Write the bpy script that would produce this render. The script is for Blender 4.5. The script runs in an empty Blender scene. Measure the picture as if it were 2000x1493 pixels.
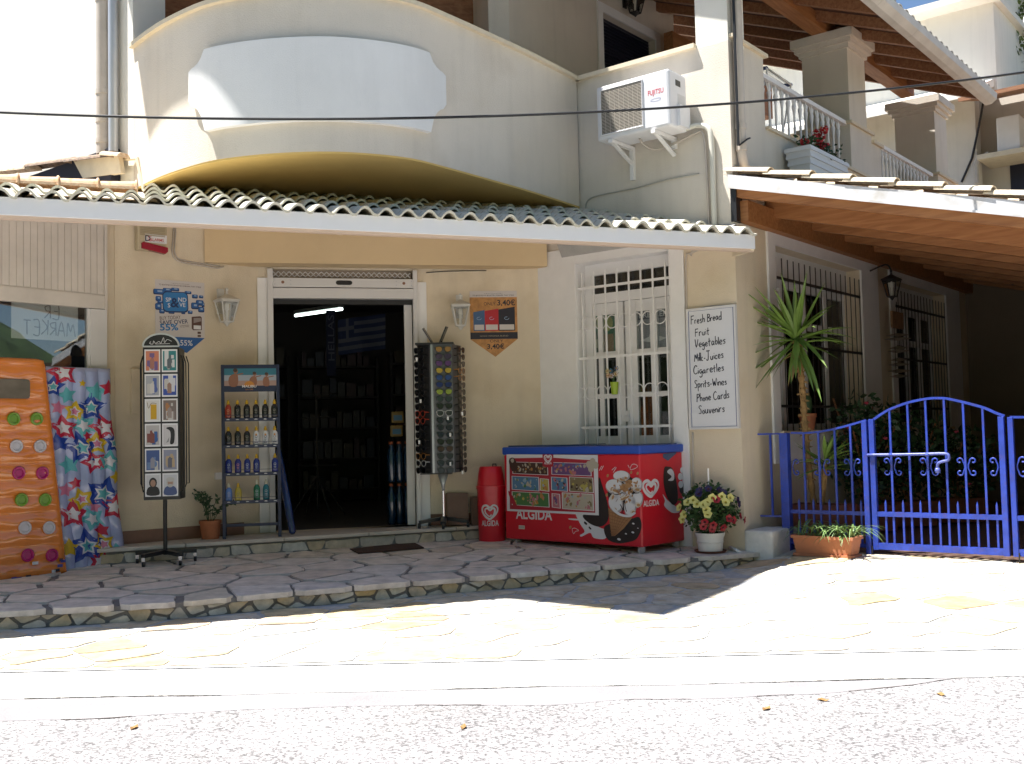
import bpy, bmesh, math, random
from mathutils import Vector, Matrix, noise
random.seed(7)
D = bpy.data
SC = bpy.context.scene
COL = SC.collection
rad = math.radians

# ------------------------------------------------------------------ camera
FPX, CX, CY = 2040.0, 1000.0, 746.5            # focal length and centre, in photo pixels
PITCH, ROLL = 0.050768198, -0.023161076
CAM = Vector((0.0, 0.0, 1.0))
_f = Vector((0, math.cos(PITCH), math.sin(PITCH)))
_u = Vector((0, -math.sin(PITCH), math.cos(PITCH)))
_x = Vector((1, 0, 0))
_c, _s = math.cos(ROLL), math.sin(ROLL)
AX = _c * _x + _s * _u
AU = -_s * _x + _c * _u
AF = _f
cd = D.cameras.new('camera')
cam = D.objects.new('camera', cd)
COL.objects.link(cam)
cd.sensor_fit = 'HORIZONTAL'
cd.sensor_width = 36.0
cd.lens = 36.0 * FPX / 2000.0
cd.clip_start = 0.1
cd.clip_end = 2000
cam.matrix_world = Matrix(((AX.x, AU.x, -AF.x, CAM.x), (AX.y, AU.y, -AF.y, CAM.y), (AX.z, AU.z, -AF.z, CAM.z), (0, 0, 0, 1)))
SC.camera = cam

# ------------------------------------------------------------------ sky, sun, exposure
SUN_AZ, SUN_EL = -92.0, 68.0                   # azimuth clockwise from the view direction (+Y)
w = D.worlds.new('World'); SC.world = w; w.use_nodes = True
nt = w.node_tree
bg = nt.nodes['Background']
sky = nt.nodes.new('ShaderNodeTexSky')
sky.sky_type = 'NISHITA'
sky.sun_disc = False
sky.sun_elevation = rad(SUN_EL)
sky.sun_rotation = rad(SUN_AZ)
sky.air_density = 1.0
sky.dust_density = 0.3
sky.ozone_density = 3.5
nt.links.new(sky.outputs[0], bg.inputs[0])
bg.inputs[1].default_value = 0.06
sd = D.lights.new('sun', 'SUN')
sd.energy = 5.0
sd.angle = rad(0.53)
sd.color = (1.0, 0.975, 0.93)
so = D.objects.new('sun', sd)
COL.objects.link(so)
_a, _e = rad(SUN_AZ), rad(SUN_EL)
SDIR = Vector((math.sin(_a) * math.cos(_e), math.cos(_a) * math.cos(_e), math.sin(_e)))
so.rotation_euler = SDIR.to_track_quat('Z', 'Y').to_euler()
so.location = SDIR * 30
SC.view_settings.view_transform = 'Standard'
SC.view_settings.look = 'None'
SC.view_settings.gamma = 1.0
SC.view_settings.use_curve_mapping = False
SC.view_settings.exposure = 1.38
SC.render.engine = 'CYCLES'

# ------------------------------------------------------------------ rays and frames (used to survey the place from the photograph)
def ray(px, py):
    return AX * ((px - CX) / FPX) - AU * ((py - CY) / FPX) + AF
def at_z(px, py, z):
    d = ray(px, py); return CAM + d * ((z - CAM.z) / d.z)
def at_y(px, py, y):
    d = ray(px, py); return CAM + d * (y / d.y)
class Frame:                                    # vertical wall: x along it, y into it, z up
    def __init__(s, P, ang):
        s.P = Vector((P[0], P[1], 0)); s.u = Vector((math.sin(rad(ang)), math.cos(rad(ang)), 0))
        s.i = Vector((-s.u.y, s.u.x, 0)); s.rz = math.atan2(s.u.y, s.u.x)
        s.M = Matrix(((s.u.x, s.i.x, 0, s.P.x), (s.u.y, s.i.y, 0, s.P.y), (0, 0, 1, 0), (0, 0, 0, 1)))
    def W(s, u, y=0.0, z=0.0): return s.P + s.u * u + s.i * y + Vector((0, 0, z))
    def px(s, x, y, off=0.0):                   # photo pixel -> (u, z) on the plane moved in by off
        d = ray(x, y); P = s.P + s.i * off; n = s.i
        t = (P - CAM).dot(n) / d.dot(n); X = CAM + d * t
        return (X - s.P).dot(s.u), X.z
def between(a, b):
    return Frame(a, math.degrees(math.atan2(b[0] - a[0], b[1] - a[1])))
AANG, BANG = 38.8, 128.8
CORN = (1.867, 8.562)
P0, P1, P2, P3, P4 = (-3.229, 8.617), (-2.28, 9.395), (-0.845, 9.73), (0.05, 9.83), (0.306, 9.817)
FB = Frame(CORN, BANG)      # window wall
FA = Frame(CORN, AANG)      # side wall along the porch
FL = Frame((-2.68, 9.30), AANG)   # left wing
FD = between(P1, P2)        # door wall
FW1 = between(P0, P1)
FW2 = between(P2, P3)
BL, BR = (-2.66, 9.055), (0.306, 9.70)
FC = between(BL, BR)        # beam over the door
NA = Vector((0.779, -0.627, 0))   # outward from side wall
UA = FA.u; UB = FB.u

# ------------------------------------------------------------------ materials
MATS = {}
def mat(name, col, rough=0.75, var=0.0, vs=4.0, bump=0.0, bs=60.0, metal=0.0, spec=0.5, rnd=None, emit=None, alpha=None, stain=None, coat=0.0, sss=None):
    if name in MATS: return MATS[name]
    m = D.materials.new(name); m.use_nodes = True
    t = m.node_tree; b = t.nodes['Principled BSDF']; N = t.nodes.new; L = t.links.new
    b.inputs['Roughness'].default_value = rough
    b.inputs['Metallic'].default_value = metal
    b.inputs['Specular IOR Level'].default_value = spec
    b.inputs['Coat Weight'].default_value = coat
    tc = N('ShaderNodeTexCoord')
    cur = None
    if rnd:                                     # colour picked per object
        oi = N('ShaderNodeObjectInfo'); cr = N('ShaderNodeValToRGB'); cr.color_ramp.interpolation = 'LINEAR'
        els = cr.color_ramp.elements
        for i, c in enumerate(rnd):
            p = i / max(1, len(rnd) - 1)
            e = els[i] if i < 2 else els.new(p)
            e.position = p; e.color = (*c, 1)
        L(oi.outputs['Random'], cr.inputs[0]); cur = cr.outputs[0]
    if var > 0 or stain:
        nz = N('ShaderNodeTexNoise'); nz.inputs['Scale'].default_value = vs; nz.inputs['Detail'].default_value = 6; nz.inputs['Roughness'].default_value = 0.6
        L(tc.outputs['Object'], nz.inputs['Vector'])
        mr = N('ShaderNodeMapRange'); mr.inputs['From Min'].default_value = 0.3; mr.inputs['From Max'].default_value = 0.7
        mr.inputs['To Min'].default_value = 1 - var; mr.inputs['To Max'].default_value = 1 + var * 0.6
        L(nz.outputs['Fac'], mr.inputs['Value'])
        mx = N('ShaderNodeMix'); mx.data_type = 'RGBA'; mx.blend_type = 'MULTIPLY'; mx.inputs['Factor'].default_value = 1
        if cur: L(cur, mx.inputs['A'])
        else: mx.inputs['A'].default_value = (*col, 1)
        L(mr.outputs[0], mx.inputs['B']); cur = mx.outputs['Result']
        if stain:
            n2 = N('ShaderNodeTexNoise'); n2.inputs['Scale'].default_value = vs * 2.3; n2.inputs['Detail'].default_value = 8
            L(tc.outputs['Object'], n2.inputs['Vector'])
            r2 = N('ShaderNodeMapRange'); r2.inputs['From Min'].default_value = 0.52; r2.inputs['From Max'].default_value = 0.72
            L(n2.outputs['Fac'], r2.inputs['Value'])
            m2 = N('ShaderNodeMix'); m2.data_type = 'RGBA'; L(r2.outputs[0], m2.inputs['Factor'])
            L(cur, m2.inputs['A']); m2.inputs['B'].default_value = (*stain, 1); cur = m2.outputs['Result']
    if cur: L(cur, b.inputs['Base Color'])
    else: b.inputs['Base Color'].default_value = (*col, 1)
    if bump > 0:
        bn = N('ShaderNodeTexNoise'); bn.inputs['Scale'].default_value = bs; bn.inputs['Detail'].default_value = 5
        L(tc.outputs['Object'], bn.inputs['Vector'])
        bu = N('ShaderNodeBump'); bu.inputs['Strength'].default_value = bump; bu.inputs['Distance'].default_value = 0.01
        L(bn.outputs['Fac'], bu.inputs['Height']); L(bu.outputs[0], b.inputs['Normal'])
    if emit:
        b.inputs['Emission Color'].default_value = (*emit[:3], 1); b.inputs['Emission Strength'].default_value = emit[3]
    if alpha is not None: b.inputs['Alpha'].default_value = alpha
    MATS[name] = m
    return m
def glass(name, tint=(1, 1, 1), rough=0.0, refl=1.0):
    if name in MATS: return MATS[name]
    m = D.materials.new(name); m.use_nodes = True; t = m.node_tree; N = t.nodes.new; L = t.links.new
    t.nodes.remove(t.nodes['Principled BSDF'])
    tr = N('ShaderNodeBsdfTransparent'); tr.inputs[0].default_value = (*tint, 1)
    gl = N('ShaderNodeBsdfGlossy'); gl.inputs['Roughness'].default_value = rough
    fr = N('ShaderNodeFresnel'); fr.inputs[0].default_value = 1.5
    mm = N('ShaderNodeMath'); mm.operation = 'MULTIPLY'; mm.inputs[1].default_value = refl; mm.use_clamp = True
    mx = N('ShaderNodeMixShader'); L(fr.outputs[0], mm.inputs[0]); L(mm.outputs[0], mx.inputs[0]); L(tr.outputs[0], mx.inputs[1]); L(gl.outputs[0], mx.inputs[2])
    L(mx.outputs[0], t.nodes['Material Output'].inputs[0])
    MATS[name] = m; return m
def wood(name, c1, c2, rough=0.6, scale=(1.2, 14, 14)):
    if name in MATS: return MATS[name]
    m = mat(name, c1, rough); t = m.node_tree; N = t.nodes.new; L = t.links.new; b = t.nodes['Principled BSDF']
    tc = N('ShaderNodeTexCoord'); mp = N('ShaderNodeMapping'); mp.inputs['Scale'].default_value = scale
    L(tc.outputs['Object'], mp.inputs[0])
    nz = N('ShaderNodeTexNoise'); nz.inputs['Scale'].default_value = 2.5; nz.inputs['Detail'].default_value = 7; nz.inputs['Distortion'].default_value = 0.6
    L(mp.outputs[0], nz.inputs['Vector'])
    cr = N('ShaderNodeValToRGB'); cr.color_ramp.elements[0].position = 0.35; cr.color_ramp.elements[0].color = (*c1, 1)
    cr.color_ramp.elements[1].position = 0.65; cr.color_ramp.elements[1].color = (*c2, 1)
    L(nz.outputs['Fac'], cr.inputs[0])
    vo = N('ShaderNodeTexVoronoi'); vo.inputs['Scale'].default_value = 3.2; L(tc.outputs['Object'], vo.inputs['Vector'])
    rr = N('ShaderNodeMapRange'); rr.inputs['From Min'].default_value = 0.03; rr.inputs['From Max'].default_value = 0.07
    rr.inputs['To Min'].default_value = 0.25; rr.inputs['To Max'].default_value = 1.0
    L(vo.outputs['Distance'], rr.inputs['Value'])
    mx = N('ShaderNodeMix'); mx.data_type = 'RGBA'; mx.blend_type = 'MULTIPLY'; mx.inputs['Factor'].default_value = 1
    L(cr.outputs[0], mx.inputs['A']); L(rr.outputs[0], mx.inputs['B']); L(mx.outputs['Result'], b.inputs['Base Color'])
    return m

# ------------------------------------------------------------------ mesh builder
TEXT_CACHE = {}
def text_geo(s, offset=0.0, shear=0.0):
    k = (s, offset, shear)
    if k in TEXT_CACHE: return TEXT_CACHE[k]
    c = D.curves.new('t', 'FONT'); c.body = s; c.size = 1.0; c.offset = offset; c.shear = shear; c.resolution_u = 3
    o = D.objects.new('t', c); COL.objects.link(o)
    dg = bpy.context.evaluated_depsgraph_get()
    me = D.meshes.new_from_object(o.evaluated_get(dg))
    v = [(a.co.x, a.co.y) for a in me.vertices]; f = [tuple(p.vertices) for p in me.polygons]
    D.objects.remove(o); D.curves.remove(c); D.meshes.remove(me)
    x0 = min(a[0] for a in v); x1 = max(a[0] for a in v); y0 = min(a[1] for a in v); y1 = max(a[1] for a in v)
    TEXT_CACHE[k] = (v, f, x0, x1, y0, y1); return TEXT_CACHE[k]
def smooth_line(P, n=6, closed=False):
    P = [Vector(p) for p in P]; out = []; N = len(P)
    rng = range(N if closed else N - 1)
    for i in rng:
        a = P[(i - 1) % N] if (closed or i > 0) else P[i]; b = P[i]; c = P[(i + 1) % N]
        d = P[(i + 2) % N] if (closed or i + 2 < N) else c
        for k in range(n):
            t = k / n
            out.append(0.5 * ((2 * b) + (c - a) * t + (2 * a - 5 * b + 4 * c - d) * t * t + (3 * b - a - 3 * c + d) * t ** 3))
    if not closed: out.append(P[-1])
    return out
class MB:
    def __init__(s): s.v = []; s.f = []; s.m = []; s.T = None
    def _a(s, p):
        p = Vector(p)
        if s.T is not None: p = s.T @ p
        s.v.append(p); return len(s.v) - 1
    def poly(s, pts, m=0):
        s.f.append([s._a(p) for p in pts]); s.m.append(m)
    def mesh(s, vs, fs, m=0):
        b = [s._a(p) for p in vs]
        for f in fs: s.f.append([b[i] for i in f]); s.m.append(m)
    def box(s, x0, x1, y0, y1, z0, z1, m=0):
        if x1 < x0: x0, x1 = x1, x0
        if y1 < y0: y0, y1 = y1, y0
        if z1 < z0: z0, z1 = z1, z0
        s.mesh([(x0, y0, z0), (x1, y0, z0), (x1, y1, z0), (x0, y1, z0), (x0, y0, z1), (x1, y0, z1), (x1, y1, z1), (x0, y1, z1)],
               [(0, 3, 2, 1), (4, 5, 6, 7), (0, 1, 5, 4), (1, 2, 6, 5), (2, 3, 7, 6), (3, 0, 4, 7)], m)
    def bar(s, a, b, w, h, m=0, up=(0, 0, 1)):  # box bar from a to b
        a = Vector(a); b = Vector(b); d = (b - a).normalized(); up = Vector(up)
        sd = d.cross(up)
        if sd.length < 1e-4: sd = d.cross(Vector((1, 0, 0)))
        sd.normalize(); up = sd.cross(d).normalized(); sd *= w / 2; up *= h / 2
        s.mesh([a - sd - up, a + sd - up, a + sd + up, a - sd + up, b - sd - up, b + sd - up, b + sd + up, b - sd + up],
               [(0, 1, 2, 3), (4, 7, 6, 5), (0, 4, 5, 1), (1, 5, 6, 2), (2, 6, 7, 3), (3, 7, 4, 0)], m)
    def tube(s, P, r, n=6, m=0, cap=True, closed=False):
        P = [Vector(p) for p in P]; N = len(P)
        R = r if isinstance(r, (list, tuple)) else [r] * N
        rings = []; nrm = None
        for i in range(N):
            a = P[(i - 1) % N] if (closed or i > 0) else P[i]; b = P[(i + 1) % N] if (closed or i < N - 1) else P[i]
            d = (b - a)
            if d.length < 1e-9: d = Vector((0, 0, 1))
            d.normalize()
            if nrm is None:
                nrm = d.orthogonal().normalized()
            nrm = nrm - d * nrm.dot(d)
            if nrm.length < 1e-6: nrm = d.orthogonal()
            nrm.normalize(); bi = d.cross(nrm)
            rings.append([s._a(P[i] + (nrm * math.cos(2 * math.pi * k / n) + bi * math.sin(2 * math.pi * k / n)) * R[i]) for k in range(n)])
        for i in range(N if closed else N - 1):
            A = rings[i]; B = rings[(i + 1) % N]
            for k in range(n):
                s.f.append([A[k], A[(k + 1) % n], B[(k + 1) % n], B[k]]); s.m.append(m)
        if cap and not closed:
            s.f.append(rings[0][::-1]); s.m.append(m); s.f.append(rings[-1]); s.m.append(m)
    def lathe(s, prof, n=16, c=(0, 0, 0), m=0, cap=True, ang=0.0):
        rings = []
        for r, z in prof:
            rings.append([s._a((c[0] + r * math.cos(2 * math.pi * (k + ang) / n), c[1] + r * math.sin(2 * math.pi * (k + ang) / n), c[2] + z)) for k in range(n)])
        for A, B in zip(rings, rings[1:]):
            for k in range(n):
                s.f.append([A[k], A[(k + 1) % n], B[(k + 1) % n], B[k]]); s.m.append(m)
        if cap:
            s.f.append(rings[0][::-1]); s.m.append(m); s.f.append(rings[-1]); s.m.append(m)
    def prism(s, pts, y0, y1, m=0):             # polygon in x,z pushed from y0 (front) to y1
        n = len(pts)
        area = sum(pts[i][0] * pts[(i + 1) % n][1] - pts[(i + 1) % n][0] * pts[i][1] for i in range(n))
        if area < 0: pts = pts[::-1]
        a = [s._a((p[0], y0, p[1])) for p in pts]; b = [s._a((p[0], y1, p[1])) for p in pts]
        s.f.append(a); s.m.append(m); s.f.append(b[::-1]); s.m.append(m)
        for i in range(n):
            j = (i + 1) % n; s.f.append([a[j], a[i], b[i], b[j]]); s.m.append(m)
    def slab(s, pts, z0, z1, m=0, mtop=None):   # polygon in x,y from z0 to z1
        n = len(pts)
        area = sum(pts[i][0] * pts[(i + 1) % n][1] - pts[(i + 1) % n][0] * pts[i][1] for i in range(n))
        if area < 0: pts = pts[::-1]
        zf = z1 if callable(z1) else (lambda p: z1)
        zb = z0 if callable(z0) else (lambda p: z0)
        a = [s._a((p[0], p[1], zb(p))) for p in pts]; b = [s._a((p[0], p[1], zf(p))) for p in pts]
        s.f.append(a[::-1]); s.m.append(m); s.f.append(b); s.m.append(m if mtop is None else mtop)
        for i in range(n):
            j = (i + 1) % n; s.f.append([a[i], a[j], b[j], b[i]]); s.m.append(m)
    def flat(s, pts, y, m=0):                   # polygon in x,z facing -y
        n = len(pts)
        area = sum(pts[i][0] * pts[(i + 1) % n][1] - pts[(i + 1) % n][0] * pts[i][1] for i in range(n))
        if area < 0: pts = pts[::-1]
        s.poly([(p[0], y, p[1]) for p in pts], m)
    def rect(s, x0, x1, z0, z1, y, m=0): s.flat([(x0, z0), (x1, z0), (x1, z1), (x0, z1)], y, m)
    def disc(s, cx, cz, rx, rz, y, m=0, n=14, a0=0.0, a1=6.283185):
        full = abs(a1 - a0 - 6.283185) < 1e-3
        k = n if full else n + 1
        s.flat([(cx + rx * math.cos(a0 + (a1 - a0) * i / n), cz + rz * math.sin(a0 + (a1 - a0) * i / n)) for i in range(k)], y, m)
    def ribbon(s, pts, wd, y, m=0, closed=False):   # flat stroke in x,z
        P = [Vector((p[0], p[1])) for p in pts]; N = len(P)
        W = wd if isinstance(wd, (list, tuple)) else [wd] * N
        Lf = []; Rt = []
        for i in range(N):
            a = P[(i - 1) % N] if (closed or i > 0) else P[i]; b = P[(i + 1) % N] if (closed or i < N - 1) else P[i]
            d = b - a
            if d.length < 1e-9: d = Vector((1, 0))
            d.normalize(); nn = Vector((-d.y, d.x)) * W[i] / 2
            Lf.append(s._a((P[i].x + nn.x, y, P[i].y + nn.y))); Rt.append(s._a((P[i].x - nn.x, y, P[i].y - nn.y)))
        for i in range(N if closed else N - 1):
            j = (i + 1) % N; s.f.append([Rt[i], Rt[j], Lf[j], Lf[i]]); s.m.append(m)
    def text(s, st, x, z, h, y, m=0, align='c', offset=0.0, shear=0.0, width=None, rot=0.0, flip=False):
        v, f, x0, x1, y0, y1 = text_geo(st, offset, shear)
        k = h / 0.72; kx = k
        if width: kx = width / (x1 - x0)
        xo = {'c': (x0 + x1) / 2, 'l': x0, 'r': x1}[align]
        c, sn = math.cos(rot), math.sin(rot); out = []
        for a in v:
            X = (a[0] - xo) * kx; Z = a[1] * k
            if flip: X = -X
            out.append((x + X * c - Z * sn, y, z + X * sn + Z * c))
        s.mesh(out, f, m)
    def build(s, name, mats, parent=None, frame=None, smooth=False, bevel=0.0, kind=None, label=None, autosmooth=None):
        me = D.meshes.new(name)
        vs = s.v
        if frame is not None:
            M = frame.M if isinstance(frame, Frame) else frame
            if parent is not None: M = PM(parent).inverted() @ M
            vs = [M @ v for v in vs]
        me.from_pydata([tuple(v) for v in vs], [], s.f)
        if not isinstance(mats, (list, tuple)): mats = [mats]
        for q in mats: me.materials.append(q)
        if len(mats) > 1: me.polygons.foreach_set('material_index', s.m)
        if smooth: me.polygons.foreach_set('use_smooth', [True] * len(me.polygons))
        me.update()
        if autosmooth: me.set_sharp_from_angle(angle=rad(autosmooth))
        o = D.objects.new(name, me); COL.objects.link(o)
        if parent is not None: o.parent = parent
        if bevel:
            b = o.modifiers.new('bevel', 'BEVEL'); b.width = bevel; b.segments = 2; b.limit_method = 'ANGLE'; b.angle_limit = rad(40)
        if kind: o['kind'] = kind
        if label: o['label'] = label
        return o
WM = {}
def PM(o):                                      # world matrix of a thing (parts carry none of their own)
    while o.name not in WM: o = o.parent
    return WM[o.name]
def thing(name, label, cat, loc=(0, 0, 0), rz=0.0, group=None, frame=None, u=0.0, z=0.0, y=0.0):
    o = D.objects.new(name, None); COL.objects.link(o)
    if frame is not None: loc = frame.W(u, y, z); rz = frame.rz
    o.location = loc; o.rotation_euler = (0, 0, rz)
    o.empty_display_size = 0.1
    o['label'] = label; o['category'] = cat
    if group: o['group'] = group
    WM[o.name] = Matrix.Translation(Vector(loc)) @ Matrix.Rotation(rz, 4, 'Z')
    return o
def tag(o, label, cat, group=None):
    o['label'] = label; o['category'] = cat
    if group: o['group'] = group
    WM[o.name] = o.matrix_basis.copy()
    return o
def inst(src, name, parent, M, label=None):     # another object sharing the mesh
    o = D.objects.new(name, src.data if hasattr(src, 'data') else src); COL.objects.link(o)
    if parent is not None: o.parent = parent
    o.matrix_local = M
    if label: o['label'] = label
    return o
def struct(o): o['kind'] = 'structure'; WM[o.name] = o.matrix_basis.copy(); return o
def wall_grid(mb, u0, u1, z0, z1, holes, th, m=0, y0=0.0, caps=True):   # wall with rectangular holes and reveals
    us = sorted(set([u0, u1] + [h[0] for h in holes] + [h[1] for h in holes])); us = [a for a in us if u0 <= a <= u1]
    zs = sorted(set([z0, z1] + [h[2] for h in holes] + [h[3] for h in holes])); zs = [a for a in zs if z0 <= a <= z1]
    for a, b in zip(us, us[1:]):
        for c, d in zip(zs, zs[1:]):
            if any(h[0] <= a and b <= h[1] and h[2] <= c and d <= h[3] for h in holes): continue
            mb.poly([(a, y0, c), (b, y0, c), (b, y0, d), (a, y0, d)], m)
            mb.poly([(b, y0 + th, c), (a, y0 + th, c), (a, y0 + th, d), (b, y0 + th, d)], m)
    for h in holes:
        a, b, c, d = h[:4]
        mb.poly([(a, y0, c), (a, y0, d), (a, y0 + th, d), (a, y0 + th, c)], m)
        mb.poly([(b, y0, d), (b, y0, c), (b, y0 + th, c), (b, y0 + th, d)], m)
        mb.poly([(a, y0, d), (b, y0, d), (b, y0 + th, d), (a, y0 + th, d)], m)
        mb.poly([(b, y0, c), (a, y0, c), (a, y0 + th, c), (b, y0 + th, c)], m)
    if caps:
        mb.poly([(u0, y0, z0), (u0, y0, z1), (u0, y0 + th, z1), (u0, y0 + th, z0)], m)
        mb.poly([(u1, y0, z1), (u1, y0, z0), (u1, y0 + th, z0), (u1, y0 + th, z1)], m)
        mb.poly([(u0, y0, z1), (u1, y0, z1), (u1, y0 + th, z1), (u0, y0 + th, z1)], m)
        mb.poly([(u1, y0, z0), (u0, y0, z0), (u0, y0 + th, z0), (u1, y0 + th, z0)], m)

# palette
def streaks(m, lo=0.93):
    t = m.node_tree; N = t.nodes.new; L = t.links.new; bs = t.nodes['Principled BSDF']
    tc = N('ShaderNodeTexCoord'); mp = N('ShaderNodeMapping'); mp.inputs['Scale'].default_value = (5.5, 5.5, 0.5); L(tc.outputs['Object'], mp.inputs[0])
    nz = N('ShaderNodeTexNoise'); nz.inputs['Scale'].default_value = 1.6; nz.inputs['Detail'].default_value = 6; L(mp.outputs[0], nz.inputs['Vector'])
    r = N('ShaderNodeMapRange'); r.inputs['From Min'].default_value = 0.50; r.inputs['From Max'].default_value = 0.75; r.inputs['To Min'].default_value = 1.0; r.inputs['To Max'].default_value = lo
    L(nz.outputs['Fac'], r.inputs['Value'])
    mx = N('ShaderNodeMix'); mx.data_type = 'RGBA'; mx.blend_type = 'MULTIPLY'; mx.inputs['Factor'].default_value = 1
    L(bs.inputs['Base Color'].links[0].from_socket, mx.inputs['A']); L(r.outputs[0], mx.inputs['B']); L(mx.outputs['Result'], bs.inputs['Base Color'])
cream = mat('cream_plaster', (0.71, 0.605, 0.455), 0.9, 0.10, 1.1, 0.4, 110, stain=(0.63, 0.52, 0.37))
cream_up = mat('pale_plaster', (0.71, 0.645, 0.56), 0.9, 0.08, 0.9, 0.4, 110, stain=(0.66, 0.59, 0.50))
white_wall = mat('white_plaster', (0.80, 0.77, 0.70), 0.9, 0.04, 1.3, 0.3, 150)
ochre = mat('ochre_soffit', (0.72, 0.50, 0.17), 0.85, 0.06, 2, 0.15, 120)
panel_m = mat('white_relief', (0.80, 0.80, 0.80), 0.85, 0.05, 1.5, 0.25, 150)
for _m in (cream, cream_up, white_wall): streaks(_m)
streaks(panel_m, 0.955)
stone_cap = mat('cap_stone', (0.72, 0.62, 0.46), 0.7, 0.1, 8)
white_p = mat('white_paint', (0.82, 0.805, 0.795), 0.45, 0.05, 5)
alu = mat('white_aluminium', (0.68, 0.66, 0.65), 0.35, 0.03, 4)
grey_alu = mat('grey_aluminium', (0.55, 0.56, 0.58), 0.35, 0.05, 6, metal=0.4)
black = mat('black_paint', (0.015, 0.015, 0.017), 0.4)
dark = mat('dark_void', (0.012, 0.011, 0.012), 0.9)
rail_black = mat('dark_iron', (0.02, 0.016, 0.016), 0.5)
blue_p = mat('blue_paint', (0.022, 0.055, 0.38), 0.4, 0.3, 11, 0.15, 70, coat=0.1, stain=(0.045, 0.05, 0.26))
pane = glass('window_glass', (0.93, 0.95, 0.95), 0.0, 1.2)
terracotta = mat('terracotta', (0.42, 0.14, 0.06), 0.8, 0.15, 14, 0.1, 90)
soil = mat('soil', (0.05, 0.035, 0.02), 0.95, 0.3, 30, 0.8, 60)
leaf_g = mat('leaf_green', (0.05, 0.12, 0.03), 0.5, 0.35, 9)
leaf_d = mat('leaf_dark', (0.03, 0.075, 0.025), 0.5, 0.35, 9)
pine = wood('pine_wood', (0.27, 0.105, 0.032), (0.38, 0.165, 0.058))
brownwood = wood('brown_wood', (0.24, 0.10, 0.045), (0.36, 0.17, 0.08))
pvc = mat('pvc_pipe', (0.52, 0.46, 0.40), 0.5, 0.1, 6)
cable_m = mat('cable_black', (0.012, 0.012, 0.014), 0.5)
chrome = mat('chrome', (0.75, 0.75, 0.76), 0.18, metal=1.0)
red_p = mat('red_plastic', (0.58, 0.012, 0.022), 0.35, 0.05, 3, coat=0.2)
paper = mat('white_paper', (0.80, 0.78, 0.76), 0.6)
# ================================================================== THE GROUND
def clamp(a, lo=0.0, hi=1.0): return max(lo, min(hi, a))
EDGE = [(-4.7, 5.95), (-3.145, 6.411), (-2.126, 6.66), (-1.577, 6.96), (-0.538, 7.42), (0.125, 7.70), (1.075, 8.127), (1.95, 8.485)]
INW = Vector((-0.384, 0.923))
EL = [0.0]
for a, b in zip(EDGE, EDGE[1:]): EL.append(EL[-1] + math.dist(a, b))
def edge_pt(s, d):
    s = clamp(s, 0, EL[-1])
    for k in range(len(EDGE) - 1):
        if s <= EL[k + 1] + 1e-9:
            t = (s - EL[k]) / (EL[k + 1] - EL[k]); a, b = EDGE[k], EDGE[k + 1]
            return Vector((a[0] + (b[0] - a[0]) * t + INW.x * d, a[1] + (b[1] - a[1]) * t + INW.y * d))
def zplat(p):                                    # terrace falls gently towards the street
    d = (p[0] - 0.125) * INW.x + (p[1] - 7.70) * INW.y
    return 0.027 * max(d, -0.05) + 0.012 * clamp(p[0] / 1.9)
def zpave(p):
    sx = clamp((p[0] - 1.55) / 0.75); sy = clamp((p[1] - 5.3) / 2.4)
    return -0.112 + 0.112 * sx * sx * (3 - 2 * sx) * sy
def on_plat(px, py, dz=0.0):
    z = 0.02
    for _ in range(6):
        P = at_z(px, py, z); z = zplat(P) + dz
    return at_z(px, py, z)
def on_pave(px, py):
    z = -0.1
    for _ in range(8):
        P = at_z(px, py, z); z = zpave(P)
    return at_z(px, py, z)

def clip(poly, n, c):                            # keep n.p <= c
    out = []
    for i in range(len(poly)):
        a, b = poly[i], poly[(i + 1) % len(poly)]
        da, db = n[0] * a[0] + n[1] * a[1] - c, n[0] * b[0] + n[1] * b[1] - c
        if da <= 0: out.append(a)
        if (da < 0 < db) or (db < 0 < da):
            t = da / (da - db); out.append((a[0] + (b[0] - a[0]) * t, a[1] + (b[1] - a[1]) * t))
    return out
def voronoi(seeds, box, joint, rng, jvar=0.4):
    x0, x1, y0, y1 = box; cells = []
    for i, s in enumerate(seeds):
        near = sorted((t for j, t in enumerate(seeds) if j != i), key=lambda t: (t[0] - s[0]) ** 2 + (t[1] - s[1]) ** 2)[:18]
        P = [(x0, y0), (x1, y0), (x1, y1), (x0, y1)]
        for t in near:
            nx, ny = t[0] - s[0], t[1] - s[1]; l = math.hypot(nx, ny)
            if l < 1e-6: continue
            nx /= l; ny /= l
            c = nx * (s[0] + t[0]) / 2 + ny * (s[1] + t[1]) / 2 - joint * (0.5 + rng.uniform(-jvar, jvar) * 0.5)
            P = clip(P, (nx, ny), c)
            if len(P) < 3: break
        if len(P) >= 3: cells.append(P)
    return cells
def rough_poly(P, rng, j=0.012, cut=0.16):      # knock the corners off, make edges uneven
    out = []; n = len(P)
    for i in range(n):
        a, b, c = P[i - 1], P[i], P[(i + 1) % n]
        la, lc = math.dist(a, b), math.dist(b, c)
        if min(la, lc) < 0.02:
            out.append(b); continue
        k = rng.uniform(0.4, 1.2) * cut
        out.append((b[0] + (a[0] - b[0]) * k, b[1] + (a[1] - b[1]) * k))
        out.append((b[0] + (c[0] - b[0]) * k, b[1] + (c[1] - b[1]) * k))
        if lc > 0.16:
            t = rng.uniform(0.4, 0.6); nx, ny = -(c[1] - b[1]) / lc, (c[0] - b[0]) / lc; q = rng.uniform(-j, j * 0.2)
            out.append((b[0] + (c[0] - b[0]) * t + nx * -q, b[1] + (c[1] - b[1]) * t + ny * -q))
    return out
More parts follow.
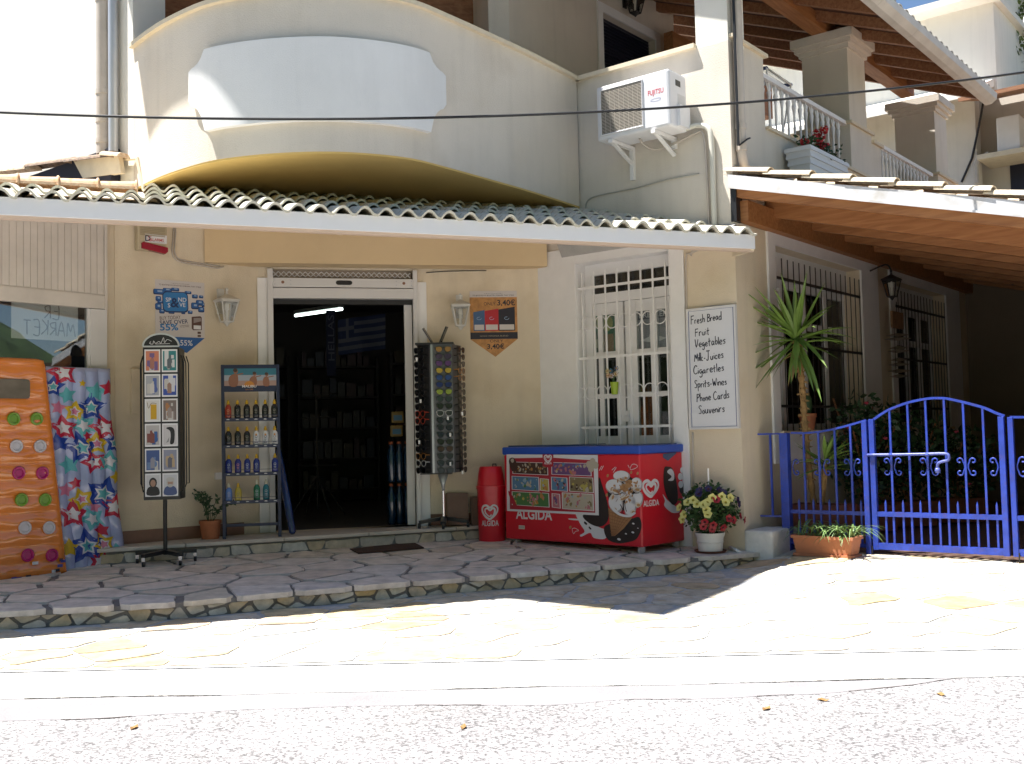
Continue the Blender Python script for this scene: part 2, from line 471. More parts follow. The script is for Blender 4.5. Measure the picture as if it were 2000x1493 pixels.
def poisson(box, r, rng, fixed=(), tries=4000, ax=1.0):
    S = list(fixed); x0, x1, y0, y1 = box
    for _ in range(tries):
        p = (rng.uniform(x0, x1), rng.uniform(y0, y1))
        if all(((p[0] - q[0]) * ax) ** 2 + (p[1] - q[1]) ** 2 > r * r for q in S): S.append(p)
    return S

asphalt = mat('asphalt', (0.37, 0.35, 0.35), 0.95, 0.22, 1.3, 1.0, 130, stain=(0.30, 0.285, 0.28))
def speckle(m, a, b, sc=210):
    t = m.node_tree; N = t.nodes.new; L = t.links.new; bs = t.nodes['Principled BSDF']
    tc = N('ShaderNodeTexCoord'); vo = N('ShaderNodeTexNoise'); vo.inputs['Scale'].default_value = sc; vo.inputs['Detail'].default_value = 3; L(tc.outputs['Object'], vo.inputs['Vector'])
    r = N('ShaderNodeMapRange'); r.inputs['From Min'].default_value = 0.36; r.inputs['From Max'].default_value = 0.56; r.inputs['To Min'].default_value = a; r.inputs['To Max'].default_value = b
    L(vo.outputs['Fac'], r.inputs['Value'])
    mx = N('ShaderNodeMix'); mx.data_type = 'RGBA'; mx.blend_type = 'MULTIPLY'; mx.inputs['Factor'].default_value = 1
    src = bs.inputs['Base Color'].links[0].from_socket
    L(src, mx.inputs['A']); L(r.outputs[0], mx.inputs['B']); L(mx.outputs['Result'], bs.inputs['Base Color'])
speckle(asphalt, 0.40, 1.2, 70)
concrete = mat('concrete', (0.66, 0.64, 0.60), 0.9, 0.08, 2.5, 0.4, 90, stain=(0.60, 0.57, 0.53))
cement = mat('cement_patch', (0.28, 0.265, 0.27), 0.9, 0.16, 3, 0.5, 70, stain=(0.24, 0.23, 0.235))
mortar_p = mat('terrace_mortar', (0.22, 0.205, 0.20), 0.95, 0.2, 20, 0.5, 90)
mortar_g = mat('pavement_mortar', (0.46, 0.465, 0.48), 0.95, 0.2, 20, 0.5, 90)
stone_p = mat('terrace_stone', (0.5, 0.4, 0.35), 0.75, 0.28, 8, 0.35, 30, rnd=[(0.68, 0.61, 0.57), (0.74, 0.66, 0.61), (0.66, 0.56, 0.49), (0.76, 0.69, 0.64), (0.69, 0.60, 0.50), (0.72, 0.67, 0.65)])
stone_g = mat('pavement_stone', (0.5, 0.4, 0.3), 0.8, 0.38, 7, 0.6, 26, rnd=[(0.58, 0.54, 0.47), (0.56, 0.50, 0.40), (0.60, 0.56, 0.50), (0.56, 0.42, 0.24), (0.58, 0.55, 0.50), (0.60, 0.52, 0.38), (0.58, 0.47, 0.28), (0.59, 0.55, 0.47), (0.57, 0.43, 0.21), (0.60, 0.57, 0.51), (0.50, 0.33, 0.17), (0.58, 0.54, 0.48), (0.59, 0.55, 0.47)], stain=(0.47, 0.36, 0.23))
stone_r = mat('riser_stone', (0.5, 0.45, 0.38), 0.85, 0.3, 10, 0.6, 35, rnd=[(0.62, 0.56, 0.48), (0.66, 0.61, 0.55), (0.60, 0.46, 0.30), (0.54, 0.49, 0.44), (0.62, 0.45, 0.24)])
marble = mat('tread_marble', (0.58, 0.51, 0.44), 0.5, 0.12, 6, 0.1, 60)
crack_m = mat('crack', (0.12, 0.10, 0.09), 0.95, 0.5, 8)

def sheet(name, x0, x1, y0, y1, zf, m, nx=1, ny=1, edge0=None, edge1=None, skirt=False):
    b = MB()
    vs = []; fs = []
    for j in range(ny + 1):
        for i in range(nx + 1):
            x = x0 + (x1 - x0) * i / nx; a = y0 + (edge0(x) if edge0 else 0); c = y1 + (edge1(x) if edge1 else 0)
            y = a + (c - a) * j / ny; vs.append((x, y, zf((x, y)) if callable(zf) else zf))
    for j in range(ny):
        for i in range(nx):
            k = j * (nx + 1) + i; fs.append((k, k + 1, k + nx + 2, k + nx + 1))
    b.mesh(vs, fs)
    if skirt:
        for i in range(nx):
            a, c = vs[i], vs[i + 1]; b.poly([(a[0], a[1], a[2] - 0.03), (c[0], c[1], c[2] - 0.03), c, a])
    return struct(b.build(name, m))
def nz1(x, f, a, o=0.0): return a * (noise.noise(Vector((x * f, o, 0.3))) + 0.5 * noise.noise(Vector((x * f * 3.1, o + 5, 0.7))))
sheet('ground', -400, 400, -400, 400, -0.5, mat('earth', (0.14, 0.12, 0.08), 0.95, 0.2, 0.4))
band_lo = lambda x: nz1(x, 0.9, 0.09, 1.0) + (0.30 * clamp((x - 0.9) / 1.2) if x > 0.9 else 0)
band_hi = lambda x: nz1(x, 0.7, 0.035, 2.0)
sheet('road', -90, 90, -12, 5.0, -0.123, asphalt, 4, 1)
sheet('cement_strip', -8, 2.05, 4.40, 4.70, -0.1215, cement, 400, 1, lambda x: min(band_lo(x), 0.29), band_hi, True)
sheet('kerb_strip', -40, 40, 4.70, 5.255, -0.118, concrete, 800, 1, band_hi, lambda x: nz1(x, 0.5, 0.012, 3.0), True)
def crack(name, f, x0, x1, z, wd, seed):
    b = MB(); r = random.Random(seed); n = int((x1 - x0) / 0.02); on = 0
    for i in range(n):
        if on <= 0:
            on = r.choice([4, 8, 14, 22]); gap = r.random() < 0.55
            wv = wd * r.uniform(0.3, 1.2)
        on -= 1
        if gap: continue
        xa, xb = x0 + i * 0.02, x0 + (i + 1) * 0.0200 + x0 * 0 + i * 0
        xb = x0 + (i + 1) * 0.02
        ya, yb = f(xa), f(xb); h = wv * r.uniform(0.5, 1.3) / 2
        b.poly([(xa, ya - h, z), (xb, yb - h, z), (xb, yb + h, z), (xa, ya + h, z)])
    o = b.build(name, crack_m); struct(o)
crack('kerb_crack', lambda x: 4.70 + band_hi(x) + nz1(x, 9, 0.006, 8), -3.4, 2.6, -0.1165, 0.006, 3)
crack('cement_crack', lambda x: 4.40 + min(band_lo(x), 0.29) + nz1(x, 8, 0.008, 9), -3.0, 2.2, -0.1200, 0.008, 4)
crack('pavement_crack', lambda x: 5.255 + nz1(x, 0.5, 0.012, 3.0), -3.4, 2.8, -0.106, 0.005, 5)

# pavement of flat irregular stones between the kerb strip and the terrace
pb = MB()
nx, ny = 60, 24; vs = []; fs = []
for j in range(ny + 1):
    for i in range(nx + 1):
        x = -7 + 16.0 * i / nx; y = 5.23 + (15.5 - 5.23) * (j / ny) ** 1.5; vs.append((x, y, zpave((x, y)) - 0.001))
for j in range(ny):
    for i in range(nx):
        k = j * (nx + 1) + i; fs.append((k, k + 1, k + nx + 2, k + nx + 1))
pb.mesh(vs, fs)
pavement = struct(pb.build('pavement', mortar_g))
rng = random.Random(11)
def in_pave(p):                                  # the part the photograph shows
    if p[1] < 5.3 or p[1] > 9.3: return False
    if abs(p[0]) / p[1] > 0.58: return False
    # in front of the terrace
    d = None
    for s in range(0, 140):
        q = edge_pt(EL[-1] * s / 139.0, 0)
        if abs(q.x - p[0]) < 0.06: d = p[1] - q.y
    if p[0] < 1.95 and (d is None or d > -0.03): return False
    if p[0] >= 1.95:                             # up to the gate
        g = Vector((p[0] - 2.27, p[1] - 8.67)); n = Vector((0.627, 0.779))
        if g.dot(n) > 0.25: return False
    return True
seeds = poisson((-4.2, 4.6, 5.31, 9.2), 0.245, rng, tries=9000, ax=0.78)
cells = voronoi(seeds, (-4.4, 4.8, 5.275, 9.6), 0.026, rng, 0.9)
keep = []
for P in cells:
    cx = sum(p[0] for p in P) / len(P); cy = sum(p[1] for p in P) / len(P)
    if in_pave((cx, cy)): keep.append((cy, P))
keep.sort(key=lambda a: a[0])
for cy, P in keep[:298]:
    Q = rough_poly(P, rng, 0.02, 0.2); b = MB(); h = rng.uniform(0.0015, 0.0045)
    c = (sum(p[0] for p in Q) / len(Q), sum(p[1] for p in Q) / len(Q))
    b.slab(Q, lambda p: zpave(p) - 0.02, lambda p: zpave(p) + h)
    b.build('paving_stone', stone_g, pavement)

# terrace in front of the shop
tb = MB()
n = 90
lo = [edge_pt(EL[-1] * i / n, 0.02) for i in range(n + 1)]; hi = [edge_pt(EL[-1] * i / n, 3.4) for i in range(n + 1)]
for i in range(n):
    z = lambda p: zplat(p) - 0.012
    tb.poly([(*lo[i], z(lo[i])), (*lo[i + 1], z(lo[i + 1])), (*hi[i + 1], z(hi[i + 1])), (*hi[i], z(hi[i]))])
    tb.poly([(*lo[i], -0.2), (*lo[i + 1], -0.2), (*lo[i + 1], z(lo[i + 1])), (*lo[i], z(lo[i]))])
terrace = struct(tb.build('terrace', mortar_p))
rng = random.Random(5)
fx = []
s = 0.2
while s < EL[-1]:
    fx.append((s, 0.13 + rng.uniform(-0.03, 0.05))); s += rng.uniform(0.30, 0.52)
seeds = poisson((0, EL[-1], 0.36, 2.3), 0.255, rng, fx, 6000, 0.72)
cells = voronoi(seeds, (-0.1, EL[-1] + 0.1, -0.03, 2.3), 0.030, rng, 0.75)
keep = []
for P in cells:
    cx = sum(p[0] for p in P) / len(P); cy = sum(p[1] for p in P) / len(P)
    q = edge_pt(cx, cy)
    if q.x < -4.2 or (cy > 0.4 and q.x < -3.9): continue
    keep.append((cy, P))
keep.sort(key=lambda a: a[0])
for cy, P in keep[:280]:
    Q = rough_poly(P, rng, 0.02, 0.17)
    W = []
    for p in Q:
        q = edge_pt(p[0], max(p[1], -0.03)); W.append((q.x, q.y))
    b = MB(); h = rng.uniform(0.0, 0.005); th = 0.035 if cy < 0.3 else 0.02
    b.slab(W, lambda p: zplat(p) - th, lambda p: zplat(p) + h)
    b.build('paving_stone', stone_p, terrace, bevel=0.004 if cy < 0.3 else 0)
def riser(parent, ptf, L, z0f, z1f, seed, r, out=0.015):
    rg = random.Random(seed)
    S = poisson((0, L, -0.01, 0.11), r, rg, tries=2500, ax=0.62)
    C = voronoi(S, (0, L, 0.0, 0.10), 0.022, rg, 0.8)
    for P in C[:290]:
        Q = rough_poly(P, rg, 0.008, 0.2); h = rg.uniform(0.006, out + 0.008)
        b = MB(); A = []; B = []
        for p in Q:
            z0, z1 = z0f(p[0]), z1f(p[0]); z = z0 + (z1 - z0) * p[1] / 0.10
            a = ptf(p[0], -h); c = ptf(p[0], 0.02); A.append((a.x, a.y, z)); B.append((c.x, c.y, z))
        k = len(A); ia = [b._a(p) for p in A]; ib = [b._a(p) for p in B]
        b.f.append(ia); b.m.append(0)
        for i in range(k):
            j = (i + 1) % k; b.f.append([ia[j], ia[i], ib[i], ib[j]]); b.m.append(0)
        b.build('riser_stone', stone_r, parent)
riser(terrace, lambda s, d: edge_pt(s, 0.02 + d), EL[-1] - 0.05, lambda s: zpave(edge_pt(s, 0)) + 0.002, lambda s: zplat(edge_pt(s, 0)) - 0.04, 21, 0.075)

# the step along the shop front
S0, S1 = Vector((-3.32, 8.26)), Vector((0.16, 9.86))
SU = (S1 - S0).normalized(); SI = Vector((-SU.y, SU.x)); SL = (S1 - S0).length
stp = MB()
def sp(s, d, z): q = S0 + SU * s + SI * d; return (q.x, q.y, z)
stp.poly([sp(0, 0.025, -0.05), sp(SL, 0.025, -0.05), sp(SL, 0.025, 0.146), sp(0, 0.025, 0.146)])
stp.poly([sp(0, 0.025, 0.146), sp(SL, 0.025, 0.146), sp(SL, 1.6, 0.146), sp(0, 1.6, 0.146)])
stp.poly([sp(0, 0.025, -0.05), sp(0, 0.025, 0.146), sp(0, 1.6, 0.146), sp(0, 1.6, -0.05)])
step = struct(stp.build('shop_step', mortar_p))
s = 0.0
rng = random.Random(3)
while s < SL - 0.05:
    l = min(rng.uniform(0.62, 0.95), SL - s); b = MB()
    q = [S0 + SU * a + SI * d for a, d in ((s + 0.003, -0.012), (s + l - 0.003, -0.012), (s + l - 0.003, 0.5), (s + 0.003, 0.5))]
    b.slab([(p.x, p.y) for p in q], 0.15, 0.18)
    b.build('tread_slab', marble, step, bevel=0.004); s += l
rg = random.Random(9); s = 0.01
while s < SL - 0.06:                             # cut stones set in one row under the tread
    l = min(rg.uniform(0.13, 0.32), SL - s - 0.01); b = MB()
    k0, k1 = rg.uniform(-0.02, 0.02), rg.uniform(-0.02, 0.02)
    z0 = zplat(S0 + SU * s) + 0.006; z1 = 0.140 - rg.uniform(0, 0.012); h = rg.uniform(0.004, 0.014)
    P = [(s + 0.008 + k0, z0), (s + l - 0.008 + k1, z0), (s + l - 0.008 - k1, z1), (s + 0.008 - k0, z1)]
    P = rough_poly(P, rg, 0.008, 0.14)
    A = [sp(p[0], 0.025 - h, p[1]) for p in P]; B = [sp(p[0], 0.05, p[1]) for p in P]; kk = len(P)
    ia = [b._a(p) for p in A]; ib = [b._a(p) for p in B]
    b.f.append(ia); b.m.append(0)
    for i in range(kk):
        j = (i + 1) % kk; b.f.append([ia[j], ia[i], ib[i], ib[j]]); b.m.append(0)
    b.build('riser_stone', stone_r, step); s += l
pf = MB()
_g = Vector((2.27, 8.67, 0)); _c0 = Vector((1.867, 8.562, 0))
_q = [_c0 + FA.u * 0.15 + NA * -0.2, _g + UB * -0.35 + FA.u * 0.06, _g + UB * 4.5 + FA.u * 0.06, _g + UB * 4.5 + FA.u * 9, _c0 + FA.u * 9]
pf.slab([(p.x, p.y) for p in _q], -0.1, 0.006)
struct(pf.build('porch_floor', mat('porch_tile', (0.16, 0.095, 0.07), 0.6, 0.2, 4)))
# unseen green slope, reflected in the panes, made close and steep to block skylight
hb = MB(); vs = []; fs = []
HP = [(-6.0, -0.3), (-7.5, 1.6), (-9.0, 4.5), (-11.0, 8.0), (-14.0, 11.5), (-20.0, 14.5), (-40.0, 18.0)]
for j, (y, z) in enumerate(HP):
    for i in range(81):
        x = -100 + 2.5 * i; q = noise.noise(Vector((x * 0.16, y * 0.3, 1))); vs.append((x, y + 1.2 * q * (j > 0), z + (1.6 * q * j * 0.35 if j else 0)))
for j in range(6):
    for i in range(80):
        k = j * 81 + i; fs.append((k + 1, k, k + 81, k + 82))
hb.mesh(vs, fs); struct(hb.build('hill', mat('hill_scrub', (0.05, 0.085, 0.03), 0.95, 0.5, 0.5), smooth=True))
# ================================================================== THE SHOP BUILDING
shop = thing('shop_building', 'cream two storey shop building with a bowed balcony over a recessed corner entrance', 'building', (CORN[0], CORN[1], 0))
def part(b, name, m, F=None, parent=None, **k): return b.build(name, m, shop if parent is None else parent, FB if F is None else F, **k)
WORLD = Matrix.Identity(4)

# ---- window wall (B)
WU0, WU1, WZ0, WZ1 = -1.615, -0.612, 0.12, 2.57
b = MB(); wall_grid(b, -2.06, 0.0, -0.2, 2.62, [(WU0, WU1, WZ0, WZ1)], 0.30)
part(b, 'wall', cream)
b = MB(); b.box(-2.06, 0.0, 0.0, 0.30, 2.62, 4.25); part(b, 'wall', cream_up)
b = MB()                                          # white surround, proud of the wall
b.box(-2.04, WU0, -0.022, 0.0, -0.05, 2.712); b.box(WU1, -0.478, -0.022, 0.0, -0.05, 2.712); b.box(WU0, WU1, -0.022, 0.0, WZ1, 2.712)
b.box(WU0, WU0 + 0.012, -0.02, 0.16, WZ0, WZ1); b.box(WU1 - 0.012, WU1, -0.02, 0.16, WZ0, WZ1); b.box(WU0, WU1, -0.02, 0.16, WZ1 - 0.012, WZ1)
part(b, 'window_surround', white_p, bevel=0.004)
win = MB()
OFF = 0.13
def cu(cx, cy, off=OFF): return FB.px(1020 + cx / 3.317, 450 + cy / 3.317, off)
uL = WU0 + 0.012; uR = WU1 - 0.012
t0 = cu(700, 365)[1]; 
ZT0, ZT1 = cu(660, 392)[1], cu(660, 268)[1]       # transom glass
def win_frame():
    b = MB(); y0, y1 = OFF, OFF + 0.05
    zt = WZ1 - 0.012
    g0, _ = cu(362, 360); 
    b.box(uL, uR, y0, y1, ZT1, zt); b.box(uL, uL + 0.075, y0, y1, WZ0, ZT1); b.box(uR - 0.012, uR, y0, y1, WZ0, ZT1)
    b.box(uL + 0.075, uR - 0.012, y0, y1, ZT0 - 0.09, ZT0)
    return b, ZT0 - 0.09
wf, DT = win_frame()
window = part(wf, 'window', white_p, bevel=0.003)
def cols(cx): return cu(cx, 700)[0]
dz = [(cu(500, 790)[1], cu(500, 550)[1]), (cu(500, 1062)[1], cu(500, 820)[1]), (cu(500, 1335)[1], cu(500, 1092)[1])]
for a0, a1, pc in ((uL + 0.078, cols(652), [(403, 487), (515, 598)]), (cols(664), uR - 0.015, [(735, 825), (868, 940)])):
    d = MB(); y0, y1 = OFF + 0.012, OFF + 0.05
    us = [(cols(p), cols(q)) for p, q in pc]
    ed = [a0] + [x for p in us for x in p] + [a1]
    for i in range(0, len(ed), 2): d.box(ed[i], ed[i + 1], y0, y1, WZ0 + 0.004, DT - 0.004)
    zs = [WZ0 + 0.004] + [x for p in reversed(dz) for x in p] + [DT - 0.004]
    for (p, q) in us:
        for i in range(0, len(zs), 2): d.box(p, q, y0 + 0.004, y1 - 0.004, zs[i], zs[i + 1])
    part(d, 'door_leaf', white_p, parent=window)
    g = MB()
    for p, q in us:
        for z0, z1 in dz: g.box(p, q, OFF + 0.028, OFF + 0.034, z0, z1)
    part(g, 'pane', pane, parent=window)
g = MB(); g.box(uL + 0.075, uR - 0.012, OFF + 0.024, OFF + 0.03, ZT0, ZT1); part(g, 'pane', pane, parent=window)
b = MB(); b.box(cols(655), cols(680), OFF - 0.012, OFF + 0.012, cu(660, 1240)[1], cu(660, 1170)[1]); b.tube([(cols(668), OFF - 0.01, cu(660, 1200)[1]), (cols(668), OFF - 0.045, cu(660, 1200)[1]), (cols(690), OFF - 0.045, cu(660, 1200)[1])], 0.007); part(b, 'handle', white_p, parent=window)
# grille of welded bars and rings
GY = 0.02
def gu(cx, cy): return FB.px(1020 + cx / 3.317, 450 + cy / 3.317, GY)
b = MB(); gxs = [gu(x, 900)[0] for x in (330, 402, 477, 552, 628, 706, 784, 862, 945)]
gz0, gz1 = 0.66, ZT1 + 0.02
hz_ = [gu(600, 352)[1], gu(620, 815)[1], gu(620, 1275)[1]]
grille = None
b.box(WU0 - 0.07, WU1, GY - 0.006, GY + 0.006, hz_[1] - 0.011, hz_[1] + 0.011)
grille = part(b, 'grille', white_p)
for z in (hz_[0], hz_[2]):
    b = MB(); b.box(WU0 - 0.07, WU1, GY - 0.006, GY + 0.006, z - 0.011, z + 0.011); part(b, 'cross_bar', white_p, parent=grille)
for x in gxs:
    b = MB(); b.box(x - 0.0065, x + 0.0065, GY - 0.007, GY + 0.006, gz0, gz1); part(b, 'bar', white_p, parent=grille)
for zc in (gu(500, 600)[1], gu(500, 1050)[1]):
    for x0, x1 in zip(gxs, gxs[1:]):
        r = (x1 - x0) / 2 - 0.004; b = MB()
        b.tube([((x0 + x1) / 2 + r * math.cos(k * math.pi / 10), GY, zc + r * math.sin(k * math.pi / 10)) for k in range(20)], 0.0048, 5, closed=True); part(b, 'ring', white_p, parent=grille, smooth=True)
# room behind the window
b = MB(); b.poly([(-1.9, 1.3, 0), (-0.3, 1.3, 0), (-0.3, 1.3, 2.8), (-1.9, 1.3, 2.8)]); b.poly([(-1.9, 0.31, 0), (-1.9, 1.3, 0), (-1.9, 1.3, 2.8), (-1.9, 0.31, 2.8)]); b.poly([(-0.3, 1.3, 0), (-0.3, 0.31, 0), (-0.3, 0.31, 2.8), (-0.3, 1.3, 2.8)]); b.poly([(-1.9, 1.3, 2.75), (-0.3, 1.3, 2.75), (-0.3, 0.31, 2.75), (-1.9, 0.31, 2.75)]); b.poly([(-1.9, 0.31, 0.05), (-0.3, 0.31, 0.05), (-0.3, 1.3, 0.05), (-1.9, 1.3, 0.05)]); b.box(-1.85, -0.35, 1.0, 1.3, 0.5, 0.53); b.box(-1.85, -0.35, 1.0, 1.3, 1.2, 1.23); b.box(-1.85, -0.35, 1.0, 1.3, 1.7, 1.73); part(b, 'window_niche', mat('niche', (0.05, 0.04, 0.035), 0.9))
# (open the front of the niche: build as inward faces only)

# ---- return piece and concave entrance walls
b = MB(); FR = between(P3, P4); L34 = math.dist(P3, P4); b.box(0, L34, 0, 0.1, -0.1, 3.19); part(b, 'wall', cream, FR)
L1 = math.dist(P0, P1); b = MB(); b.box(-0.05, L1, 0.0, 0.14, -0.1, 3.19); part(b, 'wall', cream, FW1)
b = MB(); b.box(0.0, L1 - 0.16, -0.012, 0.0, 0.18, 0.285); part(b, 'skirting', mat('skirting_tile', (0.22, 0.11, 0.07), 0.5, 0.15, 8), FW1)
L2 = math.dist(P2, P3); b = MB(); b.box(0.0, L2 + 0.02, 0.0, 0.14, -0.1, 3.19); part(b, 'wall', cream, FW2)
b = MB(); b.box(0.05, L2, -0.012, 0.0, 0.18, 0.285); part(b, 'skirting', MATS['skirting_tile'], FW2)
LD = math.dist(P1, P2)
dpx = lambda x, y, o=0.0: FD.px(x, y, o)
dl, dr = dpx(536, 800)[0], dpx(810, 800)[0]
zl = (dpx(536, 581)[1] + dpx(806, 588)[1]) / 2
b = MB(); wall_grid(b, 0, LD, -0.1, 3.19, [(dl - 0.02, dr + 0.02, 0.18, 2.56)], 0.14); part(b, 'wall', cream, FD)
# door: outer boards, frame, shutter box with grille
df = MB(); jl0, jl1 = dpx(505, 800)[0], dpx(525, 800)[0]; jr0, jr1 = dpx(818, 800)[0], dpx(832, 780)[0]
df.box(jl0, jl1, -0.02, 0.0, 0.18, dpx(505, 543)[1]); door_frame = part(df, 'door_frame', white_p, FD, bevel=0.003)
df = MB(); df.box(jr0, jr1 + 0.02, -0.02, 0.0, 0.18, dpx(825, 552)[1]); part(df, 'frame_board', white_p, FD, parent=door_frame, bevel=0.003)
fr = MB(); fr.box(jl1, dl, -0.05, 0.02, 0.18, 2.555); part(fr, 'jamb', alu, FD, parent=door_frame, bevel=0.003)
fr = MB(); fr.box(dr, jr0, -0.05, 0.02, 0.18, 2.555); part(fr, 'jamb', alu, FD, parent=door_frame, bevel=0.003)
zg0 = dpx(670, 543)[1]; zb0 = dpx(670, 563)[1]
h = MB(); h.box(dl, dr, -0.045, 0.02, zb0, zg0 - 0.012); h.box(dl, dr, -0.05, 0.03, zl, zb0 - 0.008)
um = (dl + dr) / 2
part(h, 'shutter_bar', alu, FD, parent=door_frame, bevel=0.003)
b = MB(); b.disc(um - 0.05, (zb0 + zg0) / 2 - 0.005, 0.025, 0.021, -0.0475); b.disc(um + 0.05, (zb0 + zg0) / 2 - 0.005, 0.025, 0.021, -0.0475); b.rect(um - 0.05, um + 0.05, (zb0 + zg0) / 2 - 0.026, (zb0 + zg0) / 2 + 0.016, -0.0477)
for k in (-1, 1):
    b.disc(um + k * 0.55, (zb0 + zg0) / 2 - 0.005, 0.014, 0.014, -0.0475, 1)
    for dx in (-0.07, 0.07):
        for dz_ in (-0.018, 0.018): b.disc(um + k * 0.55 + dx, (zb0 + zg0) / 2 - 0.005 + dz_, 0.006, 0.006, -0.0475, 2, 8)
part(b, 'slot', [black, mat('rust', (0.25, 0.12, 0.07), 0.7), grey_alu], FD, parent=door_frame)
lat = MB()
zt = 2.55; hh = zt - zg0; pw = (dr - dl) / 13.2
for row in (0, 1):
    P = []; n = 14
    for sgn in (1, -1):
        P = []
        for i in range(0, 28):
            x = dl + i * pw / 2
            if x > dr: break
            ph = (i % 2) * 2 - 1
            P.append((x, -0.01 * sgn * 0.3, zg0 + hh * (0.42 + 0.36 * ph * sgn)))
        lat.tube(P, 0.006, 4)
    break
part(lat, 'shutter_lattice', alu, FD, parent=door_frame)
b = MB(); b.box(dl, dr, 0.06, 0.09, zg0 - 0.02, 2.56); part(b, 'shutter_roll', mat('roll', (0.40, 0.33, 0.26), 0.7), FD, parent=door_frame)
b = MB(); b.box(dr - 0.075, dr - 0.004, 0.05, 0.09, 0.19, zl - 0.04); part(b, 'sliding_door_edge', alu, FD, parent=door_frame)
b = MB(); b.box(dl, dr, 0.03, 0.12, zl - 0.045, zl); part(b, 'door_header', mat('header_black', (0.02, 0.02, 0.02), 0.5), FD, parent=door_frame)
# beam carrying the balcony, chord across the recess
LC = math.dist(BL, BR)
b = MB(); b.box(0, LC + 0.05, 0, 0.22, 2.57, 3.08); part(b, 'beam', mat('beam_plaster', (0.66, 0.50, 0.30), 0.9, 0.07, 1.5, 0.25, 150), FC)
b = MB(); cps = [BL, BR, P4, P3, P2, P1]
_o = FC.i * 0.12; b.slab([(p[0] + _o.x * (k < 2), p[1] + _o.y * (k < 2)) for k, p in enumerate(cps)], 2.60, 2.66); part(b, 'recess_ceiling', white_wall, WORLD)

# ---- left wing with its shop window
def lp(x, y, o=0.0): return FL.px(x, y, o)
uj = lp(208, 700)[0]; uw = lp(240, 800)[0]; ug = lp(176, 650)[0]
b = MB(); b.box(uj, uw, 0.02, 0.2, -0.2, 2.98); part(b, 'wall', cream, FL)
for z0, z1 in ((-0.2, 1.25), (2.3, 2.98)):
    b = MB(); b.box(-4.2, uj, 0.05, 0.25, z0, z1 + 0.07 * (z0 > 0)); part(b, 'wall', cream, FL)
zs0, zs1 = 2.215, 2.85
b = MB(); n = 20
b.box(-4.2, uj - 0.02, 0.0, 0.05, zs0, zs1)
for i in range(24):
    x = uj - 0.03 - i * 0.055; b.box(x - 0.0515, x - 0.0035, -0.006, 0.0, zs0 + 0.012, zs1 - 0.01)
b.box(uj - 0.022, uj, -0.02, 0.05, 2.10, zs1); b.box(-4.2, uj - 0.022, -0.012, 0.04, 2.105, zs0)
shopwin = part(b, 'shop_window', mat('old_white', (0.66, 0.60, 0.54), 0.55, 0.1, 5), FL)
b = MB(); b.box(ug, uj, -0.01, 0.05, 1.24, 2.10); b.box(ug, uj, 0.0, 0.04, 0.0, 1.24); b.box(-4.2, ug, 0.0, 0.05, 1.24, 1.30); b.box(-4.2, uj, 0.01, 0.05, -0.05, 1.24); b.box(ug - 0.02, ug, 0.004, 0.05, 1.30, 2.10, 0); part(b, 'window_frame', alu, FL, parent=shopwin)
b = MB(); b.box(-4.2, ug - 0.02, 0.02, 0.026, 1.30, 2.10); part(b, 'pane', glass('shop_glass', (0.9, 0.92, 0.92), 0.0, 3.0), FL, parent=shopwin)
b = MB(); wv = [(-4.2, 0.3, 1.1), (uj, 0.3, 1.1), (uj, 0.3, 2.3), (-4.2, 0.3, 2.3)]
b.poly([(-4.2, 0.9, 1.0), (uj, 0.9, 1.0), (uj, 0.9, 2.4), (-4.2, 0.9, 2.4)]); b.poly([(-4.2, 0.2, 2.35), (-4.2, 0.9, 2.35), (uj, 0.9, 2.35), (uj, 0.2, 2.35)]); b.poly([(-4.2, 0.2, 1.1), (uj, 0.2, 1.1), (uj, 0.9, 1.1), (-4.2, 0.9, 1.1)]); b.poly([(uj, 0.2, 1.0), (uj, 0.9, 1.0), (uj, 0.9, 2.4), (uj, 0.2, 2.4)]); part(b, 'window_niche', mat('navy_cloth', (0.03, 0.04, 0.09), 0.9, 0.3, 2), FL)

# ---- bowed balcony
ctrl = [(-3.06, 8.46), (-2.80, 8.165), (-2.56, 7.93), (-2.22, 7.665), (-1.92, 7.54), (-1.60, 7.475), (-1.28, 7.475), (-0.98, 7.56), (-0.70, 7.72), (-0.44, 8.02), (-0.14, 8.40), (0.22, 8.87), (0.66, 9.51)]
bow = [Vector((p.x, p.y)) for p in smooth_line([(a, c, 0) for a, c in ctrl], 4)]
def offs(P, d):
    out = []
    for i in range(len(P)):
        a = P[max(0, i - 1)]; c = P[min(len(P) - 1, i + 1)]; t = (c - a).normalized(); out.append(P[i] + Vector((t.y, -t.x)) * d)
    return out
def ring(b, A, B, z0, z1, m=0, ends=True):
    n = len(A)
    for i in range(n - 1):
        a, c, d, e = A[i], A[i + 1], B[i], B[i + 1]
        b.poly([(*a, z0), (*c, z0), (*c, z1), (*a, z1)], m); b.poly([(*e, z0), (*d, z0), (*d, z1), (*e, z1)], m)
        b.poly([(*a, z1), (*c, z1), (*e, z1), (*d, z1)], m); b.poly([(*c, z0), (*a, z0), (*d, z0), (*e, z0)], m)
    if ends:
        for i in (0, n - 1): b.poly([(*A[i], z0), (*A[i], z1), (*B[i], z1), (*B[i], z0)], m)
BZ0, BZ1 = 3.07, 4.25
b = MB(); ring(b, bow, offs(bow, -0.14), BZ0 + 0.014, BZ1); parapet = part(b, 'balcony_parapet', cream_up, WORLD, autosmooth=30, smooth=True)
b = MB(); ring(b, offs(bow, 0.04), offs(bow, -0.18), BZ1, BZ1 + 0.035); part(b, 'coping', stone_cap, WORLD, parent=parapet)
b = MB(); inner = offs(bow, -0.14)
back = [(0.66, 10.4), (-0.2, 10.6), (-3.3, 9.6), (-3.5, 8.9)]
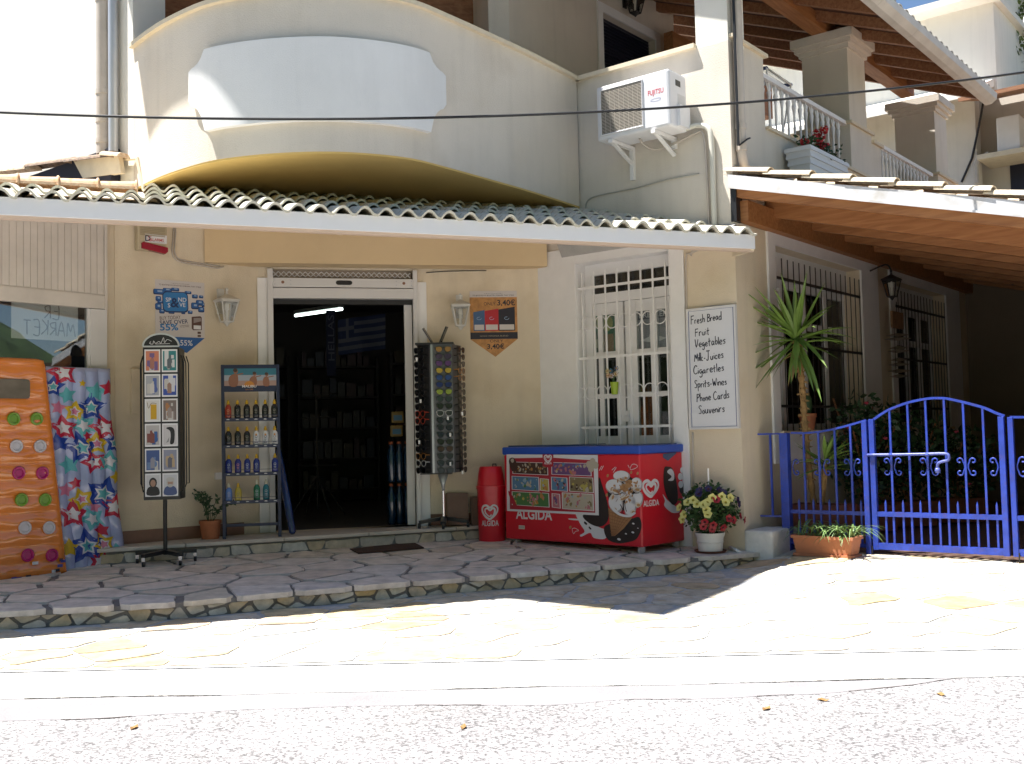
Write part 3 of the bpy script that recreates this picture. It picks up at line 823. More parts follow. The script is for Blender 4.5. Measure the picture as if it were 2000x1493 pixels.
b.slab([(p.x, p.y) for p in offs(bow, -0.003)] + back, BZ0, BZ0 + 0.14); part(b, 'balcony_slab', ochre, WORLD)
# relief panel, follows the bow
bs = [0.0]
for a, c in zip(bow, bow[1:]): bs.append(bs[-1] + (c - a).length)
def bow_px(x, y):
    d = ray(x, y)
    for i in range(len(bow) - 1):
        a, c = bow[i], bow[i + 1]; e = c - a
        den = d.x * e.y - d.y * e.x
        if abs(den) < 1e-9: continue
        t = (a.x * e.y - a.y * e.x) / den; k = (a.x * d.y - a.y * d.x) / den
        if -0.001 <= k <= 1.001 and t > 0: return bs[i] + k * (bs[i + 1] - bs[i]), CAM.z + d.z * t
    return None
def bow_at(s, off):
    for i in range(len(bow) - 1):
        if s <= bs[i + 1] or i == len(bow) - 2:
            k = (s - bs[i]) / (bs[i + 1] - bs[i]); p = bow[i].lerp(bow[i + 1], k); t = (bow[min(i + 2, len(bow) - 1)] - bow[max(i - 1, 0)]).normalized(); return p + Vector((t.y, -t.x)) * off
sL, sR = bow_px(378, 175)[0], bow_px(863, 178)[0]; zt_, zb_ = bow_px(640, 76)[1], bow_px(640, 238)[1]
nw = 0.165; zm1, zm0 = bow_px(378, 150)[1] + 0.02, bow_px(378, 202)[1]
b = MB(); N = 60; rows = []
for i in range(N + 1):
    s_ = sL + (sR - sL) * i / N; e = min(s_ - sL, sR - s_)
    if e < nw:
        k = e / nw; q = 1 - math.sqrt(max(0, 1 - k * k)) if False else 1 - math.sqrt(max(0.0, 1 - (k) ** 2))
        top = zm1 + (zt_ - zm1) * (0.12 + 0.88 * q) if e > 1e-6 else zm1; bot = zm0 - (zm0 - zb_) * (0.15 + 0.85 * q) if e > 1e-6 else zm0
    else: top, bot = zt_, zb_
    rows.append((s_, bot, top))
for (s0, b0, t0_), (s1, b1, t1_) in zip(rows, rows[1:]):
    p, q = bow_at(s0, 0.045), bow_at(s1, 0.045); pi, qi = bow_at(s0, -0.01), bow_at(s1, -0.01)
    b.poly([(*p, b0), (*q, b1), (*q, t1_), (*p, t0_)]); b.poly([(*p, t0_), (*q, t1_), (*qi, t1_), (*pi, t0_)]); b.poly([(*q, b1), (*p, b0), (*pi, b0), (*qi, b1)])
for k, sg in ((0, 1), (N, -1)):
    s0, b0, t0_ = rows[k]; p, pi = bow_at(s0, 0.045), bow_at(s0, -0.01); b.poly([(*p, b0), (*p, t0_), (*pi, t0_), (*pi, b0)])
part(b, 'relief_panel', panel_m, WORLD, parent=parapet, smooth=True, autosmooth=40)
# straight parapet cap, corner pillar
b = MB(); b.box(-1.53, -0.295, -0.05, 0.31, 4.25, 4.288); part(b, 'coping', stone_cap, FB)
b = MB(); b.box(-0.30, 0.0, 0.001, 0.30, 4.25, 6.9); part(b, 'pillar', white_wall, FB)
# wall behind the straight parapet with a shuttered window
FI = Frame((0.055, 10.25), AANG)
ip = lambda x, y: FI.px(x, y)
w0, w1 = ip(1176, 60)[0], ip(1279, 80)[0]; wt = ip(1176, 24)[1]
b = MB(); wall_grid(b, 0, 3.3, 3.2, 7.0, [(w0, w1, 3.3, wt)], 0.2); part(b, 'wall', cream_up, FI)
b = MB(); q = 0.10; b.box(w0 - q, w0, -0.02, 0.0, 3.3, wt + q); b.box(w1, w1 + q, -0.02, 0.0, 3.3, wt + q); b.box(w0, w1, -0.02, 0.0, wt, wt + q); part(b, 'window_surround', white_p, FI)
sh = MB(); sh.box(w0, w1, 0.09, 0.12, 3.3, wt); shut = part(sh, 'shutter', mat('shutter_navy', (0.012, 0.013, 0.03), 0.5), FI)
for k in range(34):
    z = wt - 0.03 - k * 0.04
    s_ = MB(); s_.mesh([(w0 + .02, 0.06, z - 0.03), (w1 - .02, 0.06, z - 0.03), (w1 - .02, 0.088, z), (w0 + .02, 0.088, z)], [(0, 1, 2, 3)]); part(s_, 'slat', MATS['shutter_navy'], FI, parent=shut)
FK = between((-3.25, 9.1), (0.055, 10.25)); LK = math.dist((-3.25, 9.1), (0.055, 10.25))
kp = lambda x, y: FK.px(x, y)
k0, k1 = kp(318, 40)[0], kp(958, 40)[0]
for x0_, x1_ in ((-0.3, k0), (k1, LK)):
    b = MB(); b.box(x0_, x1_, 0, 0.2, 3.2, 7); part(b, 'wall', cream_up, FK)
b = MB(); b.box(k0, k1, 0.5, 0.6, 3.2, 7); part(b, 'balcony_door', brownwood, FK)
for x0_, x1_ in ((k0, k0 + 0.02), (k1 - 0.02, k1)):
    b = MB(); b.box(x0_, x1_, 0.0, 0.5, 3.2, 7); part(b, 'door_reveal', cream_up, FK)

# ---- side wall (A) along the porch
h1 = (0.74, 2.80, 0.98, 2.62); h2 = (3.80, 5.68, 0.98, 2.62)
b = MB(); wall_grid(b, 0.30, 9.5, -0.2, 2.98, [h1, h2], 0.25); part(b, 'wall', cream, FA)
for (a, c, z0, z1), sr in ((h1, 3.28), (h2, 6.25)):
    b = MB(); b.box(a - 0.15, a, -0.02, 0.0, 0.70, 2.745); b.box(c, sr, -0.02, 0.0, 0.70, 2.745); b.box(a, c, -0.02, 0.0, z1, 2.745); b.box(a, c, -0.02, 0.0, 0.70, z0 - 0.03); part(b, 'window_surround', white_p, FA)
    b = MB(); b.box(a - 0.03, c + 0.03, -0.05, 0.2, z0 - 0.03, z0); part(b, 'window_sill', stone_cap, FA)
    y = 0.17
    b = MB(); b.box(a, c, y - 0.03, y + 0.06, z1 - 0.24, z1)
    n = 4; wq = (c - a) / n
    for i in range(n + 1):
        x = a + i * wq; b.box(max(a, x - 0.045), min(c, x + 0.045), y, y + 0.05, z0, z1 - 0.24)
    for z in (z0 + 0.03, z0 + 1.0, z1 - 0.28): b.box(a, c, y + 0.004, y + 0.046, z - 0.035, z + 0.035)
    wn = part(b, 'window', white_p, FA)
    b = MB(); b.box(a, c, y + 0.02, y + 0.026, z0, z1 - 0.24); part(b, 'pane', pane, FA, parent=wn)
    b = MB(); zh = [1.20, 1.205 + 0.55, 2.34]
    b.box(a + 0.01, c + 0.06, 0.0, 0.012, zh[1] - 0.012, zh[1] + 0.012); gr = part(b, 'grille', rail_black, FA)
    for z in (zh[0], zh[2]):
        b = MB(); b.box(a + 0.01, c + 0.06, 0.0, 0.012, z - 0.012, z + 0.012); part(b, 'cross_bar', rail_black, FA, parent=gr)
    m = 17
    for i in range(m):
        x = a + 0.03 + (c - a - 0.06) * i / (m - 1); b = MB(); b.box(x - 0.008, x + 0.008, -0.004, 0.0, z0 + 0.0, z1 - 0.10); part(b, 'bar', rail_black, FA, parent=gr)
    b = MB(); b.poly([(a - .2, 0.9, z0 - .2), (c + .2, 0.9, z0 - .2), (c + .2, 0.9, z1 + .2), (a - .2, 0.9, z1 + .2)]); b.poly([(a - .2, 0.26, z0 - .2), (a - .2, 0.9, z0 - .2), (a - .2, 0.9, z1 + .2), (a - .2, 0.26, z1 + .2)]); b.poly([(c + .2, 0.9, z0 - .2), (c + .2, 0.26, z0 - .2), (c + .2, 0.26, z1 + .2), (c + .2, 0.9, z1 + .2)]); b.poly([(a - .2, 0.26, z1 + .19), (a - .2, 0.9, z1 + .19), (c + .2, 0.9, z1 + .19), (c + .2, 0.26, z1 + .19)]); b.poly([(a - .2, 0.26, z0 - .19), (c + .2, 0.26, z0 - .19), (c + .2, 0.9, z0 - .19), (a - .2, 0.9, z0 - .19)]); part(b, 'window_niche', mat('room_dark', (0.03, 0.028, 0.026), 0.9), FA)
b = MB(); b.box(6.6, 6.8, -3.5, 0.0, -0.2, 3.0); part(b, 'porch_end_wall', mat('porch_end_shade', (0.22, 0.17, 0.12), 0.9, 0.1, 2), FA)  # cream darkened to stand in for the shade deep in the porch
b = MB(); b.box(6.575, 6.6, -1.75, -0.85, 0.0, 2.15); pdoor = part(b, 'porch_door', brownwood, FA)
b = MB(); b.box(6.57, 6.6, -0.85, -0.72, 0.0, 2.28); b.box(6.57, 6.6, -1.75, -0.85, 2.15, 2.28); part(b, 'door_surround', white_p, FA)
b = MB(); b.box(-0.25, 6.8, -3.5, -3.3, -0.2, 2.25); part(b, 'porch_shade_wall', mat('shade_wall_dark', (0.10, 0.075, 0.05), 0.9, 0.3, 6), FA)  # unseen wall added to keep daylight out of the porch
# upper side: low wall, curb, piers and pillars
b = MB(); b.box(0.30, 9.5, 0.0, 0.28, 2.98, 3.64); part(b, 'wall', cream_up, FA)
b = MB(); b.box(0.302, 0.665, 0.0, 0.25, 3.64, 4.28); part(b, 'wall', cream_up, FA)
b = MB(); b.box(0.02, 0.70, -0.035, 0.28, 4.28, 4.31); part(b, 'coping', stone_cap, FA)
b = MB(); b.box(0.68, 9.3, -0.03, 0.28, 3.64, 3.668); part(b, 'coping', stone_cap, FA)
def ap(x, y, o=0.0): return FA.px(x, y, o)
u_a, u_b = ap(1660, 240)[0], ap(1703, 300)[0]
for ua_, ub_ in ((u_a, u_b), (ap(1832, 345)[0], ap(1832, 345)[0] + 0.75)):
    b = MB(); b.box(ua_, ub_, -0.0, 0.55, 3.668, 4.14); part(b, 'pier', cream_up, FA)
    b = MB(); b.box(ua_ - 0.03, ub_ + 0.03, -0.03, 0.58, 4.14, 4.17); part(b, 'coping', stone_cap, FA)
    p0 = ua_ + 0.16; p1 = p0 + 0.50; y0, y1 = 0.06, 0.56
    b = MB(); b.box(p0, p1, y0, y1, 4.17, 5.0); pl = part(b, 'pillar', cream_up, FA)
    b = MB()
    for k, (o, z0, z1) in enumerate(((0.025, 5.0, 5.05), (0.06, 5.05, 5.10), (0.09, 5.10, 5.19))): b.box(p0 - o, p1 + o, y0 - o, y1 + o, z0, z1)
    part(b, 'capital', cream_up, FA, parent=pl)
PIL = (u_a + 0.16, u_a + 0.66)
u_c = ap(1827, 335)[0]
def balust(F, us, z0, z1, parent, y=0.06, m=None):
    src = None
    for x in us:
        b = MB(); h = z1 - z0
        b.lathe([(0.006, 0), (0.022, 0.0), (0.013, 0.05 * h), (0.009, 0.16 * h), (0.012, 0.35 * h), (0.010, 0.62 * h), (0.022, 0.80 * h), (0.011, 0.86 * h), (0.016, 0.93 * h), (0.007, h)], 7, (x, y, z0), cap=False)
        b.tube([(x - 0.05, y, z1 - 0.012), (x - 0.035, y, z1 - 0.045), (x - 0.004, y, z1 - 0.10)], 0.006, 4); b.tube([(x + 0.05, y, z1 - 0.012), (x + 0.035, y, z1 - 0.045), (x + 0.004, y, z1 - 0.10)], 0.006, 4)
        part(b, 'baluster', m or white_p, F, parent=parent, smooth=True)
b = MB(); b.box(0.68, u_a, 0.03, 0.09, 4.13, 4.17); rl = part(b, 'railing', white_p, FA)
balust(FA, [0.76 + (u_a - 0.80) * i / 14 for i in range(14)], 3.668, 4.13, rl)
b = MB(); b.box(u_b, u_b + 0.28, 0.0, 0.25, 3.668, 4.06); part(b, 'pier', cream_up, FA)
b = MB(); b.box(u_b, u_b + 0.31, -0.03, 0.28, 4.06, 4.09); part(b, 'coping', stone_cap, FA)
b = MB(); b.box(u_b + 0.28, u_c, 0.03, 0.09, 4.10, 4.14); rl2 = part(b, 'railing', white_p, FA)
balust(FA, [u_b + 0.36 + (u_c - u_b - 0.4) * i / 15 for i in range(15)], 3.668, 4.10, rl2)
b = MB(); b.box(3.45, 9.3, 2.48, 2.6, 3.2, 4.9); part(b, 'wall', cream_up, FA)
b = MB(); b.box(0.31, 9.3, 0.29, 2.4, 3.1, 3.25); part(b, 'veranda_floor', cream_up, FA)
b = MB(); b.box(9.1, 9.3, 0.28, 2.4, 3.2, 4.45); part(b, 'wall', cream_up, FA)
# main roof over the balcony (its corner throws the shadow on the pavement)
Q = Vector((-1.92, 6.32)); Q2 = Q + Vector((-0.779, 0.627)) * 2.95
ud = Vector((FA.u.x, FA.u.y))
b = MB(); ue = Vector((math.sin(rad(31.5)), math.cos(rad(31.5)))); b.slab([(*Q,), (*(Q + ue * 9.0),), (*(Q2 + ud * 9.0),), (*Q2,)], 6.8, 6.95); part(b, 'roof', terracotta, WORLD)
# small pieces on the walls
b = MB(); b.box(-0.02, 0.37, -0.25, 0.0, -0.1, 0.185); part(b, 'plinth', mat('whitewash', (0.72, 0.69, 0.64), 0.9, 0.15, 8, 0.7, 40), FA, bevel=0.02)
b = MB(); b.box(0.371, 0.62, -0.23, 0.0, -0.1, 0.17); part(b, 'plinth', stone_r, FA, bevel=0.015)
b = MB()
P = [FB.px(x, y) for x, y in ((1090, 420), (1440, 440))]
b.prism([(-1.80, 0), (0.0, 0), (0.0, 0), (-1.8, 0)][:2] + [(0.0, 0.001)], 0, 0) if False else None
b.mesh([(-1.75, -0.12, 2.80), (0.02, -0.10, 2.66), (0.02, 0.0, 2.70), (-1.75, 0.0, 2.86), (-1.75, 0, 2.6), (0.02, 0, 2.6)], [(0, 1, 2, 3), (0, 3, 4), (1, 5, 2), (0, 4, 5, 1)])
part(b, 'flashing', mat('flashing_cement', (0.40, 0.39, 0.37), 0.9, 0.15, 6, 0.5, 40), FB)
# conduits and wires clipped to the walls
def wire(F, pts, r, m, name='conduit', off=-0.01, parent=None, n=5, sm=3):
    P = [F.px(x, y, off) for x, y in pts]; P = smooth_line([(u, off, z) for u, z in P], sm)
    b = MB(); b.tube(P, r, n); return part(b, name, m, F, parent=parent, smooth=True)
wire(FB, [(1350, 500), (1352, 490), (1372, 484), (1386, 482)], 0.008, pvc); wire(FB, [(1340, 870), (1341, 700), (1341, 600), (1340, 505), (1348, 496), (1365, 488)], 0.008, pvc)
wire(FB, [(1354, 950), (1353, 845)], 0.009, pvc); wire(FB, [(1062, 490), (1062, 497), (1110, 490), (1160, 482), (1180, 478)], 0.006, pvc)
wire(FB, [(1144, 412), (1146, 395), (1165, 383), (1240, 368), (1300, 352), (1365, 340)], 0.006, mat('conduit_grey', (0.45, 0.43, 0.38), 0.6))
wire(FW1, [(340, 440), (338, 470), (336, 490), (342, 506), (360, 513), (400, 520), (425, 524), (437, 521)], 0.007, pvc); wire(FW1, [(344, 440), (342, 470), (341, 492), (348, 505), (365, 510), (400, 516), (430, 520)], 0.006, pvc)
wire(FW2, [(832, 533), (880, 530), (950, 529)], 0.004, cable_m, 'wire')
b = MB(); P = FW1.px(265, 715); b.box(P[0] - 0.05, P[0] + 0.09, -0.05, 0, 1.25, 1.62); part(b, 'meter_box', cream, FW1)
b = MB(); P = FW1.px(425, 930); b.box(P[0] - 0.03, P[0] + 0.03, -0.03, 0, P[1] - 0.03, P[1] + 0.03); part(b, 'socket', white_p, FW1)
# ceiling lamp under the awning
# ---- shop interior
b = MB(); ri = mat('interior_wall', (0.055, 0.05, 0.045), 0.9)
x0, x1, y1 = -1.0, 2.9, 4.6
b.poly([(x0, 0.14, 0.18), (x1, 0.14, 0.18), (x1, y1, 0.18), (x0, y1, 0.18)]); 
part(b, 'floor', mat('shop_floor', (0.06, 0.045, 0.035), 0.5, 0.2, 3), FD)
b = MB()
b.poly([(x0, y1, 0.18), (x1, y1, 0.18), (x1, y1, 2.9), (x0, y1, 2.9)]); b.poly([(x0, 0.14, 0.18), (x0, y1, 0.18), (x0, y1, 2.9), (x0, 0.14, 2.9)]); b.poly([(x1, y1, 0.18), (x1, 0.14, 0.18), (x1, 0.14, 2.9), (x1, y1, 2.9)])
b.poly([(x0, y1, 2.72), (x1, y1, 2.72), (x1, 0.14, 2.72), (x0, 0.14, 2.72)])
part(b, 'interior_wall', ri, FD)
def dpt(px, py, y):                               # point at depth y behind the door wall
    d = ray(px, py); P = FD.P + FD.i * y; t = (P - CAM).dot(FD.i) / d.dot(FD.i); X = CAM + d * t
    return (X - FD.P).dot(FD.u), X.z

# ================================================================== NEIGHBOURING WHITE HOUSE (left)
FN = Frame((-3.06, 8.46), BANG)
nb = thing('white_house', 'blazing white rendered house wall at the upper left with two downpipes', 'house', frame=FN, u=-1.0, z=0)
def npart(b, name, m, **k): return b.build(name, m, k.pop('parent', nb), k.pop('F', FN), **k)
npx = lambda x, y, o=0.0: FN.px(x, y, o)
b = MB(); b.box(-7.0, 0.0, 0.0, 0.3, 2.97, 8.2); npart(b, 'wall', white_wall)
for (a, c, m_) in ((211, 225, pvc), (229, 239, grey_alu)):
    u0, z0 = npx(a, 285); u1, _ = npx(c, 285); r = (u1 - u0) / 2; uc = (u0 + u1) / 2
    b = MB(); b.tube([(uc, -r - 0.02, 7.6), (uc, -r - 0.02, 3.42)], r, 10)
    if a == 211:
        for yy in (5, 185, 240, 280): 
            z = npx(218, yy)[1]; b.tube([(uc, -r - 0.02, z - 0.02), (uc, -r - 0.02, z + 0.02)], r + 0.006, 10)
    npart(b, 'downpipe', m_, smooth=True, autosmooth=40)
# lean-to roof edge under the pipes
u_a0, z_a0 = npx(60, 322); u_a1, z_a1 = npx(232, 300)
old_tile = mat('old_tile', (0.30, 0.21, 0.15), 0.9, 0.45, 12, 0.6, 40, stain=(0.12, 0.10, 0.09))
old_tile_l = mat('old_tile_pale', (0.60, 0.46, 0.33), 0.9, 0.25, 10, 0.5, 40, stain=(0.42, 0.25, 0.14))
for k, (xa, ya, xb, yb, m_) in enumerate(((60, 322, 150, 308, old_tile), (138, 312, 222, 300, old_tile), (208, 298, 242, 300, old_tile_l), (-60, 338, 70, 324, old_tile_l))):
    ua_, za_ = npx(xa, ya, -0.10); ub_, zb__ = npx(xb, yb, -0.10)
    b = MB(); b.T = None
    n = 8; A = []; B = []
    for i in range(n + 1):
        t = math.pi * i / n; A.append((ua_, -0.10 - 0.07 * math.cos(t), za_ - 0.035 + 0.045 * math.sin(t))); B.append((ub_, -0.10 - 0.06 * math.cos(t), zb__ - 0.035 + 0.04 * math.sin(t)))
    for i in range(n): b.poly([A[i], B[i], B[i + 1], A[i + 1]])
    b.poly(A); b.poly(B[::-1]); npart(b, 'roof_tile', m_, smooth=True, autosmooth=50)
ua_, za_ = npx(152, 316, -0.06); ub_, zb__ = npx(240, 306, -0.06); uc, zc = npx(245, 340, -0.06); ue, ze = npx(170, 350, -0.06)
b = MB(); b.prism([(ua_, za_), (ub_, zb__), (uc, zc), (ue, ze)], -0.10, -0.06); npart(b, 'eave_board', stone_cap)
b = MB(); b.box(-3.0, npx(236, 340)[0], -0.09, -0.004, 2.9, npx(150, 318)[1] - 0.02); npart(b, 'gap_shade_block', mat('gap_shade', (0.02, 0.02, 0.035), 0.9))  # near-black box stands in for the shade under the old tiles
u0, z0 = npx(232, 312, -0.03); b = MB(); P = [npx(x, y, -0.03) for x, y in ((236, 312), (268, 310), (281, 372))]
b.tube([(p[0], -0.03, p[1]) for p in P], 0.018, 5); npart(b, 'conduit', stone_cap)

# ================================================================== TILED AWNING
A0, A1 = at_z(0, 385, 2.56), at_z(1472, 459.5, 2.56)
FT = between((A0.x, A0.y), (A1.x, A1.y)); LT = math.dist((A0.x, A0.y), (A1.x, A1.y))
aw = thing('tiled_awning', 'long pantiled awning with a white gutter board across the shop front', 'awning', frame=FT, u=0, z=2.5)
US = -1.3; SLP = 0.30
def tpart(b, name, m, **k): return b.build(name, m, k.pop('parent', aw), FT, **k)
b = MB(); b.box(US, LT, -0.018, 0.0, 2.445, 2.56); tpart(b, 'fascia_board', mat('fascia_white', (0.78, 0.78, 0.80), 0.4, 0.03, 3), bevel=0.003)
b = MB(); b.box(US, LT, 0.002, 0.05, 2.425, 2.447); tpart(b, 'trim', mat('trim_cream', (0.62, 0.48, 0.38), 0.6))
b = MB()
def wall_limit(u):                                # how far in the awning may run before it meets a wall
    best = 9
    p = FT.W(u, 0, 0)
    for F, lo, hi in ((FB, -2.05, 0.4), (FC, 0, LC), (FL, -4.5, -0.8), (FW1, 0, L1)):
        den = FT.i.dot(F.i)
        if abs(den) < 1e-6: continue
        t = (F.P - p).dot(F.i) / den; X = p + FT.i * t; q = (X - F.P).dot(F.u)
        if t > 0 and lo - 0.1 <= q <= hi + 0.1: best = min(best, t)
    return best if best < 9 else 0.3
n = 40
for i in range(n):
    ua_ = US + (LT - US) * i / n; ub_ = US + (LT - US) * (i + 1) / n; da, db = wall_limit(ua_) + 0.16, wall_limit(ub_) + 0.16
    zf = lambda d: 2.475 + SLP * d
    b.poly([(ub_, 0.02, zf(0.02)), (ua_, 0.02, zf(0.02)), (ua_, da, zf(da)), (ub_, db, zf(db))]); b.poly([(ua_, 0.02, zf(0.02) + 0.04), (ub_, 0.02, zf(0.02) + 0.04), (ub_, db, zf(db) + 0.04), (ua_, da, zf(da) + 0.04)])
b.box(LT - 0.03, LT - 0.002, 0.0, 0.5, 2.43, 2.55)
tpart(b, 'soffit', stone_cap)
tile_m = mat('pantile', (0.62, 0.60, 0.51), 0.85, 0.2, 9, 0.4, 50, rnd=[(0.60, 0.58, 0.48), (0.66, 0.63, 0.53), (0.56, 0.55, 0.47), (0.64, 0.58, 0.46)], stain=(0.42, 0.36, 0.27))
PIT = 0.1535
def tile_mesh():
    b = MB(); n = 16; LT_ = 0.50; th = 0.018; w = PIT * 1.03
    prof = []
    for i in range(n + 1):
        t = i / n; q_ = 0.5 + 0.5 * math.cos(2 * math.pi * (t - 0.40)); z = 0.052 * (q_ ** 0.85) - 0.026 if q_ > .5 else 0.052 * (q_ ** 1.25 * .5 ** -.4) - 0.026 ; prof.append((w * (t - 0.5), z))
    top = [[(x, y, z + yy + th) for x, z in prof] for y, yy in ((0, 0.0), (LT_, 0.0))]
    bot = [[(x, y, z + yy) for x, z in prof] for y, yy in ((0, 0.0), (LT_, 0.0))]
    for i in range(n):
        b.poly([top[0][i], top[0][i + 1], top[1][i + 1], top[1][i]]); b.poly([bot[0][i + 1], bot[0][i], bot[1][i], bot[1][i + 1]]); b.poly([bot[0][i], bot[0][i + 1], top[0][i + 1], top[0][i]])
    for k in (0, n):
        q = [bot[0][k], top[0][k], top[1][k], bot[1][k]]; b.poly(q if k == 0 else q[::-1])
    me = D.meshes.new('roof_tile'); me.from_pydata([tuple(v) for v in b.v], [], b.f); me.materials.append(tile_m); me.polygons.foreach_set('use_smooth', [True] * len(me.polygons)); me.set_sharp_from_angle(angle=rad(45)); return me
URG = FT.px(272, 380, 0.9)[0]; tme = tile_mesh(); rng = random.Random(4); cnt = 0
PMI = PM(aw).inverted()
ncol = int((LT - US) / PIT)
for r in range(6):
    for c in range(ncol):
        u = LT - 0.08 - c * PIT; y = -0.045 + r * 0.42
        if y + 0.05 > wall_limit(u) or cnt >= 296 or (r > 1 and u < URG): continue
        z = 2.535 + SLP * (y + 0.045) + 0.034
        M = PMI @ FT.M @ Matrix.Translation((u + rng.uniform(-.004, .004), y + rng.uniform(-0.008, 0.008), z + rng.uniform(-.003, .003))) @ Matrix.Rotation(math.atan(SLP) - 0.085, 4, 'X') @ Matrix.Rotation(rng.uniform(-.012, .012), 4, 'Y') @ Matrix.Rotation(rng.uniform(-.015, .015), 4, 'Z')
        inst(tme, 'roof_tile', aw, M); cnt += 1
# ridge tiles against the left wing
rdm = MB(); n = 10; A = []; B = []
for i in range(n + 1):
    t = math.pi * i / n; A.append((0, -0.085 * math.cos(t), 0.085 * math.sin(t))); B.append((0.42, -0.068 * math.cos(t), 0.066 * math.sin(t)))
for i in range(n): rdm.poly([A[i], A[i + 1], B[i + 1], B[i]])
rdm.poly([(0, a[1] * .8, a[2] * .8) for a in A]); rdm.tube([(0.0, a[1] * 1.03, a[2] * 1.03) for a in A], 0.012, 5)
rme = D.meshes.new('ridge_tile'); rme.from_pydata([tuple(v) for v in rdm.v], [], rdm.f); rme.materials.append(mat('ridge_clay', (0.66, 0.46, 0.30), 0.85, 0.25, 7, 0.4, 40, stain=(0.55, 0.30, 0.14))); rme.polygons.foreach_set('use_smooth', [True] * len(rme.polygons)); rme.set_sharp_from_angle(angle=rad(50))
RZ_ = FT.px(150, 348, 0.88)[1] - 0.075
for k in range(9):
    u = URG - 0.02 - k * 0.262
    M = PMI @ FT.M @ Matrix.Translation((u, 0.88, RZ_)) @ Matrix.Rotation(math.pi, 4, 'Z') @ Matrix.Scale(0.86, 4) @ Matrix.Rotation(rng.uniform(-.03, .01), 4, 'Y')
    inst(rme, 'ridge_tile', aw, M)
# small ceiling lamp of the awning
P = dpt(665, 454, -0.35)
cl = thing('ceiling_lamp', 'small translucent ceiling lamp half hidden behind the white gutter board', 'lamp', frame=FD, u=P[0], y=-0.35, z=P[1] + 0.03)
b = MB(); b.lathe([(0.035, -0.05), (0.055, -0.045), (0.075, 0.0), (0.085, 0.02)], 14); b.build('lamp_shade', mat('opal', (0.75, 0.68, 0.55), 0.3), cl, smooth=True)
b = MB(); b.lathe([(0.11, 0.02), (0.115, 0.03), (0.11, 0.12)], 14); b.build('base', stone_cap, cl)

# ================================================================== PORCH ROOF (right)
pr = thing('porch_roof', 'sloping timber porch roof edged with clay tiles and a white verge board', 'roof', frame=FB, u=0, z=2.5)
PS = 0.262; PL = 3.1; PD = 7.6
def pz(u): return 3.125 - PS * u
def ppart(b, name, m, **k): return b.build(name, m, k.pop('parent', pr), FB, **k)
b = MB(); b.mesh([(-0.03, -0.03, pz(0) - 0.115), (PL, -0.03, pz(PL) - 0.115), (PL, -0.03, pz(PL) - 0.01), (-0.03, -0.03, pz(0) - 0.01), (-0.03, 0.0, pz(0) - 0.115), (PL, 0.0, pz(PL) - 0.115), (PL, 0.0, pz(PL) - 0.01), (-0.03, 0.0, pz(0) - 0.01)], [(0, 1, 2, 3), (5, 4, 7, 6), (3, 2, 6, 7), (1, 0, 4, 5), (0, 3, 7, 4), (1, 5, 6, 2)])
b.bar((-0.03, -0.035, pz(0) - 0.117), (PL, -0.035, pz(PL) - 0.117), 0.016, 0.016)
ppart(b, 'verge_board', mat('verge_white', (0.66, 0.66, 0.68), 0.5, 0.12, 3, stain=(0.5, 0.48, 0.45)))
b = MB(); b.bar((0.02, 0.04, pz(0) - 0.15), (PL, 0.04, pz(PL) - 0.15), 0.07, 0.10); ppart(b, 'rafter', pine)
for k in range(9):
    y = 0.62 + 0.80 * k; b = MB(); b.bar((0.02, y, pz(0) - 0.185), (PL - 0.1, y, pz(PL - 0.1) - 0.185), 0.10, 0.18); ppart(b, 'rafter', pine)
for k in range(26):
    u = 0.03 + k * 0.118; b = MB(); b.mesh([(u, 0.075, pz(u) - 0.092), (u + 0.113, 0.075, pz(u + 0.113) - 0.092), (u + 0.113, PD, pz(u + 0.113) - 0.092), (u, PD, pz(u) - 0.092), (u, 0.075, pz(u) - 0.072), (u + 0.113, 0.075, pz(u + 0.113) - 0.072), (u + 0.113, PD, pz(u + 0.113) - 0.072), (u, PD, pz(u) - 0.072)], [(0, 3, 2, 1), (4, 5, 6, 7), (0, 1, 5, 4), (1, 2, 6, 5), (2, 3, 7, 6), (3, 0, 4, 7)]); ppart(b, 'plank', brownwood)
b = MB(); b.mesh([(0, 0.0, pz(0) - 0.06), (PL, 0.0, pz(PL) - 0.06), (PL, PD, pz(PL) - 0.06), (0, PD, pz(0) - 0.06), (0, 0.0, pz(0) - 0.02), (PL, 0.0, pz(PL) - 0.02), (PL, PD, pz(PL) - 0.02), (0, PD, pz(0) - 0.02)], [(0, 3, 2, 1), (4, 5, 6, 7), (0, 1, 5, 4), (1, 2, 6, 5), (2, 3, 7, 6), (3, 0, 4, 7)]); ppart(b, 'roof_deck', brownwood)
b = MB(); b.box(0.012, 0.10, 0.06, PD, 2.72, 2.895); ppart(b, 'ledger', pine)
b = MB(); b.box(PL - 0.35, PL - 0.23, 0.02, PD, pz(PL - .3) - 0.36, pz(PL - .3) - 0.235); ppart(b, 'beam', pine)
for y in (0.12, 3.6, 7.2):
    b = MB(); b.box(PL - 0.35, PL - 0.23, y - 0.06, y + 0.06, -0.05, pz(PL - .3) - 0.365); ppart(b, 'post', pine)
b = MB(); b.box(-0.02, 0.03, -0.012, 0.1, 2.72, 3.0); ppart(b, 'bracket', black)
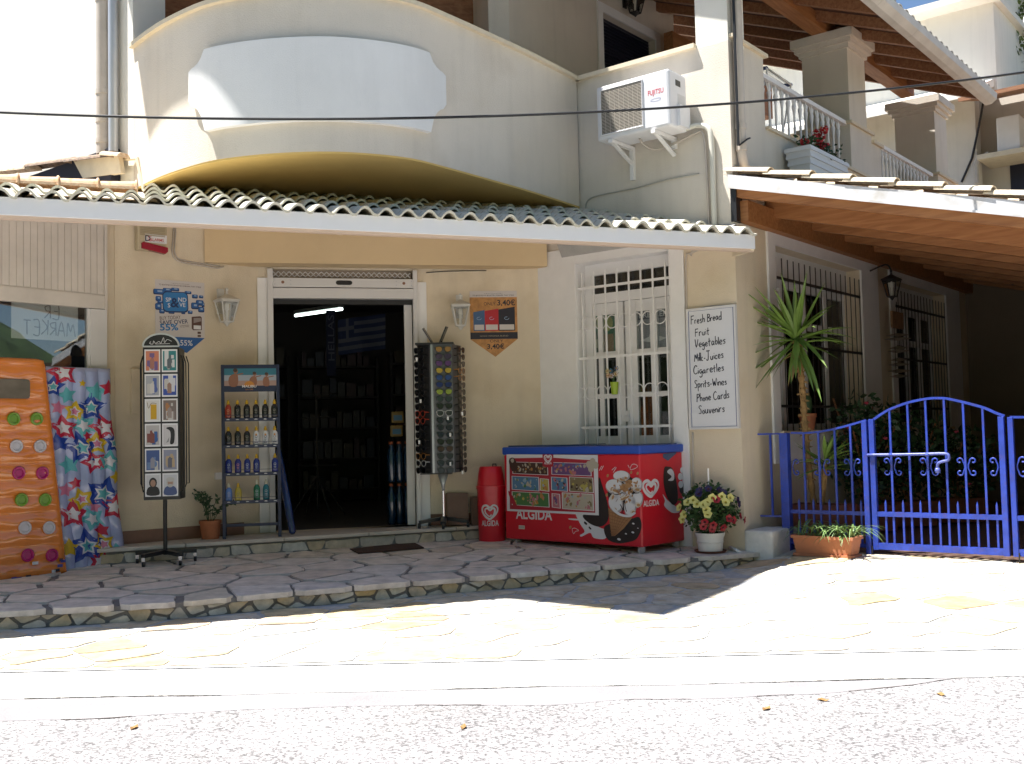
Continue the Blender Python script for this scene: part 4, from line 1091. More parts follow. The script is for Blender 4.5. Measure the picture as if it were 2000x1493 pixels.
def barrel_mesh(name, L_, r0, r1, m_):
    b = MB(); n = 8; th = 0.014
    def ring_(x, r): return [(x, -r * math.cos(math.pi * i / n), r * 0.55 * math.sin(math.pi * i / n)) for i in range(n + 1)]
    A, B = ring_(0, r0), ring_(L_, r1); a, c = ring_(0, r0 - th), ring_(L_, r1 - th)
    for i in range(n):
        b.poly([A[i], B[i], B[i + 1], A[i + 1]]); b.poly([a[i + 1], c[i + 1], c[i], a[i]]); b.poly([A[i + 1], a[i + 1], a[i], A[i]]); b.poly([B[i], c[i], c[i + 1], B[i + 1]])
    for k in (0, n):
        q = [A[k], a[k], c[k], B[k]]; b.poly(q if k == 0 else q[::-1])
    me = D.meshes.new(name); me.from_pydata([tuple(v) for v in b.v], [], b.f); me.materials.append(m_); me.polygons.foreach_set('use_smooth', [True] * len(me.polygons)); me.set_sharp_from_angle(angle=rad(45)); return me
clay = mat('porch_tile_clay', (0.66, 0.56, 0.40), 0.85, 0.22, 9, 0.5, 45, rnd=[(0.68, 0.58, 0.42), (0.62, 0.52, 0.38), (0.70, 0.62, 0.48), (0.64, 0.50, 0.34)], stain=(0.48, 0.33, 0.19))
bme = barrel_mesh('roof_tile', 0.40, 0.075, 0.085, clay)
PRI = PM(pr).inverted() @ FB.M
for row in range(12):
    y = 0.035 + row * 0.17; off = 0.0 if row % 2 == 0 else 0.17
    for k in range(9):
        u = -0.06 + off * 0 + k * 0.335 + (0.16 if row % 2 else 0)
        if u > PL - 0.2: continue
        M = PRI @ Matrix.Translation((u + rng.uniform(-.01, .01), y + rng.uniform(-.008, .008), pz(u) + 0.012 + (0.012 if row % 2 else 0))) @ Matrix.Rotation(math.atan(PS) - 0.065, 4, 'Y') @ Matrix.Rotation(rng.uniform(-.03, .03), 4, 'X') @ Matrix.Rotation(rng.uniform(-.02, .02), 4, 'Z')
        inst(bme, 'roof_tile', pr, M)

# ================================================================== VERANDA ROOF (upper right)
vr = thing('veranda_roof', 'dark timber veranda roof with white gutter above the upper railings', 'roof', frame=FA, u=0, z=4.9)
def vpart(b, name, m, **k): return b.build(name, m, k.pop('parent', vr), FA, **k)
GU, VE, VS = -0.62, 5.62, 0.40
def vz(y): return 5.0 + VS * (y + 0.62)
b = MB(); ng = 12
for s_ in range(6):
    ua_, ub_ = -0.25 + s_ * (VE + 0.25) / 6, -0.25 + (s_ + 1) * (VE + 0.25) / 6 - 0.004
    b = MB(); pr_ = [(GU - 0.12, 5.0), (GU - 0.11, 4.93), (GU - 0.05, 4.885), (GU + 0.02, 4.88), (GU + 0.02, 5.01)]
    n = len(pr_)
    for i in range(n):
        a, c = pr_[i], pr_[(i + 1) % n]; b.poly([(ua_, *a), (ua_, *c), (ub_, *c), (ub_, *a)])
    b.poly([(ub_, *a) for a in pr_]); b.poly([(ua_, *a) for a in pr_][::-1])
    vpart(b, 'gutter', mat('gutter_pale', (0.60, 0.585, 0.55), 0.5, 0.12, 4))
b = MB(); y0, y1 = GU, 4.2
b.mesh([(-0.25, y0, vz(y0)), (VE, y0, vz(y0)), (VE, y1, vz(y1)), (-0.25, y1, vz(y1)), (-0.25, y0, vz(y0) + 0.05), (VE, y0, vz(y0) + 0.05), (VE, y1, vz(y1) + 0.05), (-0.25, y1, vz(y1) + 0.05)], [(0, 3, 2, 1), (4, 5, 6, 7), (0, 1, 5, 4), (1, 2, 6, 5), (2, 3, 7, 6), (3, 0, 4, 7)]); vpart(b, 'roof_deck', mat('deck_dark', (0.10, 0.045, 0.03), 0.8, 0.3, 5))
for k in range(10):
    u = 0.25 + k * 0.57; b = MB(); b.bar((u, GU + 0.03, vz(GU + 0.03) - 0.055), (u, 4.1, vz(4.1) - 0.055), 0.07, 0.10); vpart(b, 'rafter', brownwood)
b = MB(); b.box(0.1, VE, 0.24, 0.40, 5.19, 5.335); vpart(b, 'beam', pine)
b = MB(); b.box(2.9, VE, 2.16, 2.28, 5.3, 5.75); vpart(b, 'ledger', pine)
vbm = barrel_mesh('roof_tile', 0.42, 0.075, 0.085, mat('grey_tile', (0.45, 0.42, 0.38), 0.9, 0.3, 8))
VRI = PM(vr).inverted() @ FA.M
for k in range(30):
    u = 0.12 + k * 0.185
    if u > VE: break
    M = VRI @ Matrix.Translation((u, GU - 0.05, vz(GU) + 0.055)) @ Matrix.Rotation(rad(90), 4, 'Z') @ Matrix.Rotation(-math.atan(VS), 4, 'Y')
    inst(vbm, 'roof_tile', vr, M)

# ================================================================== WHITE VILLA FARTHER RIGHT
vc = at_y(1944, 100, 19.0)
FV = Frame((vc.x, vc.y), BANG); FVA = Frame((vc.x, vc.y), AANG)
vl = thing('white_villa', 'sunlit white villa beyond the veranda with a blue roof railing', 'house', frame=FV, u=0, z=0)
def qpart(b, name, m, **k): return b.build(name, m, k.pop('parent', vl), k.pop('F', FV), **k)
vp = lambda x, y, o=0.0: FV.px(x, y, o)
ztop = vp(1940, 2)[1]; zroof = vp(1900, 175)[1]; zb = vp(1900, 178)[1]
b = MB(); b.box(-5.5, 0, 0, 4.5, zroof - 0.3, ztop - 0.02); qpart(b, 'wall', white_wall)
b = MB(); b.box(-5.7, 0.12, -0.45, 4.6, ztop - 0.02, ztop + 0.10); qpart(b, 'roof_slab', white_wall)
b = MB(); b.box(-0.9, 0.0, 0.6, 3.5, ztop + 0.10, ztop + 1.6); qpart(b, 'stair_house', white_wall)
ur0, zr0 = vp(1762, 38, 0.3); ur1, zr1 = vp(1875, 12, 0.3)
b = MB(); b.box(-5.4, -0.92, 0.3, 0.36, zr1 - 0.10, zr1 + 0.12); qpart(b, 'roof_railing', mat('navy_rail', (0.03, 0.035, 0.22), 0.5))
le = vp(1700, 180)[0]
zl_ = zroof + 0.02
b = MB(); b.mesh([(-7.5, -1.6, zl_ - 0.62), (-0.05, -1.6, zl_ - 0.62), (-0.05, 0.0, zl_ - 0.05), (-7.5, 0.0, zl_ - 0.05), (-7.5, -1.6, zl_ - 0.50), (-0.05, -1.6, zl_ - 0.50), (-0.05, 0, zl_ + 0.1), (-7.5, 0, zl_ + 0.1)], [(0, 3, 2, 1), (4, 5, 6, 7), (0, 1, 5, 4), (1, 2, 6, 5), (3, 0, 4, 7)]); qpart(b, 'eave', white_wall)
b = MB(); b.box(-7.5, -0.2, -0.8, -0.5, -0.2, zl_ - 0.35); qpart(b, 'wall', cream_up)
b = MB(); b.box(-3.0, 3.6, -0.15, 0.2, -0.2, zl_ - 0.3); qpart(b, 'wall', cream_up)
b = MB(); u0 = vp(1915, 260, -0.8)[0]; P = [vp(x, y, -0.82) for x, y in ((1922, 190), (1915, 230), (1908, 265), (1898, 310), (1878, 356))]
b.tube([(p[0], -0.82, p[1]) for p in P], 0.02, 5); qpart(b, 'cable', rail_black)
b = MB(); P = [vp(x, y, -0.85) for x, y in ((1908, 358), (1907, 326), (1912, 312), (1932, 300))]; b.tube([(p[0], -0.86, p[1]) for p in P], 0.045, 7); qpart(b, 'drainpipe', pvc)
b = MB(); b.mesh([(-0.1, -2.2, zl_ - 0.85), (3.2, -2.2, zl_ - 0.85), (3.2, -0.2, zl_ - 0.35), (-0.1, -0.2, zl_ - 0.35), (-0.1, -2.2, zl_ - 0.78), (3.2, -2.2, zl_ - 0.78), (3.2, -0.2, zl_ - 0.28), (-0.1, -0.2, zl_ - 0.28)], [(0, 3, 2, 1), (4, 5, 6, 7), (0, 1, 5, 4), (1, 2, 6, 5), (2, 3, 7, 6), (3, 0, 4, 7)]); qpart(b, 'canopy', [brownwood])
u0, z0 = vp(1985, 345, -0.17); b = MB(); b.box(u0 - 0.1, u0 + 1.2, -0.17, -0.15, 2.0, z0 + 0.25); qpart(b, 'window', MATS['shutter_navy'])  # dark panel stands in for the shaded recess under the canopy
# its air conditioner on a bracketed shelf
u0, z0 = vp(1948, 300, -0.9); u1, z1 = vp(1990, 222, -0.9)
ac2 = thing('air_conditioner', 'white outdoor air conditioner under the dark canopy of the far villa', 'air conditioner', frame=FV, u=(u0 + u1) / 2, y=-0.55, z=z0)
wv = (u1 - u0) / 2
b = MB(); b.box(-wv, wv, -0.35, 0.25, 0, (z1 - z0)); b.build('case', white_p, ac2, bevel=0.02)
b = MB(); b.box(-wv - 0.3, wv + 0.3, -0.5, 0.36, -0.09, -0.002); b.build('shelf', stone_cap, ac2)
# trees and scroll ironwork at the right edge of the sky
def leaf_cloud(b, n, fpos, size, rng, m=0, droop=0.0):
    for _ in range(n):
        p = Vector(fpos()); d = Vector((rng.gauss(0, 1), rng.gauss(0, 1), rng.gauss(0, 0.7) - droop)).normalized(); s_ = d.orthogonal().normalized(); s_ = Matrix.Rotation(rng.uniform(0, 6.28), 3, d) @ s_
        l = size * rng.uniform(0.7, 1.3); w_ = l * 0.28
        b.poly([p, p + d * l * 0.5 + s_ * w_, p + d * l, p + d * l * 0.5 - s_ * w_], m)
tp = at_y(2006, 70, 21.0)
tr = thing('garden_tree', 'leafy green tree beside the far villa at the right edge', 'tree', (tp.x, tp.y, 0))
b = MB(); b.tube([(0, 0, -0.3), (0.1, 0, 3), (-0.1, 0.1, tp.z)], [0.16, 0.12, 0.05], 7); b.tube([(0.05, 0, 3.5), (0.8, 0.2, tp.z)], [0.07, 0.02], 5); b.tube([(0.05, 0, 4.2), (-0.7, 0.2, tp.z + 0.4)], [0.06, 0.02], 5); b.build('trunk', mat('bark', (0.16, 0.11, 0.07), 0.9, 0.3, 8), tr)
rg = random.Random(2); cs = [(rg.gauss(0.1, 0.5), rg.gauss(0, 0.5), tp.z + rg.gauss(0.1, 0.9), rg.uniform(0.25, 0.5)) for _ in range(22)]
def fp():
    c = rg.choice(cs); v = Vector((rg.gauss(0, 1), rg.gauss(0, 1), rg.gauss(0, 1))).normalized() * c[3] * rg.random() ** 0.4; return (c[0] + v.x, c[1] + v.y, c[2] + v.z)
b = MB(); leaf_cloud(b, 2600, fp, 0.13, rg); b.build('crown', mat('tree_leaf', (0.10, 0.15, 0.04), 0.6, 0.4, 3), tr, kind='stuff')
FS = Frame((at_y(1985, 70, 17.5).x, 17.5), BANG); z0 = at_y(1992, 48, 17.5).z
ir = thing('iron_scroll', 'white wrought iron scrollwork at the right edge below the sky', 'ironwork', frame=FS, u=0.1, z=z0 - 0.5)
for k, zz in enumerate((0.5, -0.02)):
    b = MB(); b.tube([(0.17 + (0.21 - 0.012 * i) * math.cos(0.35 * i + 0.5), 0, zz + (0.21 - 0.012 * i) * math.sin(0.35 * i + 0.5)) for i in range(15)], 0.03, 6); b.build('scroll', white_p, ir, smooth=True)
b = MB(); b.box(0.42, 0.48, -0.02, 0.02, -3.0, 0.9); b.build('upright', white_p, ir)
# ================================================================== THINGS ON THE WALLS
def sm(P, n=5, closed=True):
    return [(p.x, p.y) for p in smooth_line([(a, c, 0) for a, c in P], n, closed)]
ORD = ['first', 'second', 'third', 'fourth', 'fifth', 'sixth', 'seventh', 'eighth', 'ninth', 'tenth', 'eleventh', 'twelfth', 'thirteenth', 'fourteenth', 'fifteenth', 'sixteenth', 'seventeenth', 'eighteenth']
ink = mat('ink_dark', (0.015, 0.016, 0.03), 0.6)
ink_w = mat('print_white', (0.72, 0.71, 0.72), 0.5)
def pm(name, c, r=0.5): return mat('print_' + name, c, r)
HEART = [(0.30, -0.80), (0.74, -0.32), (0.98, 0.25), (0.86, 0.70), (0.45, 0.86), (0.06, 0.56), (-0.36, 0.86), (-0.80, 0.72), (-0.95, 0.25), (-0.76, -0.30), (-0.38, -0.74), (0.0, -0.95), (0.25, -0.76), (0.52, -0.36), (0.64, 0.08), (0.58, 0.40), (0.36, 0.48), (0.06, 0.20), (-0.22, 0.46), (-0.50, 0.38), (-0.56, 0.05), (-0.36, -0.32), (0.0, -0.60), (0.22, -0.36)]
def heart(b, cx, cz, w, h, y, m):
    P = sm([(cx + p[0] * w / 2, cz + p[1] * h / 2) for p in HEART], 4, False); N = len(P)
    b.ribbon(P, [w * (0.05 + 0.055 * math.sin(math.pi * min(1, 0.10 + 0.9 * i / N * 1.05) if i < N else 0)) + w * 0.02 for i in range(N)], y, m)

# ---- air conditioner on the window wall
ya = -0.36
a0 = FB.px(1166, 172, ya); a1 = FB.px(1306, 131, ya); a2 = FB.px(1164, 276, ya); a3 = FB.px(1308, 247, ya)
au0, au1 = (a0[0] + a2[0]) / 2, (a1[0] + a3[0]) / 2; az1 = (a0[1] + a1[1]) / 2; az0 = (a2[1] + a3[1]) / 2
ac = thing('air_conditioner', 'white air conditioner with FUJITSU lettering bracketed high on the cream wall', 'air conditioner', frame=FB, u=(au0 + au1) / 2, z=az0, y=-0.2)
AW, AH = (au1 - au0) / 2, az1 - az0
white_case = mat('case_white', (0.74, 0.74, 0.76), 0.4, 0.04, 4)
b = MB(); b.box(-AW, AW, -0.16, 0.14, 0, AH); b.build('case', white_case, ac, bevel=0.022)
gx0, gx1 = -AW + 0.05, -AW + 0.05 + AW * 1.16
b = MB(); b.rect(gx0, gx1, 0.05, AH - 0.05, -0.1615); b.build('fan_recess', black, ac)
b = MB(); 
for k in range(30):
    z = 0.06 + (AH - 0.12) * k / 29; b.box(gx0, gx1, -0.170, -0.164, z - 0.0022, z + 0.0022)
for k in range(10):
    x = gx0 + (gx1 - gx0) * k / 9; b.box(x - 0.001, x + 0.001, -0.168, -0.163, 0.05, AH - 0.05)
b.build('grille', mat('grille_beige', (0.55, 0.50, 0.43), 0.5), ac, kind='stuff')
b = MB(); b.tube([(gx0, -0.166, 0.045), (gx1, -0.166, 0.045), (gx1, -0.166, AH - 0.045), (gx0, -0.166, AH - 0.045)], 0.009, 6, closed=True); b.build('grille_frame', white_case, ac)
b = MB(); b.text('FUJITSU', (gx1 + AW) / 2 + 0.0, AH * 0.60, 0.042, -0.1615, 0, offset=0.01, width=0.15); b.build('lettering', pm('fuji_red', (0.62, 0.05, 0.09)), ac)
b = MB(); b.ribbon([((gx1 + AW) / 2 + 0.05 * math.cos(t * 0.4), AH * 0.5 + 0.012 * math.sin(t * 0.4)) for t in range(16)], 0.004, -0.1615); b.build('badge', pm('badge_blue', (0.25, 0.28, 0.45)), ac)
b = MB(); b.box(AW, AW + 0.002, -0.05, 0.03, AH - 0.12, AH - 0.07); b.box(AW, AW + 0.0015, -0.02, 0.10, AH * 0.30, AH * 0.62, 1); b.box(AW, AW + 0.03, -0.04, 0.13, 0.02, 0.20, 2); b.build('side_cover', [black, pm('label_grey', (0.6, 0.6, 0.6)), white_case], ac)
for x in (-AW + 0.14, AW - 0.16):
    b = MB(); b.box(x - 0.02, x + 0.02, -0.17, 0.2, -0.035, -0.004); b.box(x - 0.02, x + 0.02, 0.165, 0.2, -0.30 if x < 0 else -0.10, -0.035); b.bar((x, -0.12, -0.03), (x, 0.18, -0.16), 0.03, 0.02); b.build('bracket', white_p, ac)
b = MB(); b.tube(smooth_line([(-0.03, 0.0, -0.002), (-0.02, 0.05, -0.05), (0.05, 0.14, -0.085), (0.25, 0.17, -0.05), (AW + 0.05, 0.17, -0.01), (AW + 0.13, 0.17, -0.05), (AW + 0.15, 0.17, -0.5), (AW + 0.15, 0.17, -0.86)], 5), 0.011, 6); b.build('drain_hose', pvc, ac, smooth=True)
b = MB(); b.tube(smooth_line([(AW - 0.02, 0.12, 0.03), (AW + 0.08, 0.16, 0.05), (AW + 0.18, 0.165, 0.0), (AW + 0.205, 0.165, -0.15), (AW + 0.205, 0.165, -0.5), (AW + 0.205, 0.165, -0.86)], 5), 0.024, 8); b.build('pipe', mat('duct_pale', (0.62, 0.60, 0.52), 0.6), ac, smooth=True)

# ---- downpipe at the corner
dpz = thing('corner_downpipe', 'pale drainpipe running down the sunlit corner pillar into the tiled porch roof', 'drainpipe', frame=FA, u=0.10, z=3.1, y=-0.05)
b = MB(); b.tube([(-0.02, 0, 3.6), (-0.02, 0, 0.22), (0.0, -0.01, 0.10), (0.07, -0.02, 0.06), (0.22, -0.03, 0.03)], 0.042, 12); b.build('pipe', pvc, dpz, smooth=True, autosmooth=50)
for z in (0.22, 0.40): 
    b = MB(); b.tube([(-0.02, 0, z), (-0.02, 0, z + 0.05)], 0.048, 12); b.build('collar', pvc, dpz)
b = MB(); b.tube([(-0.085, -0.005, 3.6), (-0.085, -0.005, 0.25)], 0.012, 6); b.tube(smooth_line([(-0.085, -0.01, 0.25), (-0.04, -0.06, 0.30), (0.04, -0.05, 0.33)], 4), 0.008, 5); b.build('cable', cable_m, dpz)

# ---- overhead cable
c0, c1 = at_y(-160, 212, 6.2), at_y(2160, 118, 7.6); cmid = at_y(650, 226, 6.6)
P = []
for k in range(61):
    t = k / 60; p = c0.lerp(c1, t); 
    P.append(p)
tm = (650 + 160) / 2320; lin = c0.lerp(c1, tm); sag = cmid.z - lin.z
for k, p in enumerate(P):
    t = k / 60; s_ = (t * (1 - t)) / (tm * (1 - tm)); p.z += sag * s_
oc = thing('overhead_cable', 'thin black cable sagging across the whole street front', 'cable', tuple(P[0]))
b = MB(); b.tube([p - P[0] for p in P], 0.0085, 6); b.build('cable', cable_m, oc, smooth=True)

# ---- alarm box
q0 = FW1.px(262, 437); q1 = FW1.px(320, 500); 
al = thing('alarm_box', 'beige louvred burglar alarm box with a red strip under the awning', 'alarm', frame=FW1, u=(q0[0] + q1[0]) / 2, z=q1[1])
hw_ = (q1[0] - q0[0]) / 2; hh_ = q0[1] - q1[1] + 0.04
beige = mat('alarm_beige', (0.50, 0.42, 0.28), 0.5)
b = MB(); b.box(-hw_, hw_, -0.08, 0, 0.02, hh_); b.build('case', beige, al, bevel=0.01)
for k in range(9):
    z = hh_ - 0.03 - k * 0.014; b = MB(); b.box(-hw_ + 0.02, hw_ - 0.02, -0.086, -0.08, z - 0.004, z + 0.003); b.build('louvre', mat('alarm_louvre', (0.40, 0.33, 0.21), 0.5), al)
b = MB(); b.rect(-hw_ + 0.06, hw_ - 0.005, hh_ * 0.30, hh_ * 0.55, -0.0815, 0); b.text('D', -hw_ + 0.085, hh_ * 0.34, 0.048, -0.083, 1, offset=0.02); b.text('ALARMS', 0.035, hh_ * 0.355, 0.024, -0.083, 2, offset=0.01, width=0.12); b.ribbon([(-hw_ + 0.105 + 0.02 * math.cos(t * 0.5), hh_ * 0.41 + 0.02 * math.sin(t * 0.5)) for t in range(2, 12)], 0.004, -0.0835, 2); b.rect(-0.0, hw_ - 0.02, hh_ * 0.325, hh_ * 0.33, -0.083, 1)
b.build('sticker', [ink_w, ink, pm('alarm_red', (0.5, 0.06, 0.05))], al)
b = MB(); b.prism([(-hw_ + 0.03, 0.03), (hw_ - 0.02, 0.0), (hw_ + 0.0, 0.02), (hw_ + 0.0, 0.055), (-hw_ + 0.045, 0.085), (-hw_ + 0.03, 0.075)], -0.095, -0.05); b.build('strobe', mat('strobe_red', (0.30, 0.01, 0.03), 0.25), al)

# ---- lanterns
lglass = glass('lantern_glass', (0.92, 0.92, 0.88), 0.05, 1.0)
def lantern(name, label, F, px_, py_, sc, m, group=None, hang=False, out=0.14):
    u, z = F.px(px_, py_, -out)
    t = thing(name, label, 'wall lamp', frame=F, u=u, z=z, y=-out, group=group)
    h, w0, w1 = 0.17 * sc, 0.038 * sc, 0.072 * sc
    b = MB()
    for sx in (-1, 1):
        for sy in (-1, 1): b.bar((sx * w0, sy * w0, -h), (sx * w1, sy * w1, 0), 0.010 * sc, 0.010 * sc)
    for z_, w_ in ((-h, w0), (-0.004, w1)):
        for (xa, ya_, xb, yb) in ((-1, -1, 1, -1), (1, -1, 1, 1), (1, 1, -1, 1), (-1, 1, -1, -1)): b.bar((xa * w_, ya_ * w_, z_), (xb * w_, yb * w_, z_), 0.010 * sc, 0.010 * sc)
    b.build('frame', m, t)
    b = MB(); A = [(-w1, -w1, 0), (w1, -w1, 0), (w1, w1, 0), (-w1, w1, 0)]; B = [(-w0, -w0, -h), (w0, -w0, -h), (w0, w0, -h), (-w0, w0, -h)]
    for i in range(4): j = (i + 1) % 4; b.poly([B[i], B[j], A[j], A[i]])
    b.build('glass', lglass, t)
    b = MB(); b.lathe([(w1 * 1.65, 0.002), (w1 * 1.6, 0.014 * sc), (w1 * 0.5, 0.05 * sc), (0.012 * sc, 0.062 * sc), (0.010 * sc, 0.085 * sc), (0.017 * sc, 0.10 * sc), (0.008 * sc, 0.115 * sc)], 4, ang=0.5); b.build('cap', m, t)
    b = MB(); b.lathe([(0.012 * sc, -h * 0.95), (0.012 * sc, -h * 0.45), (0.02 * sc, -h * 0.4), (0.018 * sc, -h * 0.15), (0.005, -0.01)], 8); b.build('bulb', mat('bulb', (0.75, 0.73, 0.68), 0.3), t)
    b = MB(); b.lathe([(w0 * 0.9, -h), (w0 * 0.5, -h - 0.02 * sc), (0.004, -h - 0.04 * sc)], 8)
    if hang: P = [(-0.0, 0.0, 0.10 * sc), (0.0, 0.02, 0.15 * sc), (0.0, 0.07, 0.17 * sc), (0, out - 0.01, 0.12 * sc)]
    else: P = [(0.0, w1 * 0.5, 0.03 * sc), (0.0, w1 + 0.01, 0.05 * sc), (0, out - 0.01, 0.02 * sc)]
    b.tube(smooth_line(P, 4), 0.009 * sc, 6); b.box(-0.03 * sc, 0.03 * sc, out - 0.016, out, -0.09 * sc, 0.12 * sc); b.build('arm', m, t)
    return t
lwhite = mat('lantern_white', (0.62, 0.60, 0.56), 0.45, 0.1, 8)
lantern('wall_lantern', 'white square lantern between the blue poster and the shop door', FW1, 443, 589, 1.05, lwhite, 'white lanterns beside the door')
lantern('wall_lantern', 'white square lantern between the doorway and the orange price poster', FW2, 899, 599, 1.05, lwhite, 'white lanterns beside the door')
lantern('wall_lantern', 'black iron lantern on a curved arm between the barred windows', FA, 1741, 548, 1.0, rail_black, hang=True, out=0.24)
lantern('wall_lantern', 'small black lantern cut off by the top edge over the shuttered window', FI, 1240, -8, 1.2, rail_black, hang=True, out=0.15)
lantern('wall_lantern', 'small black lantern in the dark porch at the far right edge', FA, 1996, 640, 1.0, rail_black, hang=True, out=0.25)

# ---- posters
def poster(label, F, corners, off, tip, name='poster'):
    P = [F.px(x, y, off) for x, y in corners]
    u = sum(p[0] for p in P) / 4; z = min(p[1] for p in P)
    t = thing(name, label, 'poster', frame=F, u=u, z=z, y=off)
    return t, [(p[0] - u, p[1] - z) for p in P]
pw_ = pm('poster_white', (0.60, 0.55, 0.53)); pblue = pm('poster_blue', (0.02, 0.11, 0.34)); pblue2 = pm('poster_blue2', (0.03, 0.19, 0.46)); pdkb = pm('poster_navy', (0.01, 0.03, 0.11)); pbrown = pm('poster_brown', (0.10, 0.045, 0.035)); plight = pm('poster_lightblue', (0.30, 0.42, 0.60))
t, c = poster('white and blue SPEND & SAVE cigarette price poster left of the door', FW1, [(303, 545), (399, 556), (400, 661), (303, 656)], -0.006, None)
W_ = c[1][0] - c[0][0]; H_ = c[0][1] - c[3][1]; x0 = c[0][0]; zb = (c[2][1] + c[3][1]) / 2
b = MB(); b.box(x0, x0 + W_, 0, 0.005, zb, zb + H_); b.build('sheet', pw_, t)
b = MB(); b.prism([(x0, zb - 0.001), (x0 + W_, zb - 0.001), (x0 + W_ * 0.63, zb - H_ * 0.28), (x0 + W_ * 0.40, zb - H_ * 0.22)], 0.0, 0.005); b.build('pennant', pblue, t)
X = lambda f: x0 + W_ * f
Zf = lambda f: zb + H_ * (1 - f)
b = MB(); rg = random.Random(8)
def rrect(b, cx, cz, w_, h_, y, m, r=0.25, rot=0.0):
    P = []; rr = min(w_, h_) * r
    for (sx, sz, a) in ((1, 1, 0), (-1, 1, 90), (-1, -1, 180), (1, -1, 270)):
        for k in range(4):
            t_ = rad(a + 30 * k); P.append((sx * (w_ / 2 - rr) + rr * math.cos(t_), sz * (h_ / 2 - rr) + rr * math.sin(t_)))
    ca, sa = math.cos(rot), math.sin(rot); b.flat([(cx + p[0] * ca - p[1] * sa, cz + p[0] * sa + p[1] * ca) for p in P], y, m)
for fx, fy, w_, h_ in ((.08, .22, .24, .10), (.06, .34, .11, .09), (.06, .48, .13, .12), (.13, .56, .11, .08), (.24, .18, .18, .07), (.32, .57, .12, .05), (.66, .20, .14, .05), (.80, .26, .12, .07), (.93, .26, .09, .05), (.90, .37, .16, .10), (.80, .43, .16, .12), (.93, .49, .13, .10), (.97, .40, .06, .08), (.70, .55, .10, .06), (.40, .16, .16, .06), (.56, .57, .08, .04), (.10, .40, .12, .05)):
    rrect(b, X(fx), Zf(fy), W_ * w_, H_ * h_, -0.001, 1); rrect(b, X(fx), Zf(fy - 0.008), W_ * w_ * .86, H_ * h_ * .75, -0.0016, 0); rrect(b, X(fx + .01), Zf(fy - 0.012), W_ * w_ * .4, H_ * h_ * .3, -0.002, 4)
rrect(b, X(.40), Zf(.385), W_ * .52, H_ * .37, -0.0024, 1, 0.2, 0.03); rrect(b, X(.40), Zf(.38), W_ * .485, H_ * .33, -0.0028, 2, 0.2, 0.03)
b.text('SP', X(.26), Zf(.385), H_ * .075, -0.0034, 3, offset=0.01); b.text('ND', X(.54), Zf(.37), H_ * .075, -0.0034, 3, offset=0.01); b.text('S', X(.27), Zf(.485), H_ * .075, -0.0034, 3, offset=0.01); b.text('VE', X(.54), Zf(.46), H_ * .075, -0.0034, 3, offset=0.01); b.text('&', X(.39), Zf(.475), H_ * .17, -0.0034, 1, offset=0.02)
b.text('BUY TODAY', X(.09), Zf(.715), H_ * .065, -0.001, 5, 'l', rot=0.10, width=W_ * .42); b.text('SAVE OVER', X(.09), Zf(.80), H_ * .075, -0.001, 1, 'l', rot=0.10, offset=0.01, width=W_ * .57); b.text('55%', X(.09), Zf(.90), H_ * .115, -0.001, 2, 'l', rot=0.06, offset=0.025, width=W_ * .37)
b.text('COMPARED', X(.49), Zf(.81), H_ * .022, -0.001, 5, 'l', rot=0.1, width=W_ * .19); b.text('TO 20s PRICE', X(.49), Zf(.835), H_ * .022, -0.001, 5, 'l', rot=0.1, width=W_ * .19)
b.text('ΤΟ ΚΑΠΝΙΣΜΑ ΒΛΑΠΤΕΙ ΣΟΒΑΡΑ ΤΗΝ ΥΓΕΙΑ', X(.5), Zf(.10), H_ * .025, -0.001, 5, width=W_ * .86, offset=0.01); b.text('Το υπουργείο υγείας προειδοποιεί', X(.5), Zf(.055), H_ * .012, -0.001, 5, width=W_ * .38)
b.flat([(X(.73), Zf(.63)), (X(.91), Zf(.61)), (X(.94), Zf(.63)), (X(.94), Zf(.86)), (X(.76), Zf(.87)), (X(.73), Zf(.84))], -0.001, 5); b.flat([(X(.77), Zf(.65)), (X(.92), Zf(.64)), (X(.93), Zf(.70)), (X(.77), Zf(.74))], -0.0016, 6); b.rect(X(.77), X(.92), Zf(.85), Zf(.78), -0.0016, 0 + 3); b.rect(X(.85), X(.92), Zf(.93), Zf(.89), -0.001, 5); b.rect(X(.85), X(.92), Zf(.985), Zf(.95), -0.001, 5)
b.text('55%', X(.62), zb - H_ * .15, H_ * .10, -0.001, 3, offset=0.01)
b.build('print', [pblue, pdkb, pblue2, ink_w, plight, pbrown, pm('poster_grey', (.30, .25, .24))], t)
t, c = poster('orange and white price poster ONLY 3,40€ right of the doorway', FW2, [(917, 570), (1009, 565), (1012, 661), (920, 664)], -0.006, None)
W_ = c[1][0] - c[0][0]; H_ = c[0][1] - c[3][1]; x0 = c[0][0]; zb = (c[2][1] + c[3][1]) / 2
por = mat('print_orange', (0.52, 0.25, 0.08), 0.5, 0.35, 18); 
b = MB(); b.box(x0, x0 + W_, 0, 0.005, zb, zb + H_); b.build('sheet', por, t)
b = MB(); b.prism([(x0, zb - 0.001), (x0 + W_, zb - 0.001), (X(.52), zb - H_ * .37)], 0, 0.005); b.build('pennant', por, t)
b = MB(); b.rect(x0, x0 + W_, Zf(.13), Zf(0), -0.001, 0); b.text('ΤΟ ΚΑΠΝΙΣΜΑ ΒΛΑΠΤΕΙ ΣΟΒΑΡΑ ΤΗΝ ΥΓΕΙΑ', X(.5), Zf(.105), H_ * .026, -0.0016, 1, width=W_ * .88, offset=0.01); b.text('Το υπουργείο υγείας προειδοποιεί', X(.5), Zf(.055), H_ * .012, -0.0016, 1, width=W_ * .4)
b.text('ONLY', X(.42), Zf(.30), H_ * .07, -0.001, 1, width=W_ * .25); b.text('3,40€', X(.77), Zf(.30), H_ * .115, -0.001, 1, offset=0.02, width=W_ * .38)
